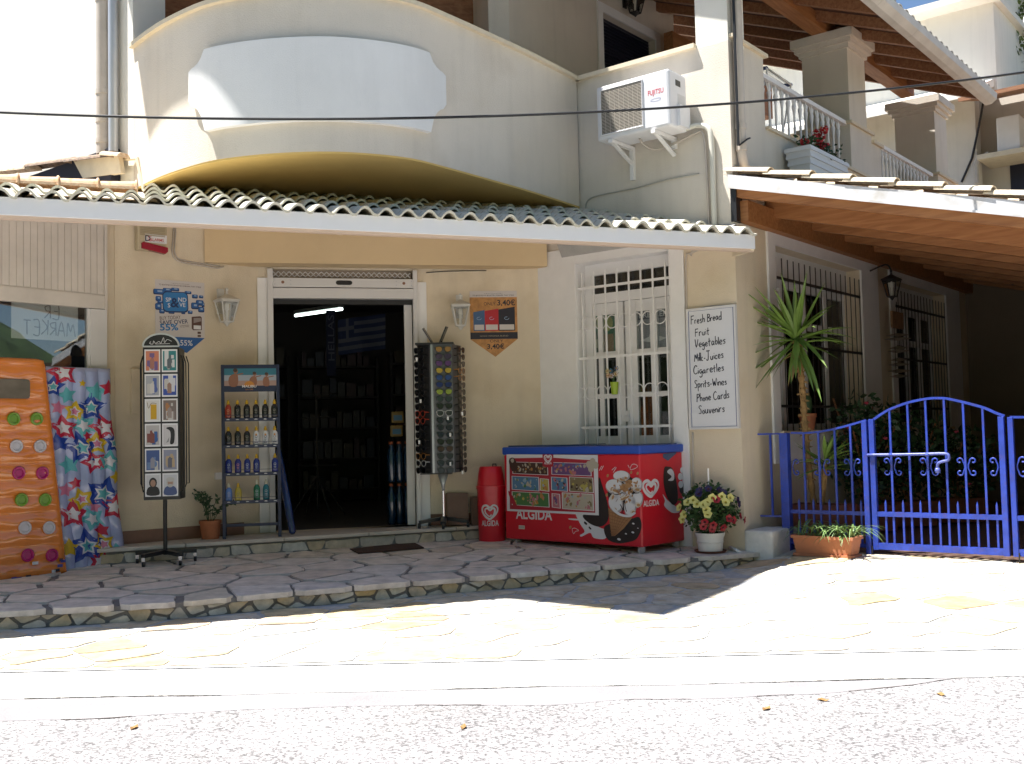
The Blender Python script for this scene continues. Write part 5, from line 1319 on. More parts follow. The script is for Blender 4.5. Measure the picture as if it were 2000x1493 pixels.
b.rect(x0, x0 + W_, Zf(1), Zf(.86), -0.001, 1); b.text('GOLD VIRGINIA BLEND', X(.5), Zf(.95), H_ * .03, -0.0016, 5, width=W_ * .6)
for xa, xb, m_ in ((.07, .31, 2), (.31, .60, 3), (.60, .95, 1)):
    b.flat([(X(xa), Zf(.44 - (xa - .07) * .1)), (X(xb), Zf(.42 - (xb - .07) * .1)), (X(xb), Zf(.83)), (X(xa), Zf(.83))], -0.0014, m_); b.rect(X(xa + .02), X(xb - .02), Zf(.81), Zf(.70), -0.002, 0)
    b.ribbon([(X((xa + xb) / 2 + .05 * math.cos(k)), Zf(.57 + .03 * math.sin(k))) for k in range(6)], 0.004, -0.002, 4)
b.text('ONLY', X(.55), zb - H_ * .07, H_ * .06, -0.001, 1, width=W_ * .28); b.text('3,40€', X(.53), zb - H_ * .20, H_ * .10, -0.001, 1, offset=0.02, width=W_ * .36)
b.build('print', [pw_, pm('poster_black', (0.02, 0.018, 0.03)), pm('pack_blue', (0.06, 0.12, 0.24)), pm('pack_red', (0.45, 0.02, 0.03)), plight, pm('gold_txt', (0.35, 0.30, 0.22))], t)

# ---- handwritten whiteboard
GL = {'F': [[(0, 0), (.05, 1)], [(0, .98), (.5, 1)], [(.02, .55), (.38, .58)]], 'r': [[(0, 0), (.02, .48)], [(.02, .32), (.12, .46), (.28, .46)]], 'e': [[(.02, .24), (.36, .28), (.3, .45), (.14, .47), (.02, .28), (.08, .06), (.22, .0), (.38, .08)]], 's': [[(.32, .42), (.14, .46), (.06, .34), (.26, .2), (.24, .04), (.0, .03)]],
      'h': [[(0, 1), (.02, 0)], [(.02, .3), (.16, .45), (.3, .36), (.32, 0)]], 'B': [[(0, 0), (.04, 1)], [(.0, .97), (.38, .9), (.34, .62), (.06, .54), (.42, .42), (.4, .12), (0, .0)]], 'a': [[(.32, .42), (.12, .46), (.0, .22), (.12, .02), (.3, .2), (.34, .44), (.34, .1), (.42, 0)]], 'd': [[(.32, .4), (.12, .45), (0, .22), (.12, .02), (.3, .18), (.36, 1), (.36, .0)]], 'u': [[(0, .46), (.02, .12), (.16, .0), (.3, .14), (.34, .46), (.34, .06), (.42, 0)]],
      'i': [[(0, .44), (.02, 0)], [(.01, .64), (.03, .68)]], 't': [[(.14, .9), (.12, .1), (.24, 0)], [(-.06, .5), (.34, .54)]], 'V': [[(0, 1), (.18, 0), (.46, .95)]], 'g': [[(.32, .42), (.12, .46), (0, .22), (.14, .04), (.32, .3), (.32, -.3), (.12, -.42), (0, -.28)]], 'b': [[(0, 1), (.02, 0)], [(.02, .3), (.2, .44), (.34, .24), (.2, .02), (.02, .06)]], 'l': [[(0, 1), (.03, 0)]],
      'M': [[(-.06, 0), (.1, .9), (.28, .35), (.48, 1), (.56, 0)]], 'k': [[(0, 1), (.02, 0)], [(.3, .46), (.04, .22), (.34, 0)]], '-': [[(0, .26), (.24, .28)]], 'J': [[(.0, 1), (.5, 1)], [(.28, 1), (.26, .1), (.12, -.06), (-.04, .06)]], 'c': [[(.3, .4), (.14, .46), (0, .22), (.12, .02), (.32, .08)]], 'C': [[(.5, .84), (.3, 1), (.04, .66), (.06, .2), (.28, 0), (.52, .14)]], 'S': [[(.46, .86), (.26, 1), (.06, .8), (.36, .42), (.3, .04), (0, .08)]],
      'p': [[(0, .46), (.03, -.42)], [(.02, .34), (.2, .46), (.32, .24), (.18, .04), (.03, .1)]], 'n': [[(0, .46), (.02, 0)], [(.02, .3), (.16, .45), (.28, .36), (.3, 0)]], 'W': [[(0, .95), (.16, 0), (.32, .6), (.5, 0), (.68, 1)]], 'P': [[(0, -.05), (.06, 1)], [(.0, .96), (.36, .94), (.42, .66), (.1, .48)]], 'o': [[(.18, .46), (0, .24), (.14, .0), (.32, .2), (.18, .46)]], 'v': [[(0, .46), (.14, 0), (.32, .46)]],
      'A': [[(0, 0), (.22, 1), (.46, 0)], [(.08, .38), (.38, .38)]], 'R': [[(0, 0), (.02, 1)], [(0, .98), (.38, .86), (.3, .56), (.04, .5), (.44, 0)]], 'K': [[(0, 1), (.02, 0)], [(.4, 1), (.04, .5), (.44, 0)]], 'E': [[(.4, 1), (.02, .98), (.02, 0), (.42, .02)], [(.02, .52), (.34, .54)]], 'T': [[(0, 1), (.5, 1)], [(.26, 1), (.26, 0)]], 'U': [[(0, 1), (.02, .2), (.2, 0), (.38, .2), (.4, 1)]]}
def hand(b, txt, x, z, h, y, m, wd, rg, flip=False, squeeze=1.0, slope=0.0):
    cx = 0.0
    for ch in txt:
        if ch == ' ': cx += 0.34; continue
        st = GL[ch]; mw = max(p[0] for q in st for p in q); jz = rg.uniform(-.04, .04); js = rg.uniform(.92, 1.1)
        for q in st:
            P = [(p[0] * js + cx + rg.uniform(-.015, .015), p[1] * js + jz) for p in q]
            if len(P) > 2: P = sm(P, 4, False)
            P = [(x + (-1 if flip else 1) * p[0] * h * squeeze, z + p[1] * h + slope * p[0] * h) for p in P]
            if flip: P = P[::-1]
            b.ribbon(P, [wd * rg.uniform(.8, 1.15) for _ in P], y, m)
        cx += mw * js + 0.15 + rg.uniform(-.02, .02)
    return cx * h * squeeze
bq = [FB.px(x, y, -0.03) for x, y in ((1341, 604), (1437, 595), (1443, 838), (1346, 839))]
bu0, bu1 = (bq[0][0] + bq[3][0]) / 2, (bq[1][0] + bq[2][0]) / 2; bz0, bz1 = (bq[2][1] + bq[3][1]) / 2, (bq[0][1] + bq[1][1]) / 2
wb = thing('whiteboard', 'tall handwritten whiteboard listing Fresh Bread to Souvenirs beside the barred window', 'sign', frame=FB, u=bu0, z=bz0, y=0)
BW, BH = bu1 - bu0, bz1 - bz0
b = MB(); b.box(0.012, BW - 0.012, -0.03, -0.004, 0.012, BH - 0.012); b.build('board', mat('board_white', (0.70, 0.70, 0.72), 0.4), wb)
b = MB(); b.box(0, 0.016, -0.038, -0.004, 0, BH); b.box(BW - 0.016, BW, -0.038, -0.004, 0, BH); b.box(0.016, BW - 0.016, -0.038, -0.004, 0, 0.016); b.box(0.016, BW - 0.016, -0.038, -0.004, BH - 0.016, BH)
b.build('frame', alu, wb)
b = MB(); q = 0.022
b.ribbon([(q, q), (BW - q, q), (BW - q, BH - q), (q, BH - q)], 0.006, -0.0312, 0, closed=True); b.build('border_line', pm('border_navy', (0.05, 0.07, 0.22)), wb)
b = MB(); rg = random.Random(12)
for txt, fx, fy, sq in (('Fresh Bread', .10, .130, .62), ('Fruit', .18, .232, .72), ('Vegetables', .17, .325, .66), ('Milk-Juices', .15, .440, .66), ('Cigaretles', .12, .545, .74), ('Sprits-Wines', .13, .660, .66), ('Phone Cards', .17, .770, .64), ('Souvenirs', .20, .875, .68)):
    hand(b, txt, BW * fx, BH * (1 - fy), BH * .066, -0.0318, 0, 0.0075, rg, squeeze=sq * 1.28, slope=0.05)
b.build('handwriting', ink, wb)
b = MB(); b.tube([(BW * .2, -0.01, BH), (BW * .5, -0.005, BH + .012), (BW * .85, -0.01, BH)], 0.002, 4); b.build('hanging_wire', pm('wire_blue', (.1, .15, .3)), wb)

# ---- things in the panes
pe = [cu(403, 548, OFF + 0.05), cu(597, 545, OFF + 0.05), cu(597, 785, OFF + 0.05)]
t = thing('window_poster', 'green drinks poster behind the left pair of upper panes', 'poster', frame=FB, u=pe[0][0], y=OFF + 0.05, z=pe[2][1])
w_, h_ = pe[1][0] - pe[0][0], pe[0][1] - pe[2][1]
b = MB(); b.box(-0.02, w_ + .02, 0, 0.003, -0.02, h_ + .02); b.build('sheet', pm('beer_green', (0.02, 0.17, 0.08)), t)
b = MB(); b.disc(w_ * .3, h_ * .75, w_ * .18, h_ * .18, -0.001, 0); b.disc(w_ * .75, h_ * .72, w_ * .2, h_ * .2, -0.001, 0); b.disc(w_ * .3, h_ * .75, w_ * .12, h_ * .12, -0.0015, 3); b.rect(w_ * .15, w_ * .45, 0, h_ * .5, -0.001, 1); b.rect(w_ * .6, w_ * .95, 0, h_ * .45, -0.001, 2); b.rect(w_ * .18, w_ * .42, h_ * .12, h_ * .34, -0.0015, 3); b.build('print', [pm('leafgold', (.35, .40, .12)), pm('can_green', (.03, .09, .05)), pm('can_brown', (.25, .17, .07)), pm('can_cream', (.5, .48, .36))], t)
pe = [cu(735, 510, OFF + 0.05), cu(940, 490, OFF + 0.05), cu(940, 755, OFF + 0.05)]
t = thing('window_poster', 'grey BREEZER poster behind the right pair of upper panes', 'poster', frame=FB, u=pe[0][0], y=OFF + 0.05, z=pe[2][1])
w_, h_ = pe[1][0] - pe[0][0], pe[0][1] - pe[2][1]
b = MB(); b.box(-0.02, w_ + .02, 0, 0.003, -0.02, h_ + .02); b.build('sheet', pm('ice_grey', (0.20, 0.23, 0.26)), t)
b = MB(); b.rect(0, w_, h_ * .72, h_, -0.001, 0); b.text('BACARDI', w_ * .55, h_ * .88, h_ * .10, -0.002, 1, width=w_ * .8); b.text('BREEZER', w_ * .55, h_ * .76, h_ * .12, -0.002, 1, offset=0.02, width=w_ * .9); b.flat([(w_ * .1, h_ * .2), (w_ * .4, h_ * .28), (w_ * .5, h_ * .5), (w_ * .65, h_ * .3), (w_ * .95, h_ * .22), (w_ * .6, h_ * .12)], -0.001, 1); b.build('print', [pm('breezer_navy', (.03, .05, .08)), pm('ice_white', (.5, .53, .56))], t)
# flower pot hung on the grille
hp_ = gu(622, 1030)
t = thing('hanging_pot', 'lime green pot of artificial daisies hung on the white window grille', 'plant pot', frame=FB, u=hp_[0], y=GY - 0.06, z=gu(622, 1065)[1])
hpx = gu(622, 985)[1] - gu(622, 1065)[1]
b = MB(); b.lathe([(0.026, 0), (0.028, 0.004), (0.038, hpx), (0.034, hpx), (0.03, hpx * .8)], 14); b.build('pot', mat('lime_plastic', (0.30, 0.42, 0.02), 0.4), t, smooth=True, autosmooth=40)
b = MB(); rg = random.Random(4)
for _ in range(10): b.tube([(0, 0, hpx * .8), (rg.uniform(-.03, .03), rg.uniform(-.02, .01), hpx + .03), (rg.uniform(-.05, .05), rg.uniform(-.02, .01), hpx + rg.uniform(.04, .12))], 0.0025, 4)
b.build('stem', leaf_g, t)
for k, (dx, dz, c_) in enumerate(((-.015, .10, (.05, .16, .25)), (-.045, .06, (.5, .25, .10)), (.035, .07, (.62, .50, .36)), (-.01, .055, (.6, .5, .5)), (.045, .12, (.05, .09, .2)), (-.05, .10, (.5, .4, .12)))):
    b = MB()
    for q in range(7):
        a = q * 2 * math.pi / 7; b.flat([(dx + .003 * math.cos(a), hpx + dz + .003 * math.sin(a)), (dx + .02 * math.cos(a - .3), hpx + dz + .02 * math.sin(a - .3)), (dx + .026 * math.cos(a), hpx + dz + .026 * math.sin(a)), (dx + .02 * math.cos(a + .3), hpx + dz + .02 * math.sin(a + .3))], -0.03)
    b.disc(dx, hpx + dz, .008, .008, -0.033, 1); b.build('flower', [pm('daisy%d' % k, c_), pm('daisy_eye', (.35, .2, .03))], t)
# paper sign seen from behind in the left shop window
sg = [lp(x, y, 0.06) for x, y in ((38, 600), (158, 622), (158, 668), (20, 672))]
t = thing('paper_sign', 'white paper sheet with SUPER MARKET handwriting seen mirrored in the left pane', 'sign', frame=FL, u=lp(152, 640, .06)[0], y=0.06, z=lp(152, 668, .06)[1])
sw = lp(152, 640, .06)[0] - lp(22, 640, .06)[0]; shh = lp(90, 600, .06)[1] - lp(90, 670, .06)[1]
b = MB(); b.box(-sw, 0.0, 0, 0.002, 0, shh); b.build('sheet', paper, t)
b = MB(); rg = random.Random(3); hand(b, 'MARKET', -0.03, shh * .14, shh * .38, -0.001, 0, 0.009, rg, flip=True, squeeze=1.05); hand(b, 'ER', -sw * .30, shh * .62, shh * .38, -0.001, 0, 0.009, rg, flip=True, squeeze=1.05); b.build('handwriting', pm('pencil', (.16, .14, .14)), t)
# ================================================================== THINGS ON THE TERRACE
# ---- ice cream freezer
fc = on_plat(1255, 1085)
FF = Frame((fc.x, fc.y), 132.0)
FSD = Frame((fc.x, fc.y), 42.0)
fz0 = fc.z
def f8(cx, cy): u, z = FF.px(980 + cx * 0.18, 870 + cy * 0.18); return (u, z - fz0)
def g8(cx, cy): u, z = FSD.px(980 + cx * 0.18, 870 + cy * 0.18); return (u, z - fz0)
ul = f8(40, 900)[0]; dr_ = 0.62; ztop = (f8(1520, 95)[1]); zbt = (f8(1530, 1110)[1])
frz = thing('ice_cream_freezer', 'red ALGIDA chest freezer with blue rim and ice cream pictures in front of the window', 'freezer', tuple(fc), FF.rz)
fred = mat('freezer_red', (0.60, 0.010, 0.024), 0.35, 0.05, 2, coat=0.15)
fblue = mat('freezer_blue', (0.015, 0.07, 0.40), 0.4)
b = MB(); b.box(ul, 0, 0, dr_, zbt, ztop); b.build('cabinet', fred, frz, bevel=0.012)
zr = f8(800, 12)[1]
b = MB(); b.box(ul - 0.012, 0.012, -0.012, dr_ + 0.012, ztop, zr); b.build('rim', fblue, frz, bevel=0.012)
b = MB(); b.box(ul + 0.03, -0.78, 0.03, dr_ - 0.03, zr, zr + 0.014); b.box(-0.84, -0.03, 0.03, dr_ - 0.03, zr, zr + 0.010, 0); b.build('lid', [mat('lid_glass', (0.05, 0.08, 0.16), 0.1)], frz)
for x in (ul + 0.10, -0.05):
    for y in (0.06, dr_ - 0.06):
        b = MB(); b.tube([(x - 0.012, y, 0.035), (x + 0.012, y, 0.035)], 0.035, 12); b.box(x - 0.02, x + 0.02, y - 0.025, y + 0.025, 0.06, zbt); b.build('caster', grey_alu, frz)
FM = [pm('fz_white', (0.66, 0.64, 0.65)), pm('fz_choc', (0.018, 0.009, 0.008)), pm('fz_nut', (0.42, 0.22, 0.09)), pm('fz_cone', (0.36, 0.17, 0.07)), pm('fz_cone_line', (0.20, 0.08, 0.03)), fred, pm('fz_shade', (0.40, 0.34, 0.33)), pm('fz_border', (0.62, 0.55, 0.45))]
b = MB()
def poly8(pts, y, m, s_=True, side=False):
    P = [(g8 if side else f8)(*p) for p in pts]
    if s_: P = sm(P, 4)
    b.flat(P, y, m)
def ell8(cx, cy, rx, ry, y, m, rot=0.0, side=False):
    P = []
    for k in range(16):
        a = k * math.pi / 8; x_, y_ = rx * math.cos(a), ry * math.sin(a); P.append((cx + x_ * math.cos(rot) - y_ * math.sin(rot), cy + x_ * math.sin(rot) + y_ * math.cos(rot)))
    poly8(P, y, m, False, side)
e = 0.0012
poly8([(800, 730), (850, 850), (900, 935), (850, 975), (870, 990), (960, 950), (1000, 1005), (1120, 1015), (1150, 930), (1040, 880), (960, 780), (880, 745)], -e, 0)
poly8([(730, 795), (830, 800), (830, 815), (740, 808)], -e, 0); poly8([(900, 825), (930, 850), (920, 865), (895, 845)], -2 * e, 1); poly8([(950, 880), (975, 905), (965, 915), (945, 895)], -2 * e, 1)
poly8([(1060, 350), (1090, 430), (1140, 590), (1165, 740), (1140, 840), (1060, 885), (950, 845), (880, 760), (1000, 700), (1040, 500)], -2 * e, 1)
poly8([(1110, 900), (1180, 850), (1400, 800), (1490, 780), (1520, 880), (1470, 1010), (1380, 1050), (1260, 1062), (1150, 1020)], -2 * e, 1)
for cx, cy, r in ((1430, 850, 14), (1425, 945, 16), (1350, 960, 12), (1275, 1020, 20), (1100, 965, 22), (1480, 900, 8)): ell8(cx, cy, r, r * .6, -3 * e, 0, 0.3)
ell8(1330, 520, 180, 190, -3 * e, 1)
poly8([(1160, 680), (1300, 770), (1420, 785), (1330, 900), (1230, 985), (1195, 985), (1175, 850)], -4 * e, 3, False)
for k in range(7):
    a = f8(1170 + 36 * k, 700 + 14 * k); c_ = f8(1195 + 5 * k, 980); b.ribbon([a, c_], 0.003, -5 * e, 4)
    a = f8(1163 + 3 * k, 720 + 38 * k); c_ = f8(1400 - 30 * k, 795 + 24 * k); b.ribbon([a, c_], 0.003, -5 * e, 4)
for cx, cy, rx, ry, ro in ((1305, 335, 92, 60, 0), (1230, 450, 100, 82, .2), (1468, 430, 66, 82, 0), (1478, 590, 62, 92, .2), (1243, 630, 78, 108, -.25), (1402, 655, 68, 128, .12), (1275, 540, 90, 42, -.35), (1375, 540, 60, 40, .5)):
    ell8(cx, cy, rx, ry, -5 * e, 6, ro); ell8(cx - 6, cy - 8, rx * .9, ry * .86, -6 * e, 0, ro)
ell8(1370, 430, 40, 46, -7 * e, 2); ell8(1335, 468, 52, 26, -7 * e, 2, .4); ell8(1395, 395, 30, 22, -7 * e, 2, .2)
for cx, cy, rx, ry, ro in ((1235, 488, 62, 24, .25), (1330, 572, 50, 22, -.5), (1470, 478, 44, 24, .2), (1482, 645, 34, 26, .3), (1310, 372, 50, 16, .1), (1228, 690, 30, 20, .5), (1425, 720, 30, 22, -.4), (1205, 560, 20, 40, .3)): ell8(cx, cy, rx, ry, -6.5 * e, 9 if False else 7, ro); ell8(cx + 8, cy + 4, rx * .6, ry * .6, -6.8 * e, 2, ro)
for P in (((1290, 640), (1320, 700), (1305, 745)), ((1345, 600), (1345, 660), (1360, 720)), ((1200, 520), (1260, 535), (1320, 510)), ((1400, 500), (1430, 520), (1500, 515))): b.ribbon(sm([f8(*p) for p in P], 4, False), .007, -7.2 * e, 1)
rg = random.Random(2)
for _ in range(64):
    a = rg.uniform(0, 6.28); r = rg.uniform(20, 165); ell8(1350 + r * math.cos(a) * .95, 480 + r * math.sin(a) * .9, rg.uniform(7, 24), rg.uniform(4, 12), -8 * e, rg.choice([2, 2, 3, 6]), rg.uniform(0, 3))
poly8([(1180, 600), (1200, 690), (1280, 760), (1390, 780), (1460, 740), (1440, 725), (1380, 755), (1290, 735), (1225, 670), (1200, 600)], -8 * e, 0)
for P in ([(1060, 275), (1085, 225)], [(1080, 270), (1105, 222)], [(1195, 270), (1235, 235)], [(1210, 295), (1245, 240)], [(1370, 215), (1385, 245)]): b.ribbon([f8(*p) for p in P], 0.005, -e, 0)
b.ribbon(sm([f8(*p) for p in ((1395, 265), (1410, 215), (1440, 205), (1475, 225), (1450, 250))], 4), 0.004, -e, 0, closed=True); b.ribbon(sm([f8(*p) for p in ((780, 960), (765, 910), (795, 900), (835, 925), (800, 935))], 4), 0.004, -e, 0, closed=True)
for cx, cy in ((1150, 330), (1475, 305), (1140, 540), (1405, 295), (745, 890)): ell8(cx, cy, 12, 18, -e, 2, .3)
a_, c_ = f8(155, 800), f8(548, 806)
b.text('ALGIDA', (a_[0] + c_[0]) / 2, (a_[1] + c_[1]) / 2, 0.092, -e, 0, offset=0.022, width=c_[0] - a_[0])
q = [f8(*p) for p in ((185, 868), (250, 872), (250, 912), (185, 908))]; b.flat(q, -e, 7)
for k in range(4): u_ = q[0][0] + .008 + k * .014; b.rect(u_, u_ + .009, q[3][1] + .008, q[0][1] - .008, -2 * e, 6)
b.build('front_print', FM, frz)
# menu poster stuck on the front
qs = [f8(60, 98), f8(1050, 105), f8(1062, 760), f8(65, 712)]
b = MB(); b.flat(qs, -0.0105, 0)
def bil(u, v):
    a = ((1 - u) * qs[0][0] + u * qs[1][0], (1 - u) * qs[0][1] + u * qs[1][1]); c = ((1 - u) * qs[3][0] + u * qs[2][0], (1 - u) * qs[3][1] + u * qs[2][1]); return (a[0] * (1 - v) + c[0] * v, a[1] * (1 - v) + c[1] * v)
b.flat([bil(.035, .07), bil(.5, .05), bil(.955, .09), bil(.965, .96), bil(.035, .965)], -0.0115, 1)
pal = [pm('m_choc', (.05, .02, .015)), pm('m_violet', (.13, .06, .17)), pm('m_blue', (.08, .18, .30)), pm('m_green', (.06, .16, .05)), pm('m_gold', (.20, .15, .07)), pm('m_cream', (.42, .36, .28)), pm('m_pink', (.42, .14, .17)), pm('m_orange', (.42, .19, .05)), pm('m_sky', (.25, .34, .42)), pm('m_yellow', (.42, .34, .08))]
rg = random.Random(6)
for (u0, v0, u1, v1, bgc, fgs) in ((.07, .13, .47, .34, 0, (5, 0, 7, 4, 5)), (.51, .13, .93, .34, 1, (6, 5, 2, 7, 1)), (.06, .38, .37, .62, 2, (8, 3, 5, 2)), (.38, .41, .48, .62, 9, (3, 7, 8)), (.505, .38, .68, .61, 2, (6, 0, 5, 1)), (.70, .37, .95, .62, 4, (5, 9, 0)), (.06, .65, .48, .89, 3, (9, 7, 6, 5, 3)), (.51, .66, .60, .90, 6, (5, 1)), (.62, .64, .95, .92, 5, (7, 4, 8, 6))):
    b.flat([bil(u0, v0), bil(u1, v0 + .01), bil(u1 + .005, v1 + .015), bil(u0, v1)], -0.012, 0); g_ = .008
    b.flat([bil(u0 + g_, v0 + g_), bil(u1 - g_, v0 + .01 + g_), bil(u1 - g_ + .005, v1 + .005), bil(u0 + g_, v1 - g_)], -0.0125, 2 + bgc)
    for _ in range(int(90 * (u1 - u0))):
        p = bil(rg.uniform(u0 + .025, u1 - .025), rg.uniform(v0 + .035, v1 - .03)); r = rg.uniform(.005, .016); k = rg.uniform(.6, 2.2); a = rg.uniform(0, 3.1)
        b.flat([(p[0] + r * math.cos(t_) * math.cos(a) - r * k * math.sin(t_) * math.sin(a), p[1] + r * math.cos(t_) * math.sin(a) + r * k * math.sin(t_) * math.cos(a)) for t_ in [i * 1.047 for i in range(6)]], -0.0128 - rg.random() * .0006, 2 + rg.choice(fgs))
P = bil(.475, .10); b.flat([bil(.415, -.005), bil(.535, -.005), bil(.535, .20), bil(.475, .225), bil(.415, .20)], -0.0138, 1)
heart(b, *bil(.475, .07), 0.085, 0.07, -0.0145, 0); b.text('ALGIDA', *bil(.475, .165), 0.022, -0.0145, 0, offset=0.02, width=.085)
q = sm([bil(*p) for p in ((.03, .12), (.06, .06), (.10, .08), (.125, .2), (.11, .30), (.06, .28))], 4); b.flat(q, -0.0140, 2); q = sm([bil(*p) for p in ((.05, .10), (.08, .07), (.09, .12), (.07, .15))], 3); b.flat(q, -0.0145, 7)
for (du, dv) in ((.91, .16), (.95, .11), (.98, .17), (.93, .23), (.955, .17)): q = bil(du, dv); b.disc(q[0], q[1], .03, .03, -0.0142 - du * .0005, 7)
q = sm([bil(*p) for p in ((.02, .66), (.05, .68), (.12, .90), (.10, .92), (.06, .86))], 3); b.flat(q, -0.0140, 1)
b.build('menu_poster', [FM[0], pm('m_red', (0.36, 0.015, 0.03))] + pal, frz)
# side print
b = MB(); b.T = Matrix(((0, -1, 0, 0), (1, 0, 0, 0), (0, 0, 1, 0), (0, 0, 0, 1)))
a_, c_ = g8(1528, 470), g8(1700, 460); zc_ = g8(1610, 465)[1]; hgt = abs(g8(1610, 372)[1] - g8(1610, 560)[1])
sx0 = max(0.012, a_[0])
heart(b, (sx0 + c_[0]) / 2, zc_, (c_[0] - sx0), hgt, -e, 0)
a_, c_ = g8(1535, 640), g8(1706, 625); b.text('ALGIDA', (max(.012, a_[0]) + c_[0]) / 2, g8(1620, 658)[1], abs(g8(1620, 658)[1] - g8(1620, 592)[1]), -e, 0, offset=0.02, width=c_[0] - max(.012, a_[0]))
poly8([(1760, 250), (1800, 232), (1850, 255), (1890, 380), (1910, 560), (1890, 630), (1850, 645), (1790, 560), (1755, 420)], -2 * e, 1, True, True)
poly8([(1790, 290), (1830, 255), (1865, 300), (1860, 380), (1800, 380), (1840, 340)], -3 * e, 0, True, True)
poly8([(1745, 530), (1770, 600), (1760, 650), (1800, 700), (1860, 735), (1930, 720), (1870, 650), (1800, 600)], -e, 0, True, True)
for cx, cy, r in ((1955, 270, 22), (1935, 340, 26), (1970, 345, 22), (1940, 425, 26)): ell8(cx, cy, r, r * 1.5, -2 * e, 0, 0, True)
ell8(1955, 470, 30, 60, -1.5 * e, 1, 0, True)
q = [g8(1745, 95), g8(1890, 75), g8(1890, 90), g8(1800, 170), g8(1745, 135)]; b.flat(q, -3 * e, 8)
b.build('side_print', FM + [pm('vent_navy', (.05, .08, .16))], frz)

# ---- red waste bin
bp = on_plat(961, 1058)
dsc = bp.y / FPX
br = 27.5 * dsc; bh = (1058 - 913) * dsc
bn = thing('waste_bin', 'round red ALGIDA litter bin with a swing lid left of the freezer', 'bin', (bp.x, bp.y + br * 0.6, bp.z))
b = MB(); b.lathe([(br * .93, 0), (br * .95, 0.01), (br * 1.0, bh * .70), (br * 1.06, bh * .70), (br * 1.07, bh * .74), (br * .98, bh * .75)], 28); b.build('body', fred, bn, smooth=True, autosmooth=35)
b = MB(); b.lathe([(br * 1.0, bh * .74), (br * .98, bh * .78), (br * .90, bh * .90), (br * .80, bh * .985), (br * .74, bh)], 28); b.build('lid', fred, bn, smooth=True, autosmooth=35)
b = MB(); b.tube([(0.02, 0, bh), (0.02, 0, bh + .02), (.05, 0, bh + .02), (.05, 0, bh)], .006, 5); b.build('handle', black, bn)
b = MB(); H0 = MB(); heart(H0, 0, 0, 0.155, 0.135, 0, 0); H0.text('ALGIDA', 0, -0.125, 0.05, 0, 0, offset=0.02, width=.17)
for v in H0.v: pass
R_ = br * 1.0 + 0.0025; zc_ = bh * .40; yaw = -0.12
vs = []
for v in H0.v:
    a = v.x / R_ + yaw; k = R_ * (0.955 + 0.05 * (zc_ + v.z) / (bh * .70)); vs.append((k * math.sin(a), -k * math.cos(a), zc_ + v.z))
b.mesh(vs, H0.f); b.build('logo', pm('bin_white', (0.62, 0.58, 0.58)), bn)

# ---- cardboard and bag behind the sunglasses stand
cb = at_z(885, 1018, 0.18)
t = thing('cardboard_box', 'brown cardboard box leaning against the wall behind the sunglasses stand', 'box', frame=FW2, u=FW2.px(890, 990, -0.12)[0], y=-0.12, z=0.18)
b = MB(); b.T = Matrix.Rotation(rad(-14), 4, 'X') @ Matrix.Rotation(rad(12), 4, 'Z'); b.box(-0.09, 0.11, -0.05, 0.05, 0.0, 0.30); b.build('carton', mat('cardboard', (0.22, 0.14, 0.10), 0.85, 0.15, 6), t, bevel=0.004)
t = thing('paper_bag', 'small brown box standing on the step behind the red litter bin', 'box', frame=FW2, u=FW2.px(930, 1000, -0.1)[0], y=-0.10, z=0.18)
b = MB(); b.box(-0.05, 0.09, -0.06, 0.05, 0.0, 0.26); b.build('carton', mat('cardboard2', (0.16, 0.09, 0.06), 0.85, 0.15, 6), t, bevel=0.004)

# ---- doormat
ms = [on_plat(*p, 0.006) for p in ((683, 1073), (808, 1059), (828, 1072), (700, 1083))]
mc = sum(ms, Vector()) / 4
t = thing('doormat', 'thin brown doormat on the stone terrace below the door', 'doormat', tuple(mc))
b = MB(); b.slab([(p.x - mc.x, p.y - mc.y) for p in ms], -0.004, 0.008); b.build('mat', mat('mat_brown', (0.07, 0.035, 0.025), 0.95, 0.3, 40, 0.8, 120), t)

# ---- postcard stand
rp = on_plat(323, 1101)
rs = thing('postcard_stand', 'black revolving postcard stand with arched header on five castors', 'stand', tuple(rp), rad(9))
rk = rp.y / FPX
zc0, zc1 = (1101 - 976) * rk, (1101 - 683) * rk; hw_ = 0.5 * 67 * rk
b = MB(); b.tube([(0, 0, 0.07), (0, 0, zc0 + .02)], 0.016, 10); b.build('pole', black, rs)
b = MB(); b.box(-hw_, hw_, -hw_, hw_, zc0, zc1); b.build('card_column', black, rs)
b = MB(); A = [(hw_ * math.cos(a) * 1.0, zc1 + .006 + .10 * math.sin(a)) for a in [math.pi * k / 14 for k in range(15)]]; b.prism(A, -hw_ - .004, -hw_ + .004); hd = b.build('header', black, rs)
b = MB(); b.ribbon([(p[0], p[1]) for p in A], 0.014, -hw_ - .0055, 0); b.ribbon([(-hw_, zc1 + .006), (hw_, zc1 + .006)], 0.012, -hw_ - .0055, 0); b.build('header_rim', grey_alu, rs)
b = MB(); rg = random.Random(9)
b.ribbon(sm([(-hw_ * .55, zc1 + .045), (-hw_ * .62, zc1 + .03), (-hw_ * .45, zc1 + .025), (-hw_ * .40, zc1 + .05), (-hw_ * .3, zc1 + .03), (-hw_ * .1, zc1 + .045), (0.0, zc1 + .03), (hw_ * .15, zc1 + .075), (hw_ * .2, zc1 + .035), (hw_ * .35, zc1 + .06), (hw_ * .6, zc1 + .045)], 4, False), 0.0035, -hw_ - .0055, 0); b.ribbon([(-hw_ * .3, zc1 + .025), (hw_ * .5, zc1 + .027)], 0.003, -hw_ - .0055, 0); b.build('signature', ink_w, rs)
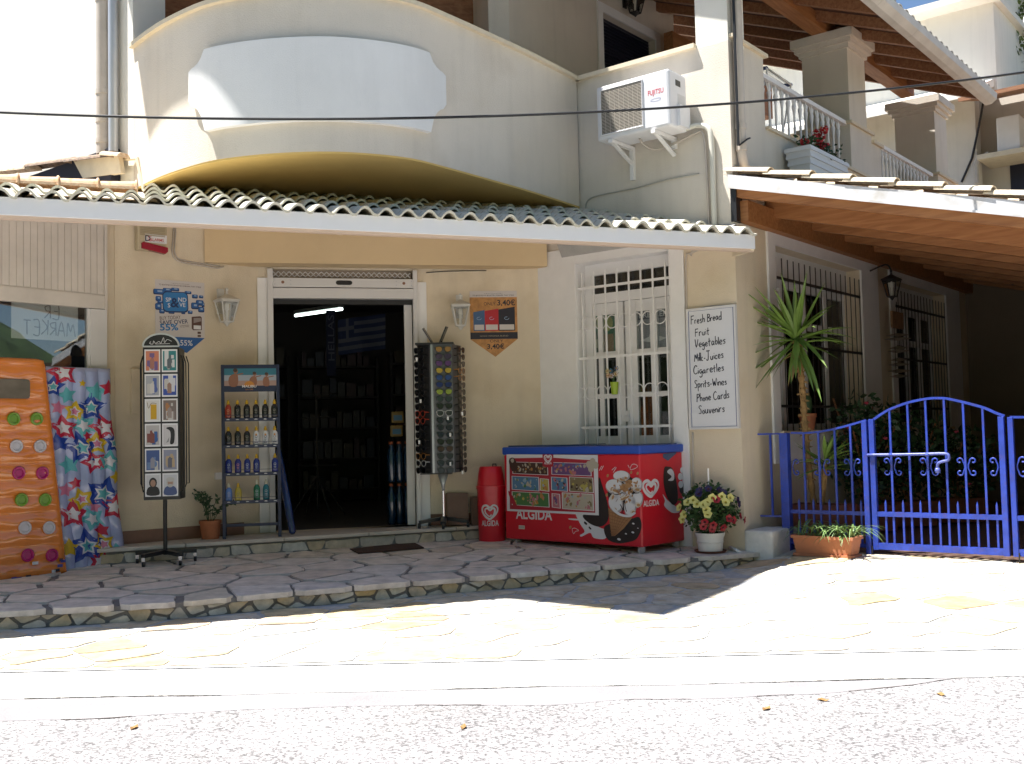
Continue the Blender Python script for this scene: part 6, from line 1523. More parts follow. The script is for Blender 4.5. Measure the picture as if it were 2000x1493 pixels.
for k in range(5):
    a = rad(20 + 72 * k); l = 0.24; e_ = (l * math.cos(a), l * math.sin(a))
    b = MB(); b.bar((0, 0, 0.095), (*e_, 0.085), 0.045, 0.03); b.build('leg', black, rs)
    b = MB(); b.tube([(e_[0] * .97 - .01, e_[1] * .97, 0.024), (e_[0] * .97 + .01, e_[1] * .97, 0.024)], 0.024, 12); b.box(e_[0] * .97 - .013, e_[0] * .97 + .013, e_[1] * .97 - .016, e_[1] * .97 + .012, 0.04, 0.072, 1); b.build('castor', [black, chrome], rs)
b = MB()
for sx in (-1, 1):
    for k in range(3):
        x = sx * (hw_ + 0.012 + 0.012 * k); b.tube([(x, -hw_ * .6 + .05 * k, zc0 + .06 + .03 * k), (x + sx * .012, -hw_ * .6 + .05 * k, zc0 + .12), (x + sx * .012, -hw_ * .6 + .05 * k, zc1 - .12), (x - sx * .006, -hw_ * .6 + .05 * k, zc1 - .06)], .005, 5)
b.build('side_wire', black, rs)
cards = [('red and violet church door', [(.55, .20, .12), (.16, .10, .25), (.35, .15, .12)]), ('turquoise door and white wall', [(.03, .20, .22), (.60, .60, .62), (.10, .12, .14)]), ('grey alley and blue bowl', [(.35, .36, .40), (.08, .12, .35), (.55, .53, .52)]), ('white houses under deep blue sky', [(.04, .08, .35), (.58, .58, .62), (.30, .18, .14)]), ('bright yellow door', [(.62, .60, .58), (.55, .32, .01), (.20, .14, .06)]), ('brown jug on a wall', [(.18, .14, .13), (.40, .18, .07), (.30, .24, .22)]), ('blue arches and dark windows', [(.45, .42, .42), (.03, .10, .30), (.20, .06, .05)]), ('black cat on white steps', [(.55, .52, .54), (.012, .012, .015), (.25, .25, .26)]), ('blue shaded courtyard', [(.05, .09, .25), (.12, .20, .38), (.25, .25, .30)]), ('narrow sunny lane', [(.25, .26, .34), (.45, .33, .20), (.12, .12, .16)]), ('woman in a black headscarf', [(.55, .54, .56), (.015, .014, .016), (.35, .20, .14)]), ('old man with a white beard', [(.55, .55, .58), (.06, .09, .22), (.40, .24, .18)])]
cwd, chh = 29 * rk, 44 * rk; RM = WM[rs.name]
for i, (nm, cl_) in enumerate(cards):
    r, c = i // 2, i % 2
    x = (-1 if c == 0 else 1) * hw_ * .475; z = zc1 - 0.012 - chh / 2 - r * (zc1 - zc0 - .03) / 6 - .006
    wloc = RM @ Vector((x, -hw_ - .006, z))
    t = thing('postcard', 'postcard of %s, %s row of the black stand' % (nm, ['top', 'second', 'third', 'fourth', 'fifth', 'bottom'][r]), 'postcard', tuple(wloc), rad(9), 'postcards on the revolving stand')
    b = MB(); b.box(-cwd / 2, cwd / 2, -.001, .001, -chh / 2, chh / 2); b.build('card', ink_w, t)
    b = MB(); w_, h_ = cwd * .84, chh * .86; b.rect(-w_ / 2, w_ / 2, -h_ / 2, h_ / 2, -.0016, 0); rg = random.Random(i + 40)
    if i in (10, 11):
        b.flat(sm([(-w_ * .45, -h_ * .5), (-w_ * .4, -h_ * .15), (0, -h_ * .05), (w_ * .4, -h_ * .15), (w_ * .45, -h_ * .5)], 3), -.002, 1); b.disc(0, h_ * .12, w_ * .3, h_ * .26, -.0023, 1 if i == 10 else 3); b.disc(0, h_ * .09, w_ * .2, h_ * .18, -.0026, 2)
        if i == 11: b.disc(0, h_ * .26, w_ * .32, h_ * .12, -.0028, 3); b.disc(0, -.02 * h_, w_ * .16, h_ * .05, -.0029, 3)
    elif i == 4: b.rect(-w_ * .15, w_ * .3, -h_ * .45, h_ * .3, -.002, 1); b.ribbon(sm([(-w_ * .4, h_ * .4), (-w_ * .3, h_ * .1), (-w_ * .1, h_ * .36), (w_ * .3, h_ * .34)], 3, False), .004, -.0024, 2)
    elif i == 7: b.flat(sm([(0, -h_ * .45), (w_ * .3, -h_ * .4), (w_ * .35, h_ * .2), (w_ * .1, h_ * .4), (-w_ * .3, h_ * .35), (0, h_ * .2), (w_ * .05, -h_ * .1)], 3), -.002, 1); b.flat([(-w_ * .3, -h_ * .4), (-w_ * .05, -h_ * .1), (-w_ * .1, -h_ * .35)], -.002, 2)
    else:
        for k in range(9):
            cx, cz, a, c2 = rg.uniform(-.3, .3) * w_, rg.uniform(-.35, .3) * h_, rg.uniform(.06, .2) * w_, rg.uniform(.06, .26) * h_; b.rect(max(-w_ / 2, cx - a), min(w_ / 2, cx + a), max(-h_ / 2, cz - c2), min(h_ / 2, cz + c2), -.0018 - .0001 * k, rg.choice([1, 2, 3, 1]))
        b.disc(w_ * rg.uniform(-.15, .2), -h_ * .2, w_ * .2, h_ * .16, -.003, 1)
        b.flat([(-w_ * .18, -h_ * .4), (w_ * .14, -h_ * .4), (w_ * .14, h_ * .05), (-.02 * w_, h_ * .16), (-w_ * .18, h_ * .05)], -.0031, 2)
    b.build('picture', [pm('pc%d_%d' % (i, k), c_) for k, c_ in enumerate(cl_)] + [pm('pc_pale', (.5, .48, .46))], t)

# ---- suncare display with bottles
sa, sb_ = at_z(440, 1055, 0.18), at_z(552, 1046, 0.18)
sbp = (sa + sb_) / 2; SK = sbp.y / FPX; srz = math.atan2(sb_.y - sa.y, sb_.x - sa.x) * 0.35
st = thing('sunscreen_stand', 'navy shelf stand of suncare bottles with a MALIBU beach header', 'display stand', tuple(sbp), srz)
SM_ = WM[st.name].inverted()
def sx_(px, py): p = at_y(px, py, sbp.y - 0.02); return (SM_ @ p).x, p.z - 0.18
navy = mat('navy_metal', (0.012, 0.02, 0.06), 0.4)
xl, xr = sx_(437, 900)[0], sx_(545, 900)[0]
zh0, zh1 = sx_(490, 765)[1], sx_(490, 712)[1]
xl2, xr2 = sx_(433, 740)[0], sx_(540, 740)[0]
b = MB(); b.box(xl2, xr2, 0.02, 0.03, zh0, zh1); b.build('header', navy, st)
b = MB(); Wd = xr2 - xl2; hz0 = zh0 + (zh1 - zh0) * .22; hh2 = (zh1 - zh0) * .64
b.rect(xl2 + .002, xr2 - .002, hz0, hz0 + hh2, 0.019, 0); b.rect(xl2 + .002, xr2 - .002, hz0, hz0 + hh2 * .30, 0.0185, 1); b.rect(xl2 + .002, xr2 - .002, hz0 + hh2 * .30, hz0 + hh2 * .62, 0.0185, 2)
def fig(cx, s_, lean):
    b.flat(sm([(cx - .22 * s_, hz0), (cx - .26 * s_, hz0 + .45 * s_), (cx - .05 * s_ + lean, hz0 + .66 * s_), (cx + .16 * s_ + lean, hz0 + .55 * s_), (cx + .18 * s_, hz0)], 3), 0.018, 3); b.disc(cx + .04 * s_ + lean, hz0 + .80 * s_, .12 * s_, .14 * s_, 0.0178, 3); b.disc(cx + .02 * s_ + lean, hz0 + .86 * s_, .12 * s_, .10 * s_, 0.0176, 4)
    b.ribbon([(cx + .1 * s_ + lean, hz0 + .6 * s_), (cx + .5 * s_, hz0 + .68 * s_)], .07 * s_, 0.0179, 3)
fig(xl2 + Wd * .22, hh2 * 1.05, .01); fig(xl2 + Wd * .58, hh2 * .85, .004); fig(xl2 + Wd * .82, hh2 * .8, -.004)
b.disc(xl2 + Wd * .5, zh0 + (zh1 - zh0) * .20, Wd * .10, hh2 * .30, 0.0174, 5, 14, 0, math.pi); b.text('MALIBU', xl2 + Wd * .5, zh0 + (zh1 - zh0) * .155, .022, 0.0170, 6, offset=.015, width=Wd * .26); b.text('SUN CARE', xl2 + Wd * .5, zh0 + (zh1 - zh0) * .06, .012, 0.0170, 5, width=Wd * .14)
b.build('picture', [pm('sea', (.03, .17, .24)), pm('sand', (.40, .26, .22)), pm('surf', (.34, .38, .44)), pm('skin', (.28, .12, .07)), pm('hair', (.06, .03, .02)), pm('sunorange', (.55, .22, .03)), ink_w], st)
for x in (xl, xr):
    b = MB(); b.bar((x, 0.0, 0), (x - .004, 0.03, zh1), .025, .03); b.build('upright', navy, st)
    b = MB(); b.bar((x, 0.26, 0), (x, 0.05, zh0), .02, .02); b.build('back_leg', navy, st)
b = MB(); b.bar((xl, 0, .115), (xr, 0, .115), .012, .016); b.bar((xl, 0.2, .09), (xr, 0.2, .09), .012, .016); b.build('cross_bar', navy, st)
body_c = {'red': (.32, .03, .012), 'black': (.010, .008, .008), 'white': (.62, .62, .64), 'blue': (.012, .025, .20), 'pink blue': (.03, .03, .20), 'sky blue': (.10, .20, .50), 'yellow': (.50, .38, .05), 'green': (.01, .13, .06), 'teal': (.01, .13, .17)}
rows = [(818, 'topmost', ['red', 'black', 'black', 'black', 'black', 'black'], None), (870, 'second', ['black', 'black', 'black', 'white', 'white', 'white'], None), (924, 'third', ['blue', 'pink blue', 'blue', 'blue', None, 'blue'], None), (978, 'lowest', ['sky blue', 'yellow', None, 'green', 'teal', None], None)]
cap_y = mat('cap_yellow', (0.60, 0.36, 0.02), 0.4); cap_o = mat('cap_orange', (0.55, 0.22, 0.015), 0.4); cap_w = mat('cap_cream', (0.60, 0.56, 0.42), 0.4)
def bottle_mesh(name, col, tall, square):
    b = MB(); n = 14 if not square else 12; f = 0.62
    def ring2(r, z): return [(r * math.cos(2 * math.pi * k / n), f * r * math.sin(2 * math.pi * k / n), z) for k in range(n)]
    pr_ = [(.020, 0), (.0265, .004), (.0275, .03), (.0275, .085), (.024, .108), (.012, .124), (.010, .128)]
    R_ = [ring2(r, z * tall) for r, z in pr_]
    idx = [[b._a(p) for p in q] for q in R_]
    for A, B in zip(idx, idx[1:]):
        for k in range(n): b.f.append([A[k], A[(k + 1) % n], B[(k + 1) % n], B[k]]); b.m.append(0)
    # label on the front
    return b
seq = {}
for (yp, rn, cs, _) in rows:
    zsh = sx_(490, yp)[1]
    b = MB(); b.box(xl, xr, -0.045, 0.09, zsh - .012, zsh - .004); b.box(xl, xr, -0.05, -0.045, zsh - .022, zsh + .006); b.tube([(xl, -.048, zsh + .03), (xr, -.048, zsh + .03)], .0025, 4); shf = b.build('shelf', navy, st)
    b = MB()
    for k in range(6): x = xl + (xr - xl) * (k + .55) / 6; b.disc(x, zsh - .009, .014, .007, -.0505, 0, 10, 0, math.pi)
    b.build('shelf_print', ink_w, st, kind='stuff')
    for k, cn in enumerate(cs):
        if cn is None: continue
        x = xl + (xr - xl) * (k + .5) / 6 + .004
        same = [j for j, c in enumerate(cs) if c == cn]
        lab = '%s suncare bottle' % cn if cn != 'pink blue' else 'blue suncare bottle with a pink label'
        if len(same) > 1: lab += ', %s of its colour from the left on the %s shelf' % (ORD[same.index(k)], rn)
        else: lab += ' on the %s shelf of the navy stand' % rn
        P = WM[st.name] @ Vector((x, -.012, zsh - .003))
        t = thing('sunscreen_bottle', lab, 'bottle', tuple(P), srz, 'suncare bottles on the navy stand')
        tall = 1.0 if rn != 'lowest' else (.95 if k in (0, 1) else 1.1)
        key = (cn, tall)
        if key not in seq:
            bb = bottle_mesh('body', cn, tall, cn == 'white'); o1 = bb.build('body', mat('bottle_' + cn.replace(' ', '_'), body_c[cn], 0.25, coat=.3), t, smooth=True, autosmooth=45)
            bb = MB(); cyc = cap_y if cn not in ('sky blue', 'green', 'teal') else cap_w; bb.lathe([(.010, .126 * tall), (.0135, .128 * tall), (.0135, .145 * tall), (.009, .150 * tall), (.0085, .163 * tall)], 10); o2 = bb.build('cap', cyc, t, smooth=True, autosmooth=45)
            bb = MB(); lw = .015; yy = -.0176
            lc = {'white': (.10, .10, .14), 'yellow': (.25, .18, .05), 'red': (.5, .2, .1), 'pink blue': (.45, .16, .18), 'black': (.16, .15, .13)}.get(cn, (.30, .32, .38))
            bb.disc(0, .075 * tall, lw * .75, .012, yy, 0, 10); bb.disc(0, .076 * tall, lw * .5, .006, yy - .0004, 1, 10); bb.rect(-lw * .6, lw * .6, .050 * tall, .056 * tall, yy, 0); bb.rect(-lw * .4, lw * .4, .04 * tall, .045 * tall, yy, 0)
            if cn == 'white': bb.rect(-lw, lw, .022 * tall, .03 * tall, yy, 0); bb.rect(-lw * .5, lw * .5, .085 * tall, .10 * tall, yy, 2)
            o3 = bb.build('label', [pm('lab_' + cn.replace(' ', '_'), lc), pm('lab_in_' + cn.replace(' ', '_'), body_c[cn]), cap_o], t); seq[key] = (o1, o2, o3)
        else:
            for o_ in seq[key]: inst(o_, o_.name.split('.')[0], t, Matrix.Identity(4))

# ---- blue rolled mat leaning in the doorway
la, lb = at_z(572, 1043, 0.185), FD.W(*[(lambda q: (q[0], -0.03, q[1]))(FD.px(543, 878, -0.03))][0])
t = thing('rolled_mat', 'shiny blue rolled mat leaning beside the suncare stand', 'mat', tuple(la))
d_ = lb - la; b = MB(); b.tube([Vector((0, 0, 0)), d_ * .02, d_ * .5, d_ * .98, d_], [.018, .03, .034, .03, .018], 12); b.build('roll', mat('blue_film', (0.015, 0.04, 0.16), 0.2, 0.3, 12, coat=.5), t, smooth=True)

# ---- small potted plant on the step
pp = at_z(407, 1054, 0.18); pk = pp.y / FPX
t = thing('potted_plant', 'small leafy plant in a terracotta pot on the step beside the suncare stand', 'plant pot', (pp.x, pp.y + 0.06, 0.18))
r_ = 21 * pk; hgt = 36 * pk
b = MB(); b.lathe([(r_ * .78, 0), (r_ * .94, hgt * .82), (r_ * 1.03, hgt * .82), (r_ * 1.03, hgt), (r_ * .9, hgt), (r_ * .88, hgt * .9)], 20); b.build('pot', terracotta, t, smooth=True, autosmooth=35)
b = MB(); b.lathe([(0.001, hgt * .9), (r_ * .88, hgt * .9)], 16, cap=False); b.build('soil', soil, t)
rg = random.Random(5); b = MB(); lf = MB()
for k in range(9):
    a = rg.uniform(0, 6.28); l = rg.uniform(.12, .26); sp_ = rg.uniform(.05, .17); P = [(0.02 * math.cos(a), .02 * math.sin(a), hgt * .9), (sp_ * .5 * math.cos(a), sp_ * .3 * math.sin(a), hgt + l * .6), (sp_ * math.cos(a) * 1.2, sp_ * .5 * math.sin(a), hgt + l)]
    b.tube(P, .003, 4)
    for q in smooth_line(P, 5)[3:]:
        for _ in range(2):
            d2 = Vector((rg.gauss(0, 1), rg.gauss(0, .7), rg.gauss(-.1, .6))).normalized(); s2 = d2.orthogonal().normalized(); L2_ = rg.uniform(.03, .05); lf.poly([q, q + d2 * L2_ * .5 + s2 * L2_ * .26, q + d2 * L2_, q + d2 * L2_ * .5 - s2 * L2_ * .26])
b.build('stem', leaf_d, t); lf.build('foliage', leaf_d, t, kind='stuff')

# ---- sunglasses stand
gp = at_y(866, 1000, 9.47); gp.z = 0.18; gk = gp.y / FPX
_GB = 746.5 + 0
for _py in range(990, 1060):
    if at_y(866, _py, 9.47).z <= 0.18: _GB = _py; break
gs = thing('sunglasses_stand', 'tall revolving silver sunglasses stand with two small mirrors right of the door', 'display stand', tuple(gp), 0)
gz0, gz1 = (_GB - 925) * gk, (_GB - 676) * gk
cen = Vector((0.0, 0.06)); 
# triangular-ish column: corner edge towards the camera at photo x 848
def gx(px): return (px - 866) * gk
cA, cB, cC, cDd = Vector((gx(820), 0.06)), Vector((gx(848), -0.085)), Vector((gx(890), -0.055)), Vector((gx(905), 0.12))
b = MB(); b.slab([cA, cB, cC, cDd, Vector((gx(860), 0.20))], gz0, gz1); b.build('column', [mat('stand_black', (0.03, 0.03, 0.033), 0.4)], gs)
silver = mat('brushed_silver', (0.42, 0.43, 0.45), 0.32, 0.06, 6, metal=0.7)
b = MB()
def facequad(p, q, u0, u1, z0, z1, off):
    d = (q - p); n = Vector((d.y, -d.x)).normalized() * off; a = p + d * u0 + n; c = p + d * u1 + n; return [(*a, z0), (*c, z0), (*c, z1), (*a, z1)]
b.poly(facequad(cB, cC, 0.0, 1.0, gz0, gz1, .002)); b.poly(facequad(cC, cDd, 0.0, .5, gz0, gz1, .002)); b.poly(facequad(cA, cB, .9, 1.0, gz0, gz1, .002)); b.build('face', mat('stand_grey', (0.16, 0.16, 0.175), 0.3, 0.06, 6, metal=0.4), gs)
b = MB(); b.poly(facequad(cB, cC, 0.0, 0.10, gz0, gz1, .004)); b.build('edge_strip', silver, gs)
b = MB(); b.box(gx(819), gx(893), -0.10, 0.16, gz1, gz1 + .016); b.box(gx(824), gx(884), -0.09, 0.14, gz0 - .012, gz0); b.build('cap', black, gs)
b = MB(); b.lathe([(.012, gz0 - .17), (.016, gz0 - .12), (.05, gz0 - .015)], 12, (gx(866), .04, 0)); b.build('cone', grey_alu, gs, smooth=True)
b = MB(); b.tube([(gx(866), .04, .06), (gx(866), .04, gz0 - .1)], .0125, 10); b.build('pole', chrome, gs)
for k in range(5):
    a = rad(200 + 72 * k); e_ = Vector((gx(866) + .23 * math.cos(a), .04 + .2 * math.sin(a), .055)); b = MB(); b.bar((gx(866), .04, .085), e_, .05, .03); b.tube([(e_.x - .012, e_.y, .025), (e_.x + .012, e_.y, .025)], .025, 10); b.build('leg', black, gs)
for (xa, ya_, xb, yb) in ((833, 642, 851, 672), (880, 640, 866, 672)):
    b = MB(); p, q = Vector((gx(xa), 0.0, (_GB - ya_) * gk)), Vector((gx(xb), .02, (_GB - yb) * gk)); b.bar(p, q, .012, .06, 0, up=(0.2, 1, 0)); b.bar(q, q + (q - p) * .12, .006, .01); b.build('mirror', [mat('mirror_black', (.03, .03, .035), .15)], gs)
# the glasses
lens_c = [(.30, .16, .05), (.05, .025, .07), (.10, .03, .15), (.40, .28, .04), (.02, .05, .20), (.012, .02, .12), (.25, .32, .05), (.03, .04, .045), (.012, .012, .014), (.03, .03, .035), (.015, .015, .03), (.015, .013, .03), (.01, .012, .03), (.014, .012, .012), (.05, .018, .016), (.02, .02, .03), (.012, .016, .035), (.03, .03, .05)]
names_f = ['amber mirrored', 'dark plum', 'violet', 'gold mirrored', 'deep blue', 'navy', 'yellow green mirrored', 'smoky green', 'black', 'white rimmed', 'ink blue', 'dark violet', 'blue black', 'brown black', 'reddish brown', 'smoke grey', 'midnight blue', 'slate']
def glasses_mesh(lens_m, frame_m, w=0.135):
    b = MB()
    for sx in (-1, 1):
        P = sm([(sx * .008, .004), (sx * .022, .016), (sx * .046, .017), (sx * .062, .010), (sx * .058, -.012), (sx * .038, -.022), (sx * .016, -.016)], 3)
        b.flat(P, -.012, 0); b.tube([(p[0], -.012, p[1]) for p in P], .0024, 4, 1, closed=True); b.bar((sx * .063, -.012, .009), (sx * .066, .085, .004), .004, .006, 1)
    b.tube([(-.009, -.012, .007), (0, -.014, .009), (.009, -.012, .007)], .0025, 4, 1)
    return b
def put_glasses(F0, F1, uc, k, rn, lens, frm, lab, scl=1.0, sq=1.0):
    z = gz1 - .045 - k * (gz1 - gz0 - .07) / 17.0
    d = (F1 - F0); L_ = d.length; rz = math.atan2(d.y, d.x); p = F0 + d * uc; n = Vector((d.y, -d.x)).normalized(); p = p + n * 0.03
    P = WM[gs.name] @ Vector((p.x, p.y, z))
    b = glasses_mesh(None, None); o = b.build('sunglasses', [lens, frm]); o.location = P; o.rotation_euler = (0, 0, rz); o.scale = (scl * sq, scl, scl * 1.15); tag(o, lab, 'sunglasses', 'sunglasses on the revolving stand')
blk = mat('frame_black', (.012, .012, .014), .35); wht = mat('frame_white', (.5, .5, .5), .4); redf = mat('frame_red', (.45, .05, .02), .4); tort = mat('frame_amber', (.35, .15, .03), .4)
for k in range(18):
    put_glasses(cB, cC, .58, k, 'front', mat('lens_f%d' % k, lens_c[k], 0.12, coat=.6), wht if k == 9 else blk, '%s sunglasses on the silver front of the stand, %s from the top' % (names_f[k], ORD[k]), 1.12)
for k in range(18):
    put_glasses(cA, cB, .42, k, 'left', mat('lens_dark', (.012, .012, .015), .12, coat=.6), {9: redf, 10: redf, 15: tort, 16: wht}.get(k, blk), '%s sunglasses on the dark left side of the stand, %s from the top' % ({9: 'red framed', 10: 'scarlet', 15: 'amber framed', 16: 'white framed'}.get(k, 'black'), ORD[k]), 1.15)
    put_glasses(cC, cDd, .55, k, 'right', mat('lens_brown', (.05, .03, .03), .15, coat=.6), tort if k in (3, 4) else blk, 'dark sunglasses on the far right side of the stand, %s from the top' % ORD[k], 1.1)
b = MB(); rg = random.Random(3)
for (px_, py_) in ((822, 705), (828, 786), (824, 865), (880, 820), (884, 852), (908, 812), (883, 908), (906, 925)):
    x = gx(px_); z = (_GB - py_) * gk; b.box(x - .008, x + .008, -0.125, -0.124, z - .016, z + .016)
b.build('price_tag', paper, gs, kind='stuff')

# ---- petunia pot
pt = on_plat(1378, 1077); pt = pt - Vector((0, 0.0, 0)); k_ = (pt.y) / FPX
pt.y -= 0.06; pt.x = (1378 - 1000 - .0232 * 330 + 7) / FPX * pt.y
t = thing('petunia_pot', 'white plastic pot overflowing with yellow and red petunias in front of the wall corner', 'plant pot', (pt.x, pt.y, zplat(pt)))
r_ = 26.5 * k_; hp2 = 38 * k_
b = MB(); b.lathe([(r_ * .86, .012), (r_ * .98, hp2 * .8), (r_ * 1.03, hp2 * .8), (r_ * 1.08, hp2), (r_ * .98, hp2), (r_ * .95, hp2 * .85)], 26); b.lathe([(r_ * .96, hp2 * .50), (r_ * 1.0, hp2 * .52), (r_ * .98, hp2 * .55)], 26, cap=False); b.build('pot', mat('white_plastic', (0.72, 0.70, 0.66), 0.45, .05, 5), t, smooth=True, autosmooth=35)
b = MB(); b.lathe([(r_ * 1.05, 0), (r_ * 1.2, .018), (r_ * 1.14, .018), (r_ * 1.0, .006)], 26); b.build('saucer', mat('saucer_brown', (0.13, 0.045, 0.025), .6), t, smooth=True, autosmooth=35)
zc_ = hp2 + 48 * k_; rg = random.Random(14)
def dome():
    v = Vector((rg.gauss(0, 1), rg.gauss(0, 1), rg.gauss(0.15, 1))).normalized(); q = rg.random() ** 0.35
    return (v.x * 56 * k_ * q, v.y * 46 * k_ * q, zc_ + v.z * 50 * k_ * q - .01)
b = MB(); leaf_cloud(b, 1500, dome, .042, rg, 0, .1)
b.build('foliage', mat('petunia_leaf', (0.045, 0.10, 0.025), 0.6, 0.4, 14), t, kind='stuff')
b = MB()
for _ in range(14):
    p = Vector(dome()); b.tube([(p.x * .1, p.y * .1, hp2 * .8), p * .6 + Vector((0, 0, .03)), p], .0025, 4)
b.build('stem', leaf_d, t)
fy, fr_, fp_ = pm('petal_yellow', (.55, .52, .17)), pm('petal_red', (.30, .01, .02)), pm('petal_purple', (.02, .012, .06))
eye = pm('flower_eye', (.30, .26, .03))
def petunia(px, py, col, s_, nm, lab):
    x = (px - 1378) * k_; z = (1077 - py) * k_; rr = math.hypot(x / (58 * k_), (z - zc_) / (54 * k_)); y = -46 * k_ * math.sqrt(max(0.02, 1 - min(1, rr) ** 2)) - .015
    c = Vector((x, y, z)); n = (Vector((x * .8, y * 1.2 - .06, (z - zc_) * .6 + .02))).normalized(); n = (n + Vector((rg.uniform(-.25, .25), 0, rg.uniform(-.2, .3)))).normalized(); u = n.orthogonal().normalized(); v = n.cross(u); b = MB(); R_ = s_ * k_; N = 15; ce = c - n * R_ * .55
    ring_ = [c + (u * math.cos(2 * math.pi * q / N) + v * math.sin(2 * math.pi * q / N)) * R_ * (1 + .13 * math.cos(5 * 2 * math.pi * q / N)) + n * R_ * .05 * math.cos(10 * math.pi * q / N) for q in range(N)]; mid = [c + (u * math.cos(2 * math.pi * q / N) + v * math.sin(2 * math.pi * q / N)) * R_ * .35 - n * R_ * .18 for q in range(N)]
    for q in range(N): j = (q + 1) % N; b.poly([mid[q], mid[j], ring_[j], ring_[q]], 0); b.poly([ce, mid[j], mid[q]], 1)
    b.build('flower', [col, eye if col is fy else pm('dark_eye', (.06, .005, .01))], t, smooth=True, label=lab)
for q in ((1331, 978), (1341, 974), (1347, 981), (1325, 1002), (1323, 1012), (1366, 978), (1359, 982), (1376, 970), (1402, 979), (1413, 971), (1364, 992), (1366, 1000), (1318, 989), (1395, 968)): petunia(*q, fy, 8.0, 'flower', 'yellow petunia')
for q in ((1408, 1010), (1419, 1014), (1398, 1028), (1377, 1022), (1376, 1029), (1359, 1024), (1361, 1016), (1384, 973), (1444, 1016), (1436, 1008)): petunia(*q, fr_, 7.5, 'flower', 'red petunia')
for q in ((1354, 956), (1371, 953), (1393, 956), (1430, 977), (1433, 985), (1352, 962), (1399, 961)): petunia(*q, fp_, 7, 'flower', 'dark purple petunia')
b = MB(); b.box(-.006, .006, -.012, -.008, zc_ + 40 * k_, zc_ + 75 * k_); b.build('plant_label', paper, t)
# ---- white hose end
ha = [on_plat(1405, 1066, .02), on_plat(1425, 1069, .018), on_plat(1440, 1076, .016)]; hb_ = on_pave(1456, 1094); hb_.z += .014
hm = (ha[-1] + hb_) / 2 + Vector((0.01, 0, 0.005))
t = thing('waste_hose', 'short white hose ending over the terrace edge beside the petunia pot', 'hose', tuple(ha[0]))
b = MB(); b.tube([p - ha[0] for p in smooth_line(ha + [hm, hb_], 5)], .013, 9); b.build('hose', white_p, t, smooth=True)
# ================================================================== BLUE FENCE AND GATE
g0 = on_pave(1537, 1076)
FG = Frame((2.27, 8.67), BANG)
def gp_(x, y, o=0.0): return FG.px(x, y, o)
def gz_(u): 
    p = FG.W(u); return zpave(p)
uP1, uM, uR = gp_(1536, 960)[0], gp_(1695, 960)[0], gp_(1966, 950)[0]
fen = thing('blue_fence', 'short blue iron fence panel between the porch wall and the gate', 'fence', frame=FG, u=0, z=0)
def gpart(b, name, parent, **k): return b.build(name, k.pop('m', blue_p), parent, FG, **k)
pw = 0.035
b = MB(); b.box(uP1 - pw, uP1 + pw, -0.035, 0.035, -0.03, gp_(1536, 846)[1]); gpart(b, 'post', fen, bevel=.003)
b = MB(); b.box(uM - 0.022, uM + 0.018, -0.03, 0.03, -0.03, gp_(1694, 822)[1]); gpart(b, 'post', fen, bevel=.003)
top = [gp_(x, y) for x, y in ((1545, 846), (1575, 846), (1605, 843), (1635, 837), (1665, 829), (1692, 821))]
b = MB(); P = smooth_line([(u, 0, z) for u, z in top], 3)
for a, c in zip(P, P[1:]): b.bar(a, c, .016, .016)
gpart(b, 'top_rail', fen)
zA, zB = gp_(1610, 1001)[1], gp_(1610, 1062)[1]
for z in (zA, zB):
    b = MB(); b.box(uP1 + pw, uM - .022, -.012, .012, z - .015, z + .015); gpart(b, 'rail', fen)
def top_at(P, u):
    for a, c in zip(P, P[1:]):
        if a[0] <= u <= c[0]: return a[2] + (c[2] - a[2]) * (u - a[0]) / (c[0] - a[0])
    return P[-1][2]
def bars(parent, xs, spikes, P, yref, zlo, ztip):
    for x in xs:
        u = gp_(x, yref)[0]; b = MB(); b.box(u - .0075, u + .0075, -.0075, .0075, zlo, top_at(P, u)); gpart(b, 'bar', parent)
    for x in spikes:
        u = gp_(x, 1010)[0]; b = MB(); b.box(u - .007, u + .007, -.007, .007, zlo, ztip - .03); b.mesh([(u - .007, -.007, ztip - .03), (u + .007, -.007, ztip - .03), (u + .007, .007, ztip - .03), (u - .007, .007, ztip - .03), (u, 0, ztip)], [(0, 1, 4), (1, 2, 4), (2, 3, 4), (3, 0, 4)]); gpart(b, 'spike', parent)
def scroll(parent, u, zc, sides=(-1, 1), s=1.0):
    for sd in sides:
        for up in (1, -1):
            pts = []
            for k in range(15):
                t = k / 14; 
                if t < .4: q = t / .4; pts.append((u + sd * (.012 + .012 * q * q) * s, 0, zc + up * (.0 + .038 * q) * s))
                else:
                    a = (t - .4) / .6 * 5.2; r = .023 * (1 - .5 * (t - .4) / .6) * s; cx, cz = u + sd * .047 * s, zc + up * .044 * s; pts.append((cx - sd * r * math.cos(a), 0, cz + up * r * math.sin(a)))
            b = MB(); b.tube(smooth_line(pts, 2), .006, 5); gpart(b, 'scroll', parent, smooth=True)
bars(fen, (1573, 1602, 1634, 1665), (1562, 1590, 1621, 1652, 1683), P, 950, zB, gp_(1652, 975)[1])
zsc = gp_(1665, 913)[1]
for x in (1665, 1606): scroll(fen, gp_(x, 915)[0], zsc)
scroll(fen, uP1 + .05, zsc, (1,)); 
# side piece to the wall
b = MB(); wp = FA.W(0.30, 0, 0); q = FG.M.inverted() @ wp
z1, z2 = gp_(1505, 848)[1], gp_(1510, 1008)[1]
pe_ = Vector((uP1 - pw, 0, 0)); 
for z in (z1, z2): b.bar(Vector((q.x, q.y, z)), pe_ + Vector((0, 0, z)), .014, .014)
gpart(b, 'side_rail', fen)
for t_ in (0.55,):
    m_ = Vector((q.x, q.y, 0)).lerp(pe_, t_); b = MB(); b.bar(m_ + Vector((0, 0, z2)), m_ + Vector((0, 0, z1)), .016, .016); gpart(b, 'bar', fen)
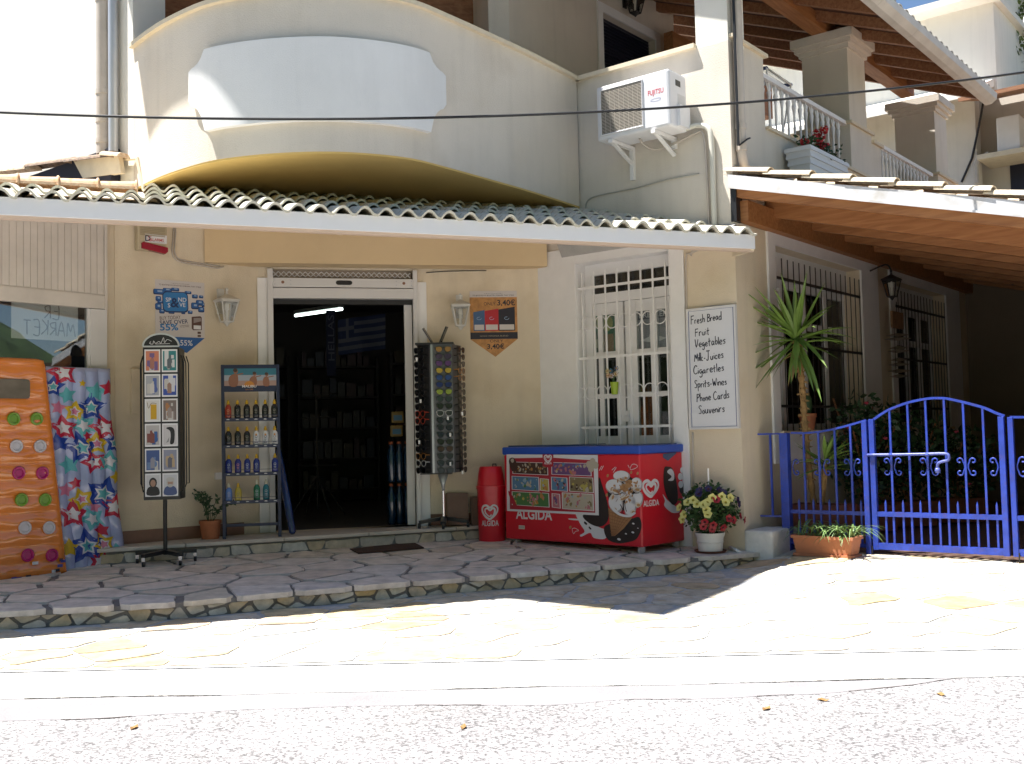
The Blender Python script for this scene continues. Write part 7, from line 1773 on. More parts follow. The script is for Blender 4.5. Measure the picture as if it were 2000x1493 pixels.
# gate leaf
gate = thing('blue_gate', 'blue arched iron gate with scrolls and a long latch rod', 'gate', frame=FG, u=uM, z=0)
uG0, uG1 = gp_(1707, 950)[0], gp_(1962, 950)[0]
zg1 = gp_(1850, 1073)[1]; zmid = gp_(1850, 1008)[1]
b = MB(); b.box(uG0 - .018, uG0 + .022, -.02, .02, zg1 - .03, gp_(1706, 819)[1]); gpart(b, 'stile', gate, bevel=.002)
b = MB(); b.box(uG1 - .022, uG1 + .018, -.02, .02, zg1 - .03, gp_(1962, 814)[1]); gpart(b, 'stile', gate, bevel=.002)
b = MB(); b.box(uG0 + .022, uG1 - .022, -.018, .018, zg1 - .025, zg1 + .025); gpart(b, 'rail', gate)
b = MB(); b.box(uG0 + .022, uG1 - .022, -.016, .016, zmid - .018, zmid + .018); gpart(b, 'rail', gate)
arch = [gp_(x, y) for x, y in ((1706, 820), (1722, 809), (1740, 799), (1776, 786), (1812, 779), (1832, 778), (1850, 779), (1886, 787), (1922, 797), (1945, 807), (1962, 813))]
P = smooth_line([(u, 0, z) for u, z in arch], 3); b = MB()
for a, c in zip(P, P[1:]): b.bar(a, c, .018, .018)
gpart(b, 'top_rail', gate)
bars(gate, (1742.5, 1778, 1813.5, 1850, 1887, 1925), (1731, 1765, 1799, 1836, 1872, 1910, 1948), P, 930, zg1, gp_(1840, 978)[1])
zs2 = gp_(1815, 912)[1]
for x in (1744, 1815, 1888): scroll(gate, gp_(x, 915)[0], zs2)
scroll(gate, uG1 - .025, zs2, (-1,))
lt = [gp_(x, y, -.03) for x, y in ((1694, 889), (1745, 888.5), (1800, 887.5), (1845, 886.5), (1853, 891), (1852, 899), (1840, 902), (1832, 906), (1831, 914))]
b = MB(); b.tube(smooth_line([(u, -.03, z) for u, z in lt], 3), .011, 8); b.lathe([(.018, -.02), (.022, 0), (.016, .02)], 8, (lt[-1][0], -.03, lt[-1][1] - .02)); gpart(b, 'latch_rod', gate, m=mat('worn_blue', (.10, .13, .42), .4, .4, 20), smooth=True)
for x in (1742.5, 1813.5): 
    u = gp_(x, 890)[0]; b = MB(); b.tube([(u - .012, -.03, lt[1][1] - .002), (u + .012, -.03, lt[1][1] - .002)], .016, 8); gpart(b, 'latch_eye', gate)
b = MB(); u = gp_(1706, 1085)[0]; b.tube([(u, -.025, gz_(u) + .0), (u, -.025, zg1)], .006, 6); gpart(b, 'drop_bolt', gate, m=black)
# second leaf, cut by the right edge
gate2 = thing('blue_gate', 'second blue gate leaf, mostly cut off by the right edge', 'gate', frame=FG, u=uG1 + .05, z=0)
uH0 = gp_(1979, 950)[0]
b = MB(); b.box(uH0 - .016, uH0 + .02, -.02, .02, zg1 - .03, gp_(1975, 815)[1]); gpart(b, 'stile', gate2, bevel=.002)
for z, h in ((zg1, .025), (zmid, .018)):
    b = MB(); b.box(uH0 + .02, uH0 + 1.2, -.016, .016, z - h, z + h); gpart(b, 'rail', gate2)
b = MB(); P2_ = [(uH0 + t * 1.2, 0, gp_(1975, 815)[1] - .04 * t + .05 * math.sin(t * 3.1) * 0) for t in [k / 8 for k in range(9)]]
for a, c in zip(P2_, P2_[1:]): b.bar(a, c, .018, .018)
gpart(b, 'top_rail', gate2)
for k in range(8):
    u = uH0 + .02 + .14 * (k + 1); b = MB(); b.box(u - .0075, u + .0075, -.0075, .0075, zg1, top_at(P2_, u)); gpart(b, 'bar', gate2)
scroll(gate2, uH0 + .02, zs2, (1,), 1.1); scroll(gate2, uH0 + .16, zs2)
b = MB(); u = gp_(1993, 1095)[0]; b.tube([(u, -.025, gz_(u)), (u, -.025, zg1)], .006, 6); gpart(b, 'drop_bolt', gate2, m=black)

# ---- planters and porch plants
def blade(b, base, d, L_, w_, bend, rg, m=0, seg=5, fold=.25):
    d = Vector(d).normalized(); s_ = d.cross(Vector((0, 0, 1)))
    if s_.length < .1: s_ = Vector((1, 0, 0))
    s_.normalize(); p = Vector(base); pts = []; dirn = d.copy()
    for k in range(seg + 1):
        t = k / seg; ww = w_ * (0.55 + .9 * t) if t < .35 else w_ * (0.865 + .135) * (1 - ((t - .35) / .65) ** 1.6); pts.append((p.copy(), max(ww, .0006))); p = p + dirn * (L_ / seg); dirn = (dirn + Vector((0, 0, -bend / seg))).normalized()
    up = s_.cross(d).normalized()
    for (a, wa), (c, wc) in zip(pts, pts[1:]):
        ma, mc = a - up * wa * fold, c - up * wc * fold
        b.poly([a - s_ * wa, ma, mc, c - s_ * wc], m); b.poly([ma, a + s_ * wa, c + s_ * wc, mc], m)
pa, pb_ = on_pave(1566, 1086), on_pave(1683, 1093)
pc_ = (pa + pb_) / 2; prz = math.atan2(pb_.y - pa.y, pb_.x - pa.x); plen = (pb_ - pa).length; pkk = pc_.y / FPX
t = thing('spider_plant_trough', 'long terracotta trough of spider plant in front of the blue fence', 'planter', (pc_.x, pc_.y + .10, pc_.z + .002), prz)
ph = 40 * pkk
def trough(b, L_, h, w_):
    b.mesh([(-L_ * .46, -w_ * .42, .02), (L_ * .46, -w_ * .42, .02), (L_ * .46, w_ * .42, .02), (-L_ * .46, w_ * .42, .02), (-L_ * .5, -w_ * .5, h * .86), (L_ * .5, -w_ * .5, h * .86), (L_ * .5, w_ * .5, h * .86), (-L_ * .5, w_ * .5, h * .86)], [(0, 3, 2, 1), (0, 1, 5, 4), (1, 2, 6, 5), (2, 3, 7, 6), (3, 0, 4, 7)])
    o = .012
    for (x0, x1, y0, y1) in ((-L_ * .5 - o, L_ * .5 + o, -w_ * .5 - o, -w_ * .5 + .008), (-L_ * .5 - o, L_ * .5 + o, w_ * .5 - .008, w_ * .5 + o), (-L_ * .5 - o, -L_ * .5 + .008, -w_ * .5 + .008, w_ * .5 - .008), (L_ * .5 - .008, L_ * .5 + o, -w_ * .5 + .008, w_ * .5 - .008)): b.box(x0, x1, y0, y1, h * .86, h)
tro = mat('trough_terracotta', (0.46, 0.18, 0.09), .75, .12, 8, .1, 60)
b = MB(); trough(b, plen, ph, .17); b.build('trough', tro, t)
b = MB(); b.box(-plen * .5, plen * .5, -.09, .09, 0, .02); b.build('saucer', tro, t)
b = MB(); b.box(-plen * .48, plen * .48, -.075, .075, ph * .8, ph * .9); b.build('soil', soil, t)
rg = random.Random(31); lg = mat('spider_leaf', (0.16, 0.26, 0.08), .5, .3, 12)
src = []
for k in range(10):
    b = MB(); blade(b, (0, 0, 0), (rg.uniform(.5, 1), 0, rg.uniform(.6, 1.3)), rg.uniform(.22, .42), rg.uniform(.005, .008), rg.uniform(1.4, 2.6), rg, 0, 7); src.append(b)
mesh_l = []
for k in range(95):
    x = rg.gauss(.05, .16); x = max(-plen * .44, min(plen * .44, x)); a = rg.uniform(0, 6.28)
    M = Matrix.Translation((x, rg.uniform(-.05, .05), ph * .88)) @ Matrix.Rotation(a, 4, 'Z')
    if k < 10: o = src[k].build('leaf', lg, t); mesh_l.append(o); o.matrix_local = M
    else: inst(rg.choice(mesh_l), 'leaf', t, M)

yb = FG.W(*(lambda q: (q[0], .30, 0))(gp_(1606, 1015, .30)))
t = thing('yucca_planter', 'terracotta trough behind the blue fence with a tall yucca and a low one', 'planter', (yb.x, yb.y, 0.006), FG.rz)
tu0, tu1 = gp_(1557, 1000, .22)[0] - gp_(1606, 1015, .30)[0], gp_(1655, 1000, .22)[0] - gp_(1606, 1015, .30)[0]
th_ = gp_(1606, 988, .2)[1]
b = MB(); trough(b, (tu1 - tu0) * 1.1, th_, .26); b.build('trough', mat('trough_dark', (0.22, 0.07, 0.04), .75, .15, 8), t)
b = MB(); b.box(tu0, tu1, -.11, .11, th_ * .8, th_ * .9); b.build('soil', soil, t)
YI = WM[t.name].inverted()
def yp(x, y, o): u, z = gp_(x, y, o); return YI @ FG.W(u, o, z)
cr = yp(1556, 668, .20); P = [yp(1590, 985, .30), yp(1580, 910, .27), yp(1573, 840, .24), yp(1567, 760, .22), yp(1562, 700, .20), cr]
rg = random.Random(17); b = MB(); Pn = smooth_line(P, 6); b.tube(Pn, [.026 + .005 * math.sin(k * 2.6) for k in range(len(Pn))], 9)
for k in range(160):
    i = rg.randrange(4, len(Pn)); p = Pn[i]; a = rg.uniform(0, 6.28); d = Vector((math.cos(a), math.sin(a), 0)); b.poly([p + d * .024, p + d * .024 + Vector((0, 0, .02)), p + d * .055 + Vector((0, 0, rg.uniform(-.01, .02)))])
b.build('trunk', mat('yucca_bark', (0.30, 0.18, 0.07), .9, .4, 22, .6, 60), t)
yl = mat('yucca_leaf', (0.14, 0.23, 0.045), .4, .2, 6); yk = gp_(1556, 600, .2)
kx = (gp_(1600, 650, .2)[0] - gp_(1500, 650, .2)[0]) / 100; kz = (gp_(1556, 600, .2)[1] - gp_(1556, 700, .2)[1]) / 100
tips = [(1467, 725), (1475, 690), (1473, 640), (1476, 565), (1497, 555), (1515, 545), (1546, 525), (1583, 528), (1607, 548), (1655, 625), (1682, 630), (1690, 660), (1684, 655), (1636, 718), (1600, 748), (1614, 768), (1456, 730), (1494, 740), (1524, 730), (1541, 728), (1640, 690), (1660, 680), (1480, 600), (1560, 540), (1535, 560), (1595, 570), (1625, 600), (1640, 640), (1510, 700), (1500, 660), (1575, 720), (1590, 690)]
for k, (tx, ty) in enumerate(tips):
    dx, dz = (tx - 1556) * kx, (650 - ty) * kz; dep = rg.uniform(-.30, .02) if dx > -.1 else rg.uniform(-.40, -.10)
    base = cr + Vector((rg.uniform(-.012, .012), rg.uniform(-.012, .012), rg.uniform(-.03, .06))); L_ = math.sqrt(dx * dx + dz * dz + dep * dep); b = MB(); blade(b, base, (dx, dep, dz + .10 * (dz < .1)), L_ * 1.04, .029, .25 if dz > .1 else .55, rg, 0, 6, .45); b.build('leaf', yl, t)
for k in range(10):
    a = rg.uniform(0, 6.28); b = MB(); blade(b, cr + Vector((0, 0, -.05 - .01 * k)), (math.cos(a), math.sin(a) * .5 - .3, rg.uniform(-.9, -.2)), rg.uniform(.22, .34), .017, 1.2, rg, 0, 6, .5); b.build('leaf', mat('yucca_dry', (.26, .17, .06), .7, .3, 10) if k % 2 else yl, t, label='withered brown leaf' if k % 2 else None)
for k in range(16):
    a = rg.uniform(0, 6.28); b = MB(); blade(b, cr + Vector((0, 0, rg.uniform(-.02, .06))), (math.cos(a), math.sin(a) * .5 - .35, rg.uniform(.1, 1.6)), rg.uniform(.38, .52), .027, rg.uniform(.2, .9), rg, 0, 6, .45); b.build('leaf', yl, t)
c2 = yp(1612, 905, .12)
for k in range(26):
    a = rg.uniform(0, 6.28); el = rg.uniform(-.15, 1.3); b = MB(); blade(b, c2 + Vector((0, 0, rg.uniform(-.05, .05))), (math.cos(a), math.sin(a) * .35 - .12, el), rg.uniform(.22, .34), .019, .5, rg, 0, 5, .45); b.build('leaf', yl, t)
b = MB(); b.tube([yp(1606, 985, .25), yp(1610, 940, .18), c2], .022, 7); b.build('trunk', MATS['yucca_bark'], t)

# pot on the window sill
su, sz = FA.px(1553, 838, -.02); k_ = FA.W(su, 0, 0).y / FPX
t = thing('cactus_pot', 'terracotta pot with a dark upright cactus on the sill of the barred window', 'plant pot', frame=FA, u=su, y=-.14, z=.985)
b = MB(); b.lathe([(.055, 0), (.07, .11), (.078, .11), (.078, .145), (.068, .145)], 16); b.build('pot', terracotta, t, smooth=True, autosmooth=35)
b = MB(); b.lathe([(.03, .13), (.045, .2), (.04, .28), (.015, .33)], 9); b.build('cactus', leaf_d, t, smooth=True)
# dark bushes and troughs in the porch
for k, (px_, py_, Y, r, n_, lab) in enumerate(((1690, 850, 9.9, .42, 900, 'dark leafy shrub with a pink bloom behind the blue fence'), (1770, 880, 10.3, .5, 1100, 'dark leafy shrub behind the left half of the blue gate'), (1865, 900, 10.6, .5, 1000, 'dark leafy shrub behind the right half of the blue gate'))):
    c = at_y(px_, py_, Y); t = thing('porch_shrub', lab, 'shrub', (c.x, c.y, .006), group='shrubs inside the porch')
    h = max(.5, c.z + .3); rg = random.Random(50 + k)
    b = MB(); trough(b, .5, .26, .24); b.build('trough', MATS['trough_dark'], t)
    b = MB()
    for q in range(7): a = rg.uniform(0, 6.28); b.tube([(0, 0, .2), (.1 * math.cos(a), .1 * math.sin(a), h * .5), (.28 * math.cos(a), .28 * math.sin(a), h * rg.uniform(.7, 1.05))], .009, 5)
    b.build('stem', brownwood, t)
    def bf():
        v = Vector((rg.gauss(0, 1), rg.gauss(0, 1), rg.gauss(0, 1))).normalized() * rg.random() ** .4; return (v.x * r, v.y * r * .8, h * .66 + v.z * h * .42)
    b = MB(); leaf_cloud(b, n_, bf, .075, rg); b.build('foliage', leaf_d, t, kind='stuff')
    for q in range(3 - k):
        p = bf(); b = MB(); b.lathe([(.004, -.01), (.022, 0), (.018, .012), (.004, .016)], 7, (p[0], -r * .8, p[2])); b.build('flower', pm('bloom_pink', (.5, .06, .10)), t)
# hanging souvenir between the porch windows
hu = FA.px(1752, 625, -.18); 
t = thing('wind_chime', 'brown picture plaque and shell wind chime hanging between the porch windows', 'wind chime', frame=FA, u=hu[0], y=-.18, z=FA.px(1752, 740, -.18)[1])
H_ = lambda y: FA.px(1752, y, -.18)[1] - FA.px(1752, 740, -.18)[1]
b = MB(); b.box(-.17, .17, -.012, .012, H_(642), H_(610)); b.build('plaque', mat('plaque', (.22, .11, .05), .7, .4, 14), t)
b = MB(); b.tube([(0, 0, 0), (0, 0, H_(590))], .004, 4); b.tube([(-.1, 0, H_(730)), (-.1, 0, H_(642))], .003, 4); b.tube([(.1, 0, H_(730)), (.1, 0, H_(642))], .003, 4); b.build('cord', cable_m, t)
for yy, w_ in ((655, .12), (662, .14), (680, .10), (686, .11), (703, .09), (712, .11), (725, .12), (735, .10)):
    b = MB(); b.lathe([(.004, -.02), (w_, 0), (.004, .025)], 9, (0, 0, H_(yy))); b.build('shell', mat('shell_pale', (.34, .28, .22), .6, .3, 20), t)
# geranium box hung on the balcony rail
q0, q1 = ap(1562, 300, -.17), ap(1638, 335, -.17)
t = thing('geranium_box', 'white ribbed flower box of red geraniums hung on the upper railing', 'planter', frame=FA, u=(q0[0] + q1[0]) / 2, y=-.15, z=3.46)
gl_ = (q1[0] - q0[0]) / 2
b = MB(); b.mesh([(-gl_ * .9, -.09, -.16), (gl_ * .9, -.09, -.16), (gl_ * .9, .09, -.16), (-gl_ * .9, .09, -.16), (-gl_, -.12, .06), (gl_, -.12, .06), (gl_, .12, .06), (-gl_, .12, .06)], [(0, 3, 2, 1), (0, 1, 5, 4), (1, 2, 6, 5), (2, 3, 7, 6), (3, 0, 4, 7), (4, 5, 6, 7)])
for z in (-.10, -.04, .02): o = .0 + (z + .16) * .14; b.box(-gl_ * (.9 + (z + .16) * .46) - .012, gl_ * (.9 + (z + .16) * .46) + .012, -.10 - o, .10 + o, z, z + .03)
b.build('trough', mat('box_white', (.66, .67, .70), .5), t)
rg = random.Random(6); b = MB(); leaf_cloud(b, 260, lambda: (rg.uniform(-gl_ * .7, gl_ * .9), rg.uniform(-.1, .1), rg.uniform(.03, .20)), .05, rg); b.build('foliage', leaf_d, t, kind='stuff')
kx2 = (ap(1640, 300, -.15)[0] - ap(1560, 300, -.15)[0]) / 80
for (px_, py_, s_) in ((1572, 277, .05), (1596, 262, .055), (1603, 268, .055), (1610, 254, .05), (1600, 278, .05), (1607, 290, .06), (1613, 287, .05), (1592, 270, .045)):
    qq = ap(px_, py_, -.15); b = MB(); c = Vector((qq[0] - (q0[0] + q1[0]) / 2, 0, qq[1] - 3.46))
    for _ in range(26):
        v = Vector((rg.gauss(0, 1), rg.gauss(0, 1), rg.gauss(0, 1))).normalized(); p = c + v * s_ * .8; u_ = v.orthogonal().normalized(); w2 = v.cross(u_); b.poly([p + u_ * .018, p + w2 * .018, p - u_ * .018, p - w2 * .018])
    b.build('flower', pm('geranium_red', (.42, .012, .015)), t)
# drying rack on the veranda
q0 = FA.px(1500, 140, .35); q1 = FA.px(1560, 165, .35)
t = thing('drying_rack', 'folding laundry rack with blue corners behind the upper railing', 'drying rack', frame=FA, u=q0[0], y=.35, z=q0[1] - .02)
P = [FA.px(x, y, .35) for x, y in ((1497, 133), (1524, 124), (1535, 124), (1575, 158), (1565, 162), (1545, 166))]; P = [(p[0] - q0[0], p[1] - q0[1] + .02) for p in P]
b = MB(); rim = [Vector((P[0][0], 0, P[0][1])), Vector((P[2][0] + .1, .5, P[2][1] + .06)), Vector((P[3][0] + .2, .5, P[3][1] + .1)), Vector((P[5][0], 0, P[5][1]))]
b.tube(rim, .012, 6, closed=True); b.build('rim', white_p, t, smooth=True)
b = MB()
for k in range(1, 8): b.tube([rim[0].lerp(rim[1], k / 8), rim[3].lerp(rim[2], k / 8)], .003, 4)
b.build('line', white_p, t, kind='stuff')
b = MB(); b.tube([rim[0], rim[0].lerp(rim[1], .5)], .018, 6); b.tube([rim[3], rim[3].lerp(rim[2], .5)], .018, 6); b.build('corner_sleeve', pm('sleeve_blue', (.06, .10, .36)), t)
b = MB(); b.tube([rim[0], rim[0] + Vector((.3, .1, -.9))], .01, 5); b.tube([rim[3], rim[3] + Vector((-.2, .1, -.9))], .01, 5); b.build('leg', white_p, t)

# ================================================================== AIR MATTRESSES
FMm = Frame((FL.W(0, -.13, 0).x, FL.W(0, -.13, 0).y), AANG)
mpx = lambda x, y: FMm.px(x, y)
m0, m1 = mpx(90, 720), mpx(118, 1117)
t = thing('air_mattress', 'orange vinyl air mattress with round coloured drink valves propped against the shop window', 'air mattress', frame=FMm, u=mpx(60, 1000)[0], z=0.02)
uc = mpx(60, 1000)[0]
def L1_(z): 
    a, c = mpx(88, 712), mpx(118, 1118); tt = (a[1] - z) / (a[1] - c[1]); return a[0] + (c[0] - a[0]) * tt - uc
ztop_ = mpx(45, 700)[1] - .02; Wm = 0.80
NU, NZ = 28, 110; b = MB(); grid = []; gb = []
lean = lambda z: -.10 * (1 - z / 1.75)
def msurf(fu, z):
    e = min(fu, 1 - fu) * Wm; ez = min(z, ztop_ - z); edge_ = min(1, e / .05) ; edz = min(1, max(0, ez) / .05)
    puff = .028 + .012 * abs(math.sin(math.pi * (z / (ztop_ / 13.5)))) + .004 * math.sin(fu * 19 + z * 9) * math.sin(z * 23)
    return -puff * math.sqrt(max(0, edge_ * (2 - edge_))) * math.sqrt(max(0, edz * (2 - edz)))
for j in range(NZ + 1):
    z = ztop_ * j / NZ
    row = []; rowb = []
    cor = max(0, z - (ztop_ - .07)); inset = .07 - math.sqrt(max(0, .07 ** 2 - cor ** 2)) if cor > 0 else 0
    for i in range(NU + 1):
        fu = i / NU; u = L1_(z) - Wm + Wm * fu
        u = min(u, L1_(z) - inset); u = max(u, L1_(z) - Wm + inset)
        y = msurf(fu, z); row.append(b._a((u, y + lean(z), z))); rowb.append(b._a((u, .03 - y * .2 + lean(z), z)))
    grid.append(row); gb.append(rowb)
for j in range(NZ):
    for i in range(NU):
        z = ztop_ * (j + .5) / NZ; fu = (i + .5) / NU
        b.f.append([grid[j][i], grid[j][i + 1], grid[j + 1][i + 1], grid[j + 1][i]]); b.m.append(0)
        b.f.append([gb[j][i + 1], gb[j][i], gb[j + 1][i], gb[j + 1][i + 1]]); b.m.append(0)
for j in range(NZ): b.f += [[grid[j][0], grid[j + 1][0], gb[j + 1][0], gb[j][0]], [grid[j + 1][NU], grid[j][NU], gb[j][NU], gb[j + 1][NU]]]; b.m += [0, 0]
b.f += [[grid[NZ][i], grid[NZ][i + 1], gb[NZ][i + 1], gb[NZ][i]] for i in range(NU)]; b.m += [0] * NU
ovin = mat('orange_vinyl', (0.74, 0.22, 0.035), 0.14, .12, 3, coat=.7)
b.build('vinyl', ovin, t, smooth=True, autosmooth=60)
b = MB(); q = [mpx(x, y) for x, y in ((-40, 740), (50, 742), (52, 780), (-40, 782))]; q = [(p[0] - uc, p[1] - .02) for p in q]
rrect(b, (q[0][0] + q[1][0]) / 2, (q[0][1] + q[2][1]) / 2, q[1][0] - q[0][0], q[0][1] - q[2][1], -.055 + lean(1.5), 0, .15); b.build('window', mat('clear_vinyl', (.16, .12, .10), .1, .3, 8, coat=.8), t)
vg, vw, vm_ = mat('valve_green', (.16, .32, .03), .3), mat('valve_white', (.55, .52, .55), .3), mat('valve_magenta', (.42, .01, .14), .3)
for (y_, xs_, m_) in ((819, (17, 62), vg), (872, (21, 67), vw), (924, (24, 70), vm_), (976, (28, 74), vg), (1030, (33, 80), vw), (1083, (37, 84), vm_)):
    for x_ in xs_:
        p = mpx(x_, y_); z = p[1] - .02; b = MB(); cx = p[0] - uc; y0 = -.046 + lean(z)
        b.tube([(cx + .040 * math.cos(a), y0, z + .040 * math.sin(a)) for a in [k * .3927 for k in range(16)]], .010, 6, closed=True); b.disc(cx, z, .038, .038, y0 + .004); b.build('valve', m_, t, smooth=True, autosmooth=60)
b = MB(); rg = random.Random(2)
for (x_, y_) in ((52, 1098), (100, 1092), (100, 1103), (94, 1112), (86, 1114), (20, 1128), (38, 1124), (10, 1128), (106, 1094)):
    p = mpx(x_, y_); b.rect(p[0] - uc - rg.uniform(.01, .03), p[0] - uc + .015, p[1] - .02 - .01, p[1] - .02 + .012, -.046 + lean(0), rg.randrange(3))
b.build('print', [ink_w, ink, pm('mprint_blue', (.05, .06, .3))], t)
# star mattress
FM2 = Frame((FL.W(0, -.10, 0).x, FL.W(0, -.10, 0).y), AANG); m2 = lambda x, y: FM2.px(x, y)
c0_, c1_, c2_, c3_ = m2(93, 722), m2(214, 714), m2(238, 1104), m2(124, 1118)
ub = c3_[0]; t = thing('star_mattress', 'clear vinyl air mattress printed with coloured stars standing beside the orange one', 'air mattress', frame=FM2, u=ub, z=.02)
H2_ = (c0_[1] + c1_[1]) / 2 - .02
def s2(fu, z):
    k = z / H2_; ua = (c3_[0] - .14) + (c0_[0] - .14 - (c3_[0] - .14)) * k; uz = c2_[0] + (c1_[0] - c2_[0]) * k
    u = ua + (uz - ua) * fu - ub; e = min(1, min(fu, 1 - fu) * 12); top = min(1, max(0, (H2_ - z)) / .03); w_ = abs(math.sin(math.pi * fu * 6))
    y = -(.010 + .024 * w_ ** .7 + .005 * math.sin(z * 24 + fu * 7)) * math.sqrt(max(0, e * (2 - e))) * math.sqrt(max(0, top * (2 - top)))
    return Vector((u + .012 * math.sin(z * 9), y + lean(z) * .6 + .02, z))
b = MB(); NU, NZ = 48, 70; G = [[b._a(s2(i / NU, H2_ * j / NZ)) for i in range(NU + 1)] for j in range(NZ + 1)]; Gb = [[b._a(s2(i / NU, H2_ * j / NZ) * 1 + Vector((0, .05, 0))) for i in (0, NU)] for j in range(NZ + 1)]
for j in range(NZ):
    for i in range(NU): b.f.append([G[j][i], G[j][i + 1], G[j + 1][i + 1], G[j + 1][i]]); b.m.append(0)
    b.f += [[G[j][0], G[j + 1][0], Gb[j + 1][0], Gb[j][0]], [G[j + 1][NU], G[j][NU], Gb[j][1], Gb[j + 1][1]], [Gb[j][1], Gb[j][0], Gb[j + 1][0], Gb[j + 1][1]]]; b.m += [0, 0, 0]
b.build('vinyl', mat('star_vinyl', (0.36, 0.40, 0.62), 0.16, .15, 6, coat=.6), t, smooth=True, autosmooth=60)
SCOL = [pm('st_blue', (.015, .05, .30), .25), pm('st_red', (.45, .015, .05), .25), pm('st_yellow', (.58, .38, .015), .25), pm('st_cyan', (.10, .38, .42), .25), pm('st_pink', (.55, .17, .28), .25), pm('st_white', (.62, .60, .64), .25)]
def star(b, fu, z, r, ci, rot, inner):
    Wn = .56
    def ring_(rr, k, off):
        a = rot + k * math.pi / 5; q = rr if k % 2 == 0 else rr * .48; p = s2(max(0.01, min(.99, fu + q * math.sin(a) / Wn)), max(.012, min(H2_ - .012, z + q * math.cos(a)))); p.y -= off; return p
    for (sc, off, m_) in ((1.0, .0025, ci),) + (((.50, .004, 5),) if inner else ()) + (((.34, .0055, 3 if ci == 0 else (4 if ci == 2 else 5)),) if inner else ()):
        N = 10; R_ = 4
        for k in range(N):
            def pt(q, kk): 
                return ring_(r * sc * q, kk, off)
            def mid(q, k0, t_):
                a = ring_(r * sc * q, k0, 0); c = ring_(r * sc * q, k0 + 1, 0); fu_ = None
                p = a.lerp(c, t_); return p
            for ri in range(R_):
                q0, q1 = ri / R_, (ri + 1) / R_
                for ss in range(2):
                    P_ = []
                    for (q, t_) in ((q0, ss / 2), (q1, ss / 2), (q1, (ss + 1) / 2), (q0, (ss + 1) / 2)):
                        a_ = rot + k * math.pi / 5; c_ = rot + (k + 1) * math.pi / 5; ra = 1 if k % 2 == 0 else .54; rc = .54 if k % 2 == 0 else 1
                        dx = (ra * math.sin(a_) * (1 - t_) + rc * math.sin(c_) * t_) * r * sc * q; dz_ = (ra * math.cos(a_) * (1 - t_) + rc * math.cos(c_) * t_) * r * sc * q
                        p = s2(max(.005, min(.995, fu + dx / Wn)), max(.006, min(H2_ - .006, z + dz_))); p.y -= off; P_.append(p)
                    b.poly(P_[::-1], m_)
b = MB(); rg = random.Random(21); sp_ = []
pat = [(.36, .97, 1, .12), (.78, .88, 3, .085), (.60, .92, 2, .03), (.72, .80, 0, .12), (.42, .86, 3, .07), (.30, .80, 4, .06), (.50, .78, 2, .09), (.95, .90, 1, .07), (.34, .70, 1, .11), (.86, .70, 1, .12), (.60, .71, 3, .10), (.52, .60, 0, .14), (.73, .62, 2, .10), (.66, .53, 1, .10), (.86, .53, 3, .10), (.34, .52, 3, .08), (.42, .43, 1, .05), (.50, .35, 2, .10), (.78, .37, 0, .15), (.30, .40, 4, .06), (.92, .30, 1, .12), (.36, .28, 1, .12), (.60, .25, 3, .10), (.70, .19, 1, .06), (.48, .12, 0, .15), (.70, .12, 2, .10), (.64, .04, 1, .10), (.88, .06, 3, .10), (.80, -.0, 4, .05), (.97, .62, 0, .09), (.97, .45, 2, .06), (.66, .31, 4, .05), (.63, .66, 1, .04), (.24, .90, 0, .09), (.24, .63, 0, .08), (.25, .12, 2, .08)]
for (fu, fz, ci, r) in pat: star(b, fu, H2_ * fz, r, ci, rg.uniform(-.35, .35), r > .085)
b.build('star_print', SCOL, t, smooth=False)

# ================================================================== INSIDE THE SHOP, goods coloured dark to stand in for the gloom
tl0, tl1 = dpt(577, 617, 1.6), dpt(668, 604, 2.1)
t = thing('fluorescent_lamp', 'lit fluorescent tube on the ceiling inside the doorway', 'lamp', frame=FD, u=0, y=1.6, z=2.3)
zt2 = 2.44
pA, pB = None, None
def ceil_at(px, py, z):
    d = ray(px, py); X = CAM + d * ((z - CAM.z) / d.z); v = X - FD.P; return Vector((v.dot(FD.u), v.dot(FD.i) - 1.6, z - 2.3))
pA, pB = ceil_at(577, 617, zt2), ceil_at(668, 604, zt2)
b = MB(); b.tube([pA, pB], .016, 8); b.build('tube', mat('tube_lit', (.9, .9, .9), .5, emit=(.85, 1.0, .95, 2.2)), t)
b = MB(); b.bar(pA + Vector((0, 0, .04)), pB + Vector((0, 0, .04)), .06, .04); b.build('housing', mat('housing', (.2, .22, .2), .5), t)
pS = ceil_at(725, 594, 2.66); t = thing('ceiling_spot', 'small lit round ceiling spot inside the doorway', 'lamp', frame=FD, u=pS.x, y=pS.y + 1.6, z=2.66)
b = MB(); b.lathe([(.05, 0), (.05, .02)], 12); b.build('lens', mat('spot_lit', (.9, .9, .9), .5, emit=(1, .98, .9, 3.0)), t); b = MB(); b.lathe([(.05, .0), (.065, .0), (.065, .06), (.05, .06)], 12, cap=False); b.build('ring', chrome, t)
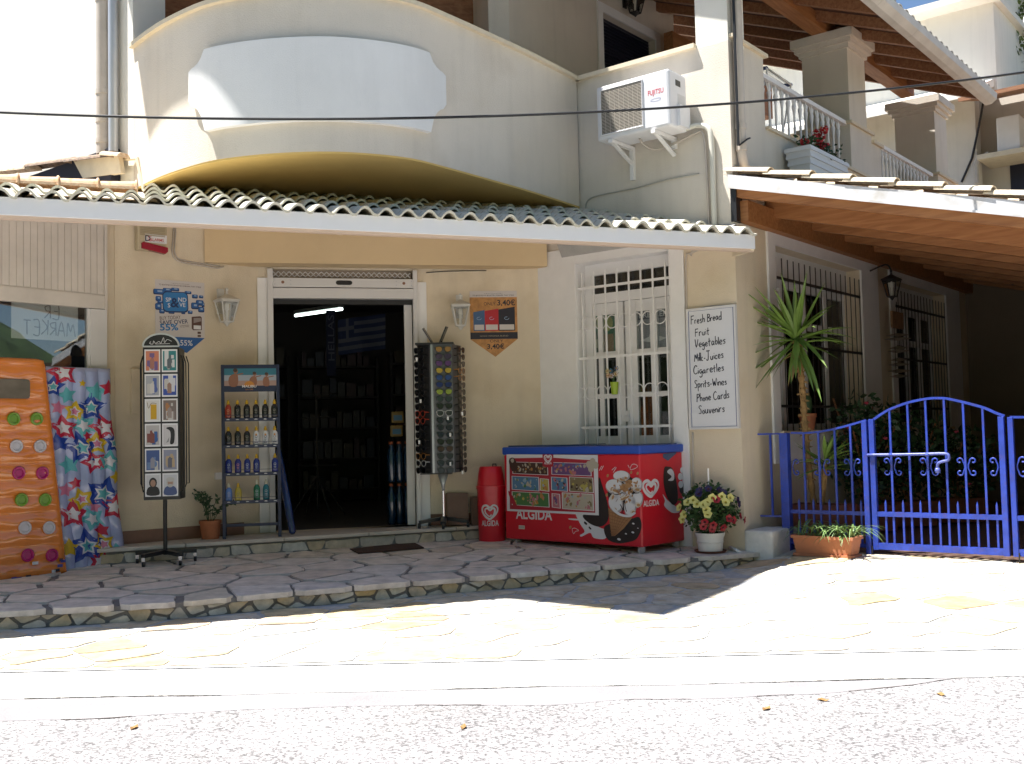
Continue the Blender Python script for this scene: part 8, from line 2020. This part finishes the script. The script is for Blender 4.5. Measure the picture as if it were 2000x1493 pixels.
# flag
fl = [dpt(x, y, 1.9) for x, y in ((660, 625), (752, 608), (752, 676), (662, 694))]
t = thing('greek_flag', 'blue and white striped Greek flag hanging in the dark shop', 'flag', frame=FD, u=fl[0][0], y=1.9, z=fl[3][1])
fw, fh = fl[1][0] - fl[0][0], fl[0][1] - fl[3][1]
fb_, fwh = pm('flag_blue_dim', (.006, .016, .06), .8), pm('flag_white_dim', (.075, .085, .11), .8)  # flag blue and white dimmed, the shop's darkness put into the colours
b = MB()
def fsurf(u, v): return (u * fw, .02 * math.sin(u * 9 + v * 2), v * fh + .07 * u * 1.0)
N = 18
for r in range(9):
    for i in range(N):
        v0, v1 = 1 - (r + 1) / 9, 1 - r / 9; u0, u1 = i / N, (i + 1) / N; m_ = r % 2
        if r < 5 and u1 <= .385: m_ = 1 if (r == 2 or i in (3,)) else 0
        b.poly([fsurf(u0, v0), fsurf(u1, v0), fsurf(u1, v1), fsurf(u0, v1)], m_)
b.build('cloth', [fb_, fwh], t, smooth=True)
hb2 = dpt(650, 660, 1.85); t = thing('hellas_towel', 'dark blue towel with vertical HELLAS lettering beside the flag', 'towel', frame=FD, u=hb2[0], y=1.85, z=hb2[1])
b = MB(); b.box(-.07, .03, .0, .02, -.42, .30); b.build('cloth', pm('towel_navy', (.005, .009, .03), .9), t); b = MB(); b.text('ΕΛΛΑΣ' if False else 'HELLAS', .015, .0, .07, -.002, 0, rot=math.pi / 2, width=.50); b.build('lettering', fwh, t)
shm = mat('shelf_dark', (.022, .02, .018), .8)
for k, (u0, u1, y) in enumerate(((-.7, .35, 4.0), (.45, 1.5, 4.1), (1.6, 2.5, 3.6))):
    t = thing('shop_shelf', ['dark shelf rack at the left back of the shop', 'dark shelf rack at the middle back of the shop', 'dark shelf rack at the right of the shop'][k], 'shelf', frame=FD, u=(u0 + u1) / 2, y=y, z=.18, group='shelf racks in the dark shop')
    h = (u1 - u0) / 2; b = MB(); b.box(-h, -h + .03, 0, .35, 0, 1.9); b.build('upright', shm, t); b = MB(); b.box(h - .03, h, 0, .35, 0, 1.9); b.build('upright', shm, t); rg = random.Random(k)
    for z in (.15, .55, .95, 1.35, 1.75):
        b = MB(); b.box(-h + .031, h - .031, .0, .35, z, z + .025); b.build('shelf_board', shm, t)
        b = MB(); x = -h + .06
        while x < h - .12: w_ = rg.uniform(.05, .13); b.box(x, x + w_, .05, .25, z + .026, z + .026 + rg.uniform(.1, .26), rg.randrange(4)); x += w_ + .02
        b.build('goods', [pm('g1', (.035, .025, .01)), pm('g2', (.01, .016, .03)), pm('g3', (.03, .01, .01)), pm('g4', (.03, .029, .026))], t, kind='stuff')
cs_ = dpt(622, 970, 1.3); t = thing('card_stand', 'dim tripod rack standing on the shop floor inside the doorway', 'stand', frame=FD, u=cs_[0], y=1.5, z=.18)
b = MB(); b.tube([(0, 0, .1), (0, 0, 1.3)], .012, 6); b.build('pole', shm, t)
for k in range(4): a = k * 1.57 + .4; b = MB(); b.tube([(0, 0, .45), (.32 * math.cos(a), .32 * math.sin(a), .02)], .009, 5); b.build('leg', shm, t)
b = MB()
for z in (.55, .8, 1.05, 1.3): b.tube([(.22 * math.cos(a), .22 * math.sin(a), z) for a in [j * .785 for j in range(8)]], .005, 4, closed=True)
b.build('ring', shm, t, kind='stuff')
# water packs by the right jamb
for j, (yb_, nm) in enumerate(((1018, 'lower'), (958, 'upper'))):
    q = dpt(781, yb_, .32); t = thing('water_pack', '%s shrink wrapped pack of blue water bottles inside the right jamb' % nm, 'water bottles', frame=FD, u=q[0], y=.34, z=.18 + .40 * j, group='water packs by the door')
    wp_ = mat('water_blue', (.008, .03, .07), .15, .3, 9, coat=.6)
    for k in range(6):
        x, y = (-.075 + .075 * (k % 3)), -.04 + .08 * (k // 3); b = MB(); b.lathe([(.032, 0), (.036, .02), (.034, .09), (.037, .12), (.034, .2), (.036, .25), (.022, .32), (.013, .345), (.013, .36)], 10, (x, y, 0)); b.build('bottle', wp_, t, smooth=True)
        b = MB(); b.lathe([(.016, .361), (.016, .385)], 10, (x, y, 0)); b.build('cap', mat('cap_red_orange', (.30, .07, .02), .5), t)
for k, (px_, py_, lab) in enumerate(((780, 815, 'yellow toy packet hanging inside the right jamb'), (778, 842, 'lower yellow toy packet hanging inside the right jamb'))):
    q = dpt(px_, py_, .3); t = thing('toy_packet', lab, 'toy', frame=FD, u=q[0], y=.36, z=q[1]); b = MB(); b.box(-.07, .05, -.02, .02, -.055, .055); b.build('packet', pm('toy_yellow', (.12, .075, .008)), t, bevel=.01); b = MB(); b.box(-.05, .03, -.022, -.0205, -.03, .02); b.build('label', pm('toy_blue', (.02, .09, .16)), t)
# dry leaves on the road
for k, (px_, py_, lab) in enumerate(((1838, 1359, 'dry yellow leaf on the asphalt at the far right'), (1497, 1387, 'curled dry leaf on the asphalt under the freezer side'), (1608, 1370, 'flat dry leaf beside the crack in the cement strip'), (905, 1423, 'small brown dry leaf on the asphalt left of centre'), (262, 1424, 'brown dry leaf on the asphalt at the left'))):
    p = at_z(px_, py_, -.124); t = D.objects.new('x', None) if False else None
    rg = random.Random(k); b = MB(); s_ = .028; b.mesh([(-s_, 0, .004), (-s_ * .3, -s_ * .45, .010), (s_ * .5, -s_ * .35, .004), (s_, 0, .012), (s_ * .4, s_ * .45, .006), (-s_ * .4, s_ * .4, .012), (0, 0, .002)], [(0, 1, 6), (1, 2, 6), (2, 3, 6), (3, 4, 6), (4, 5, 6), (5, 0, 6)])
    o = b.build('dry_leaf', pm('dry_leaf', (.30, .17, .06), .9)); o.location = p; o.rotation_euler = (0, 0, rg.uniform(0, 6)); tag(o, lab, 'leaf', 'dry leaves on the road')
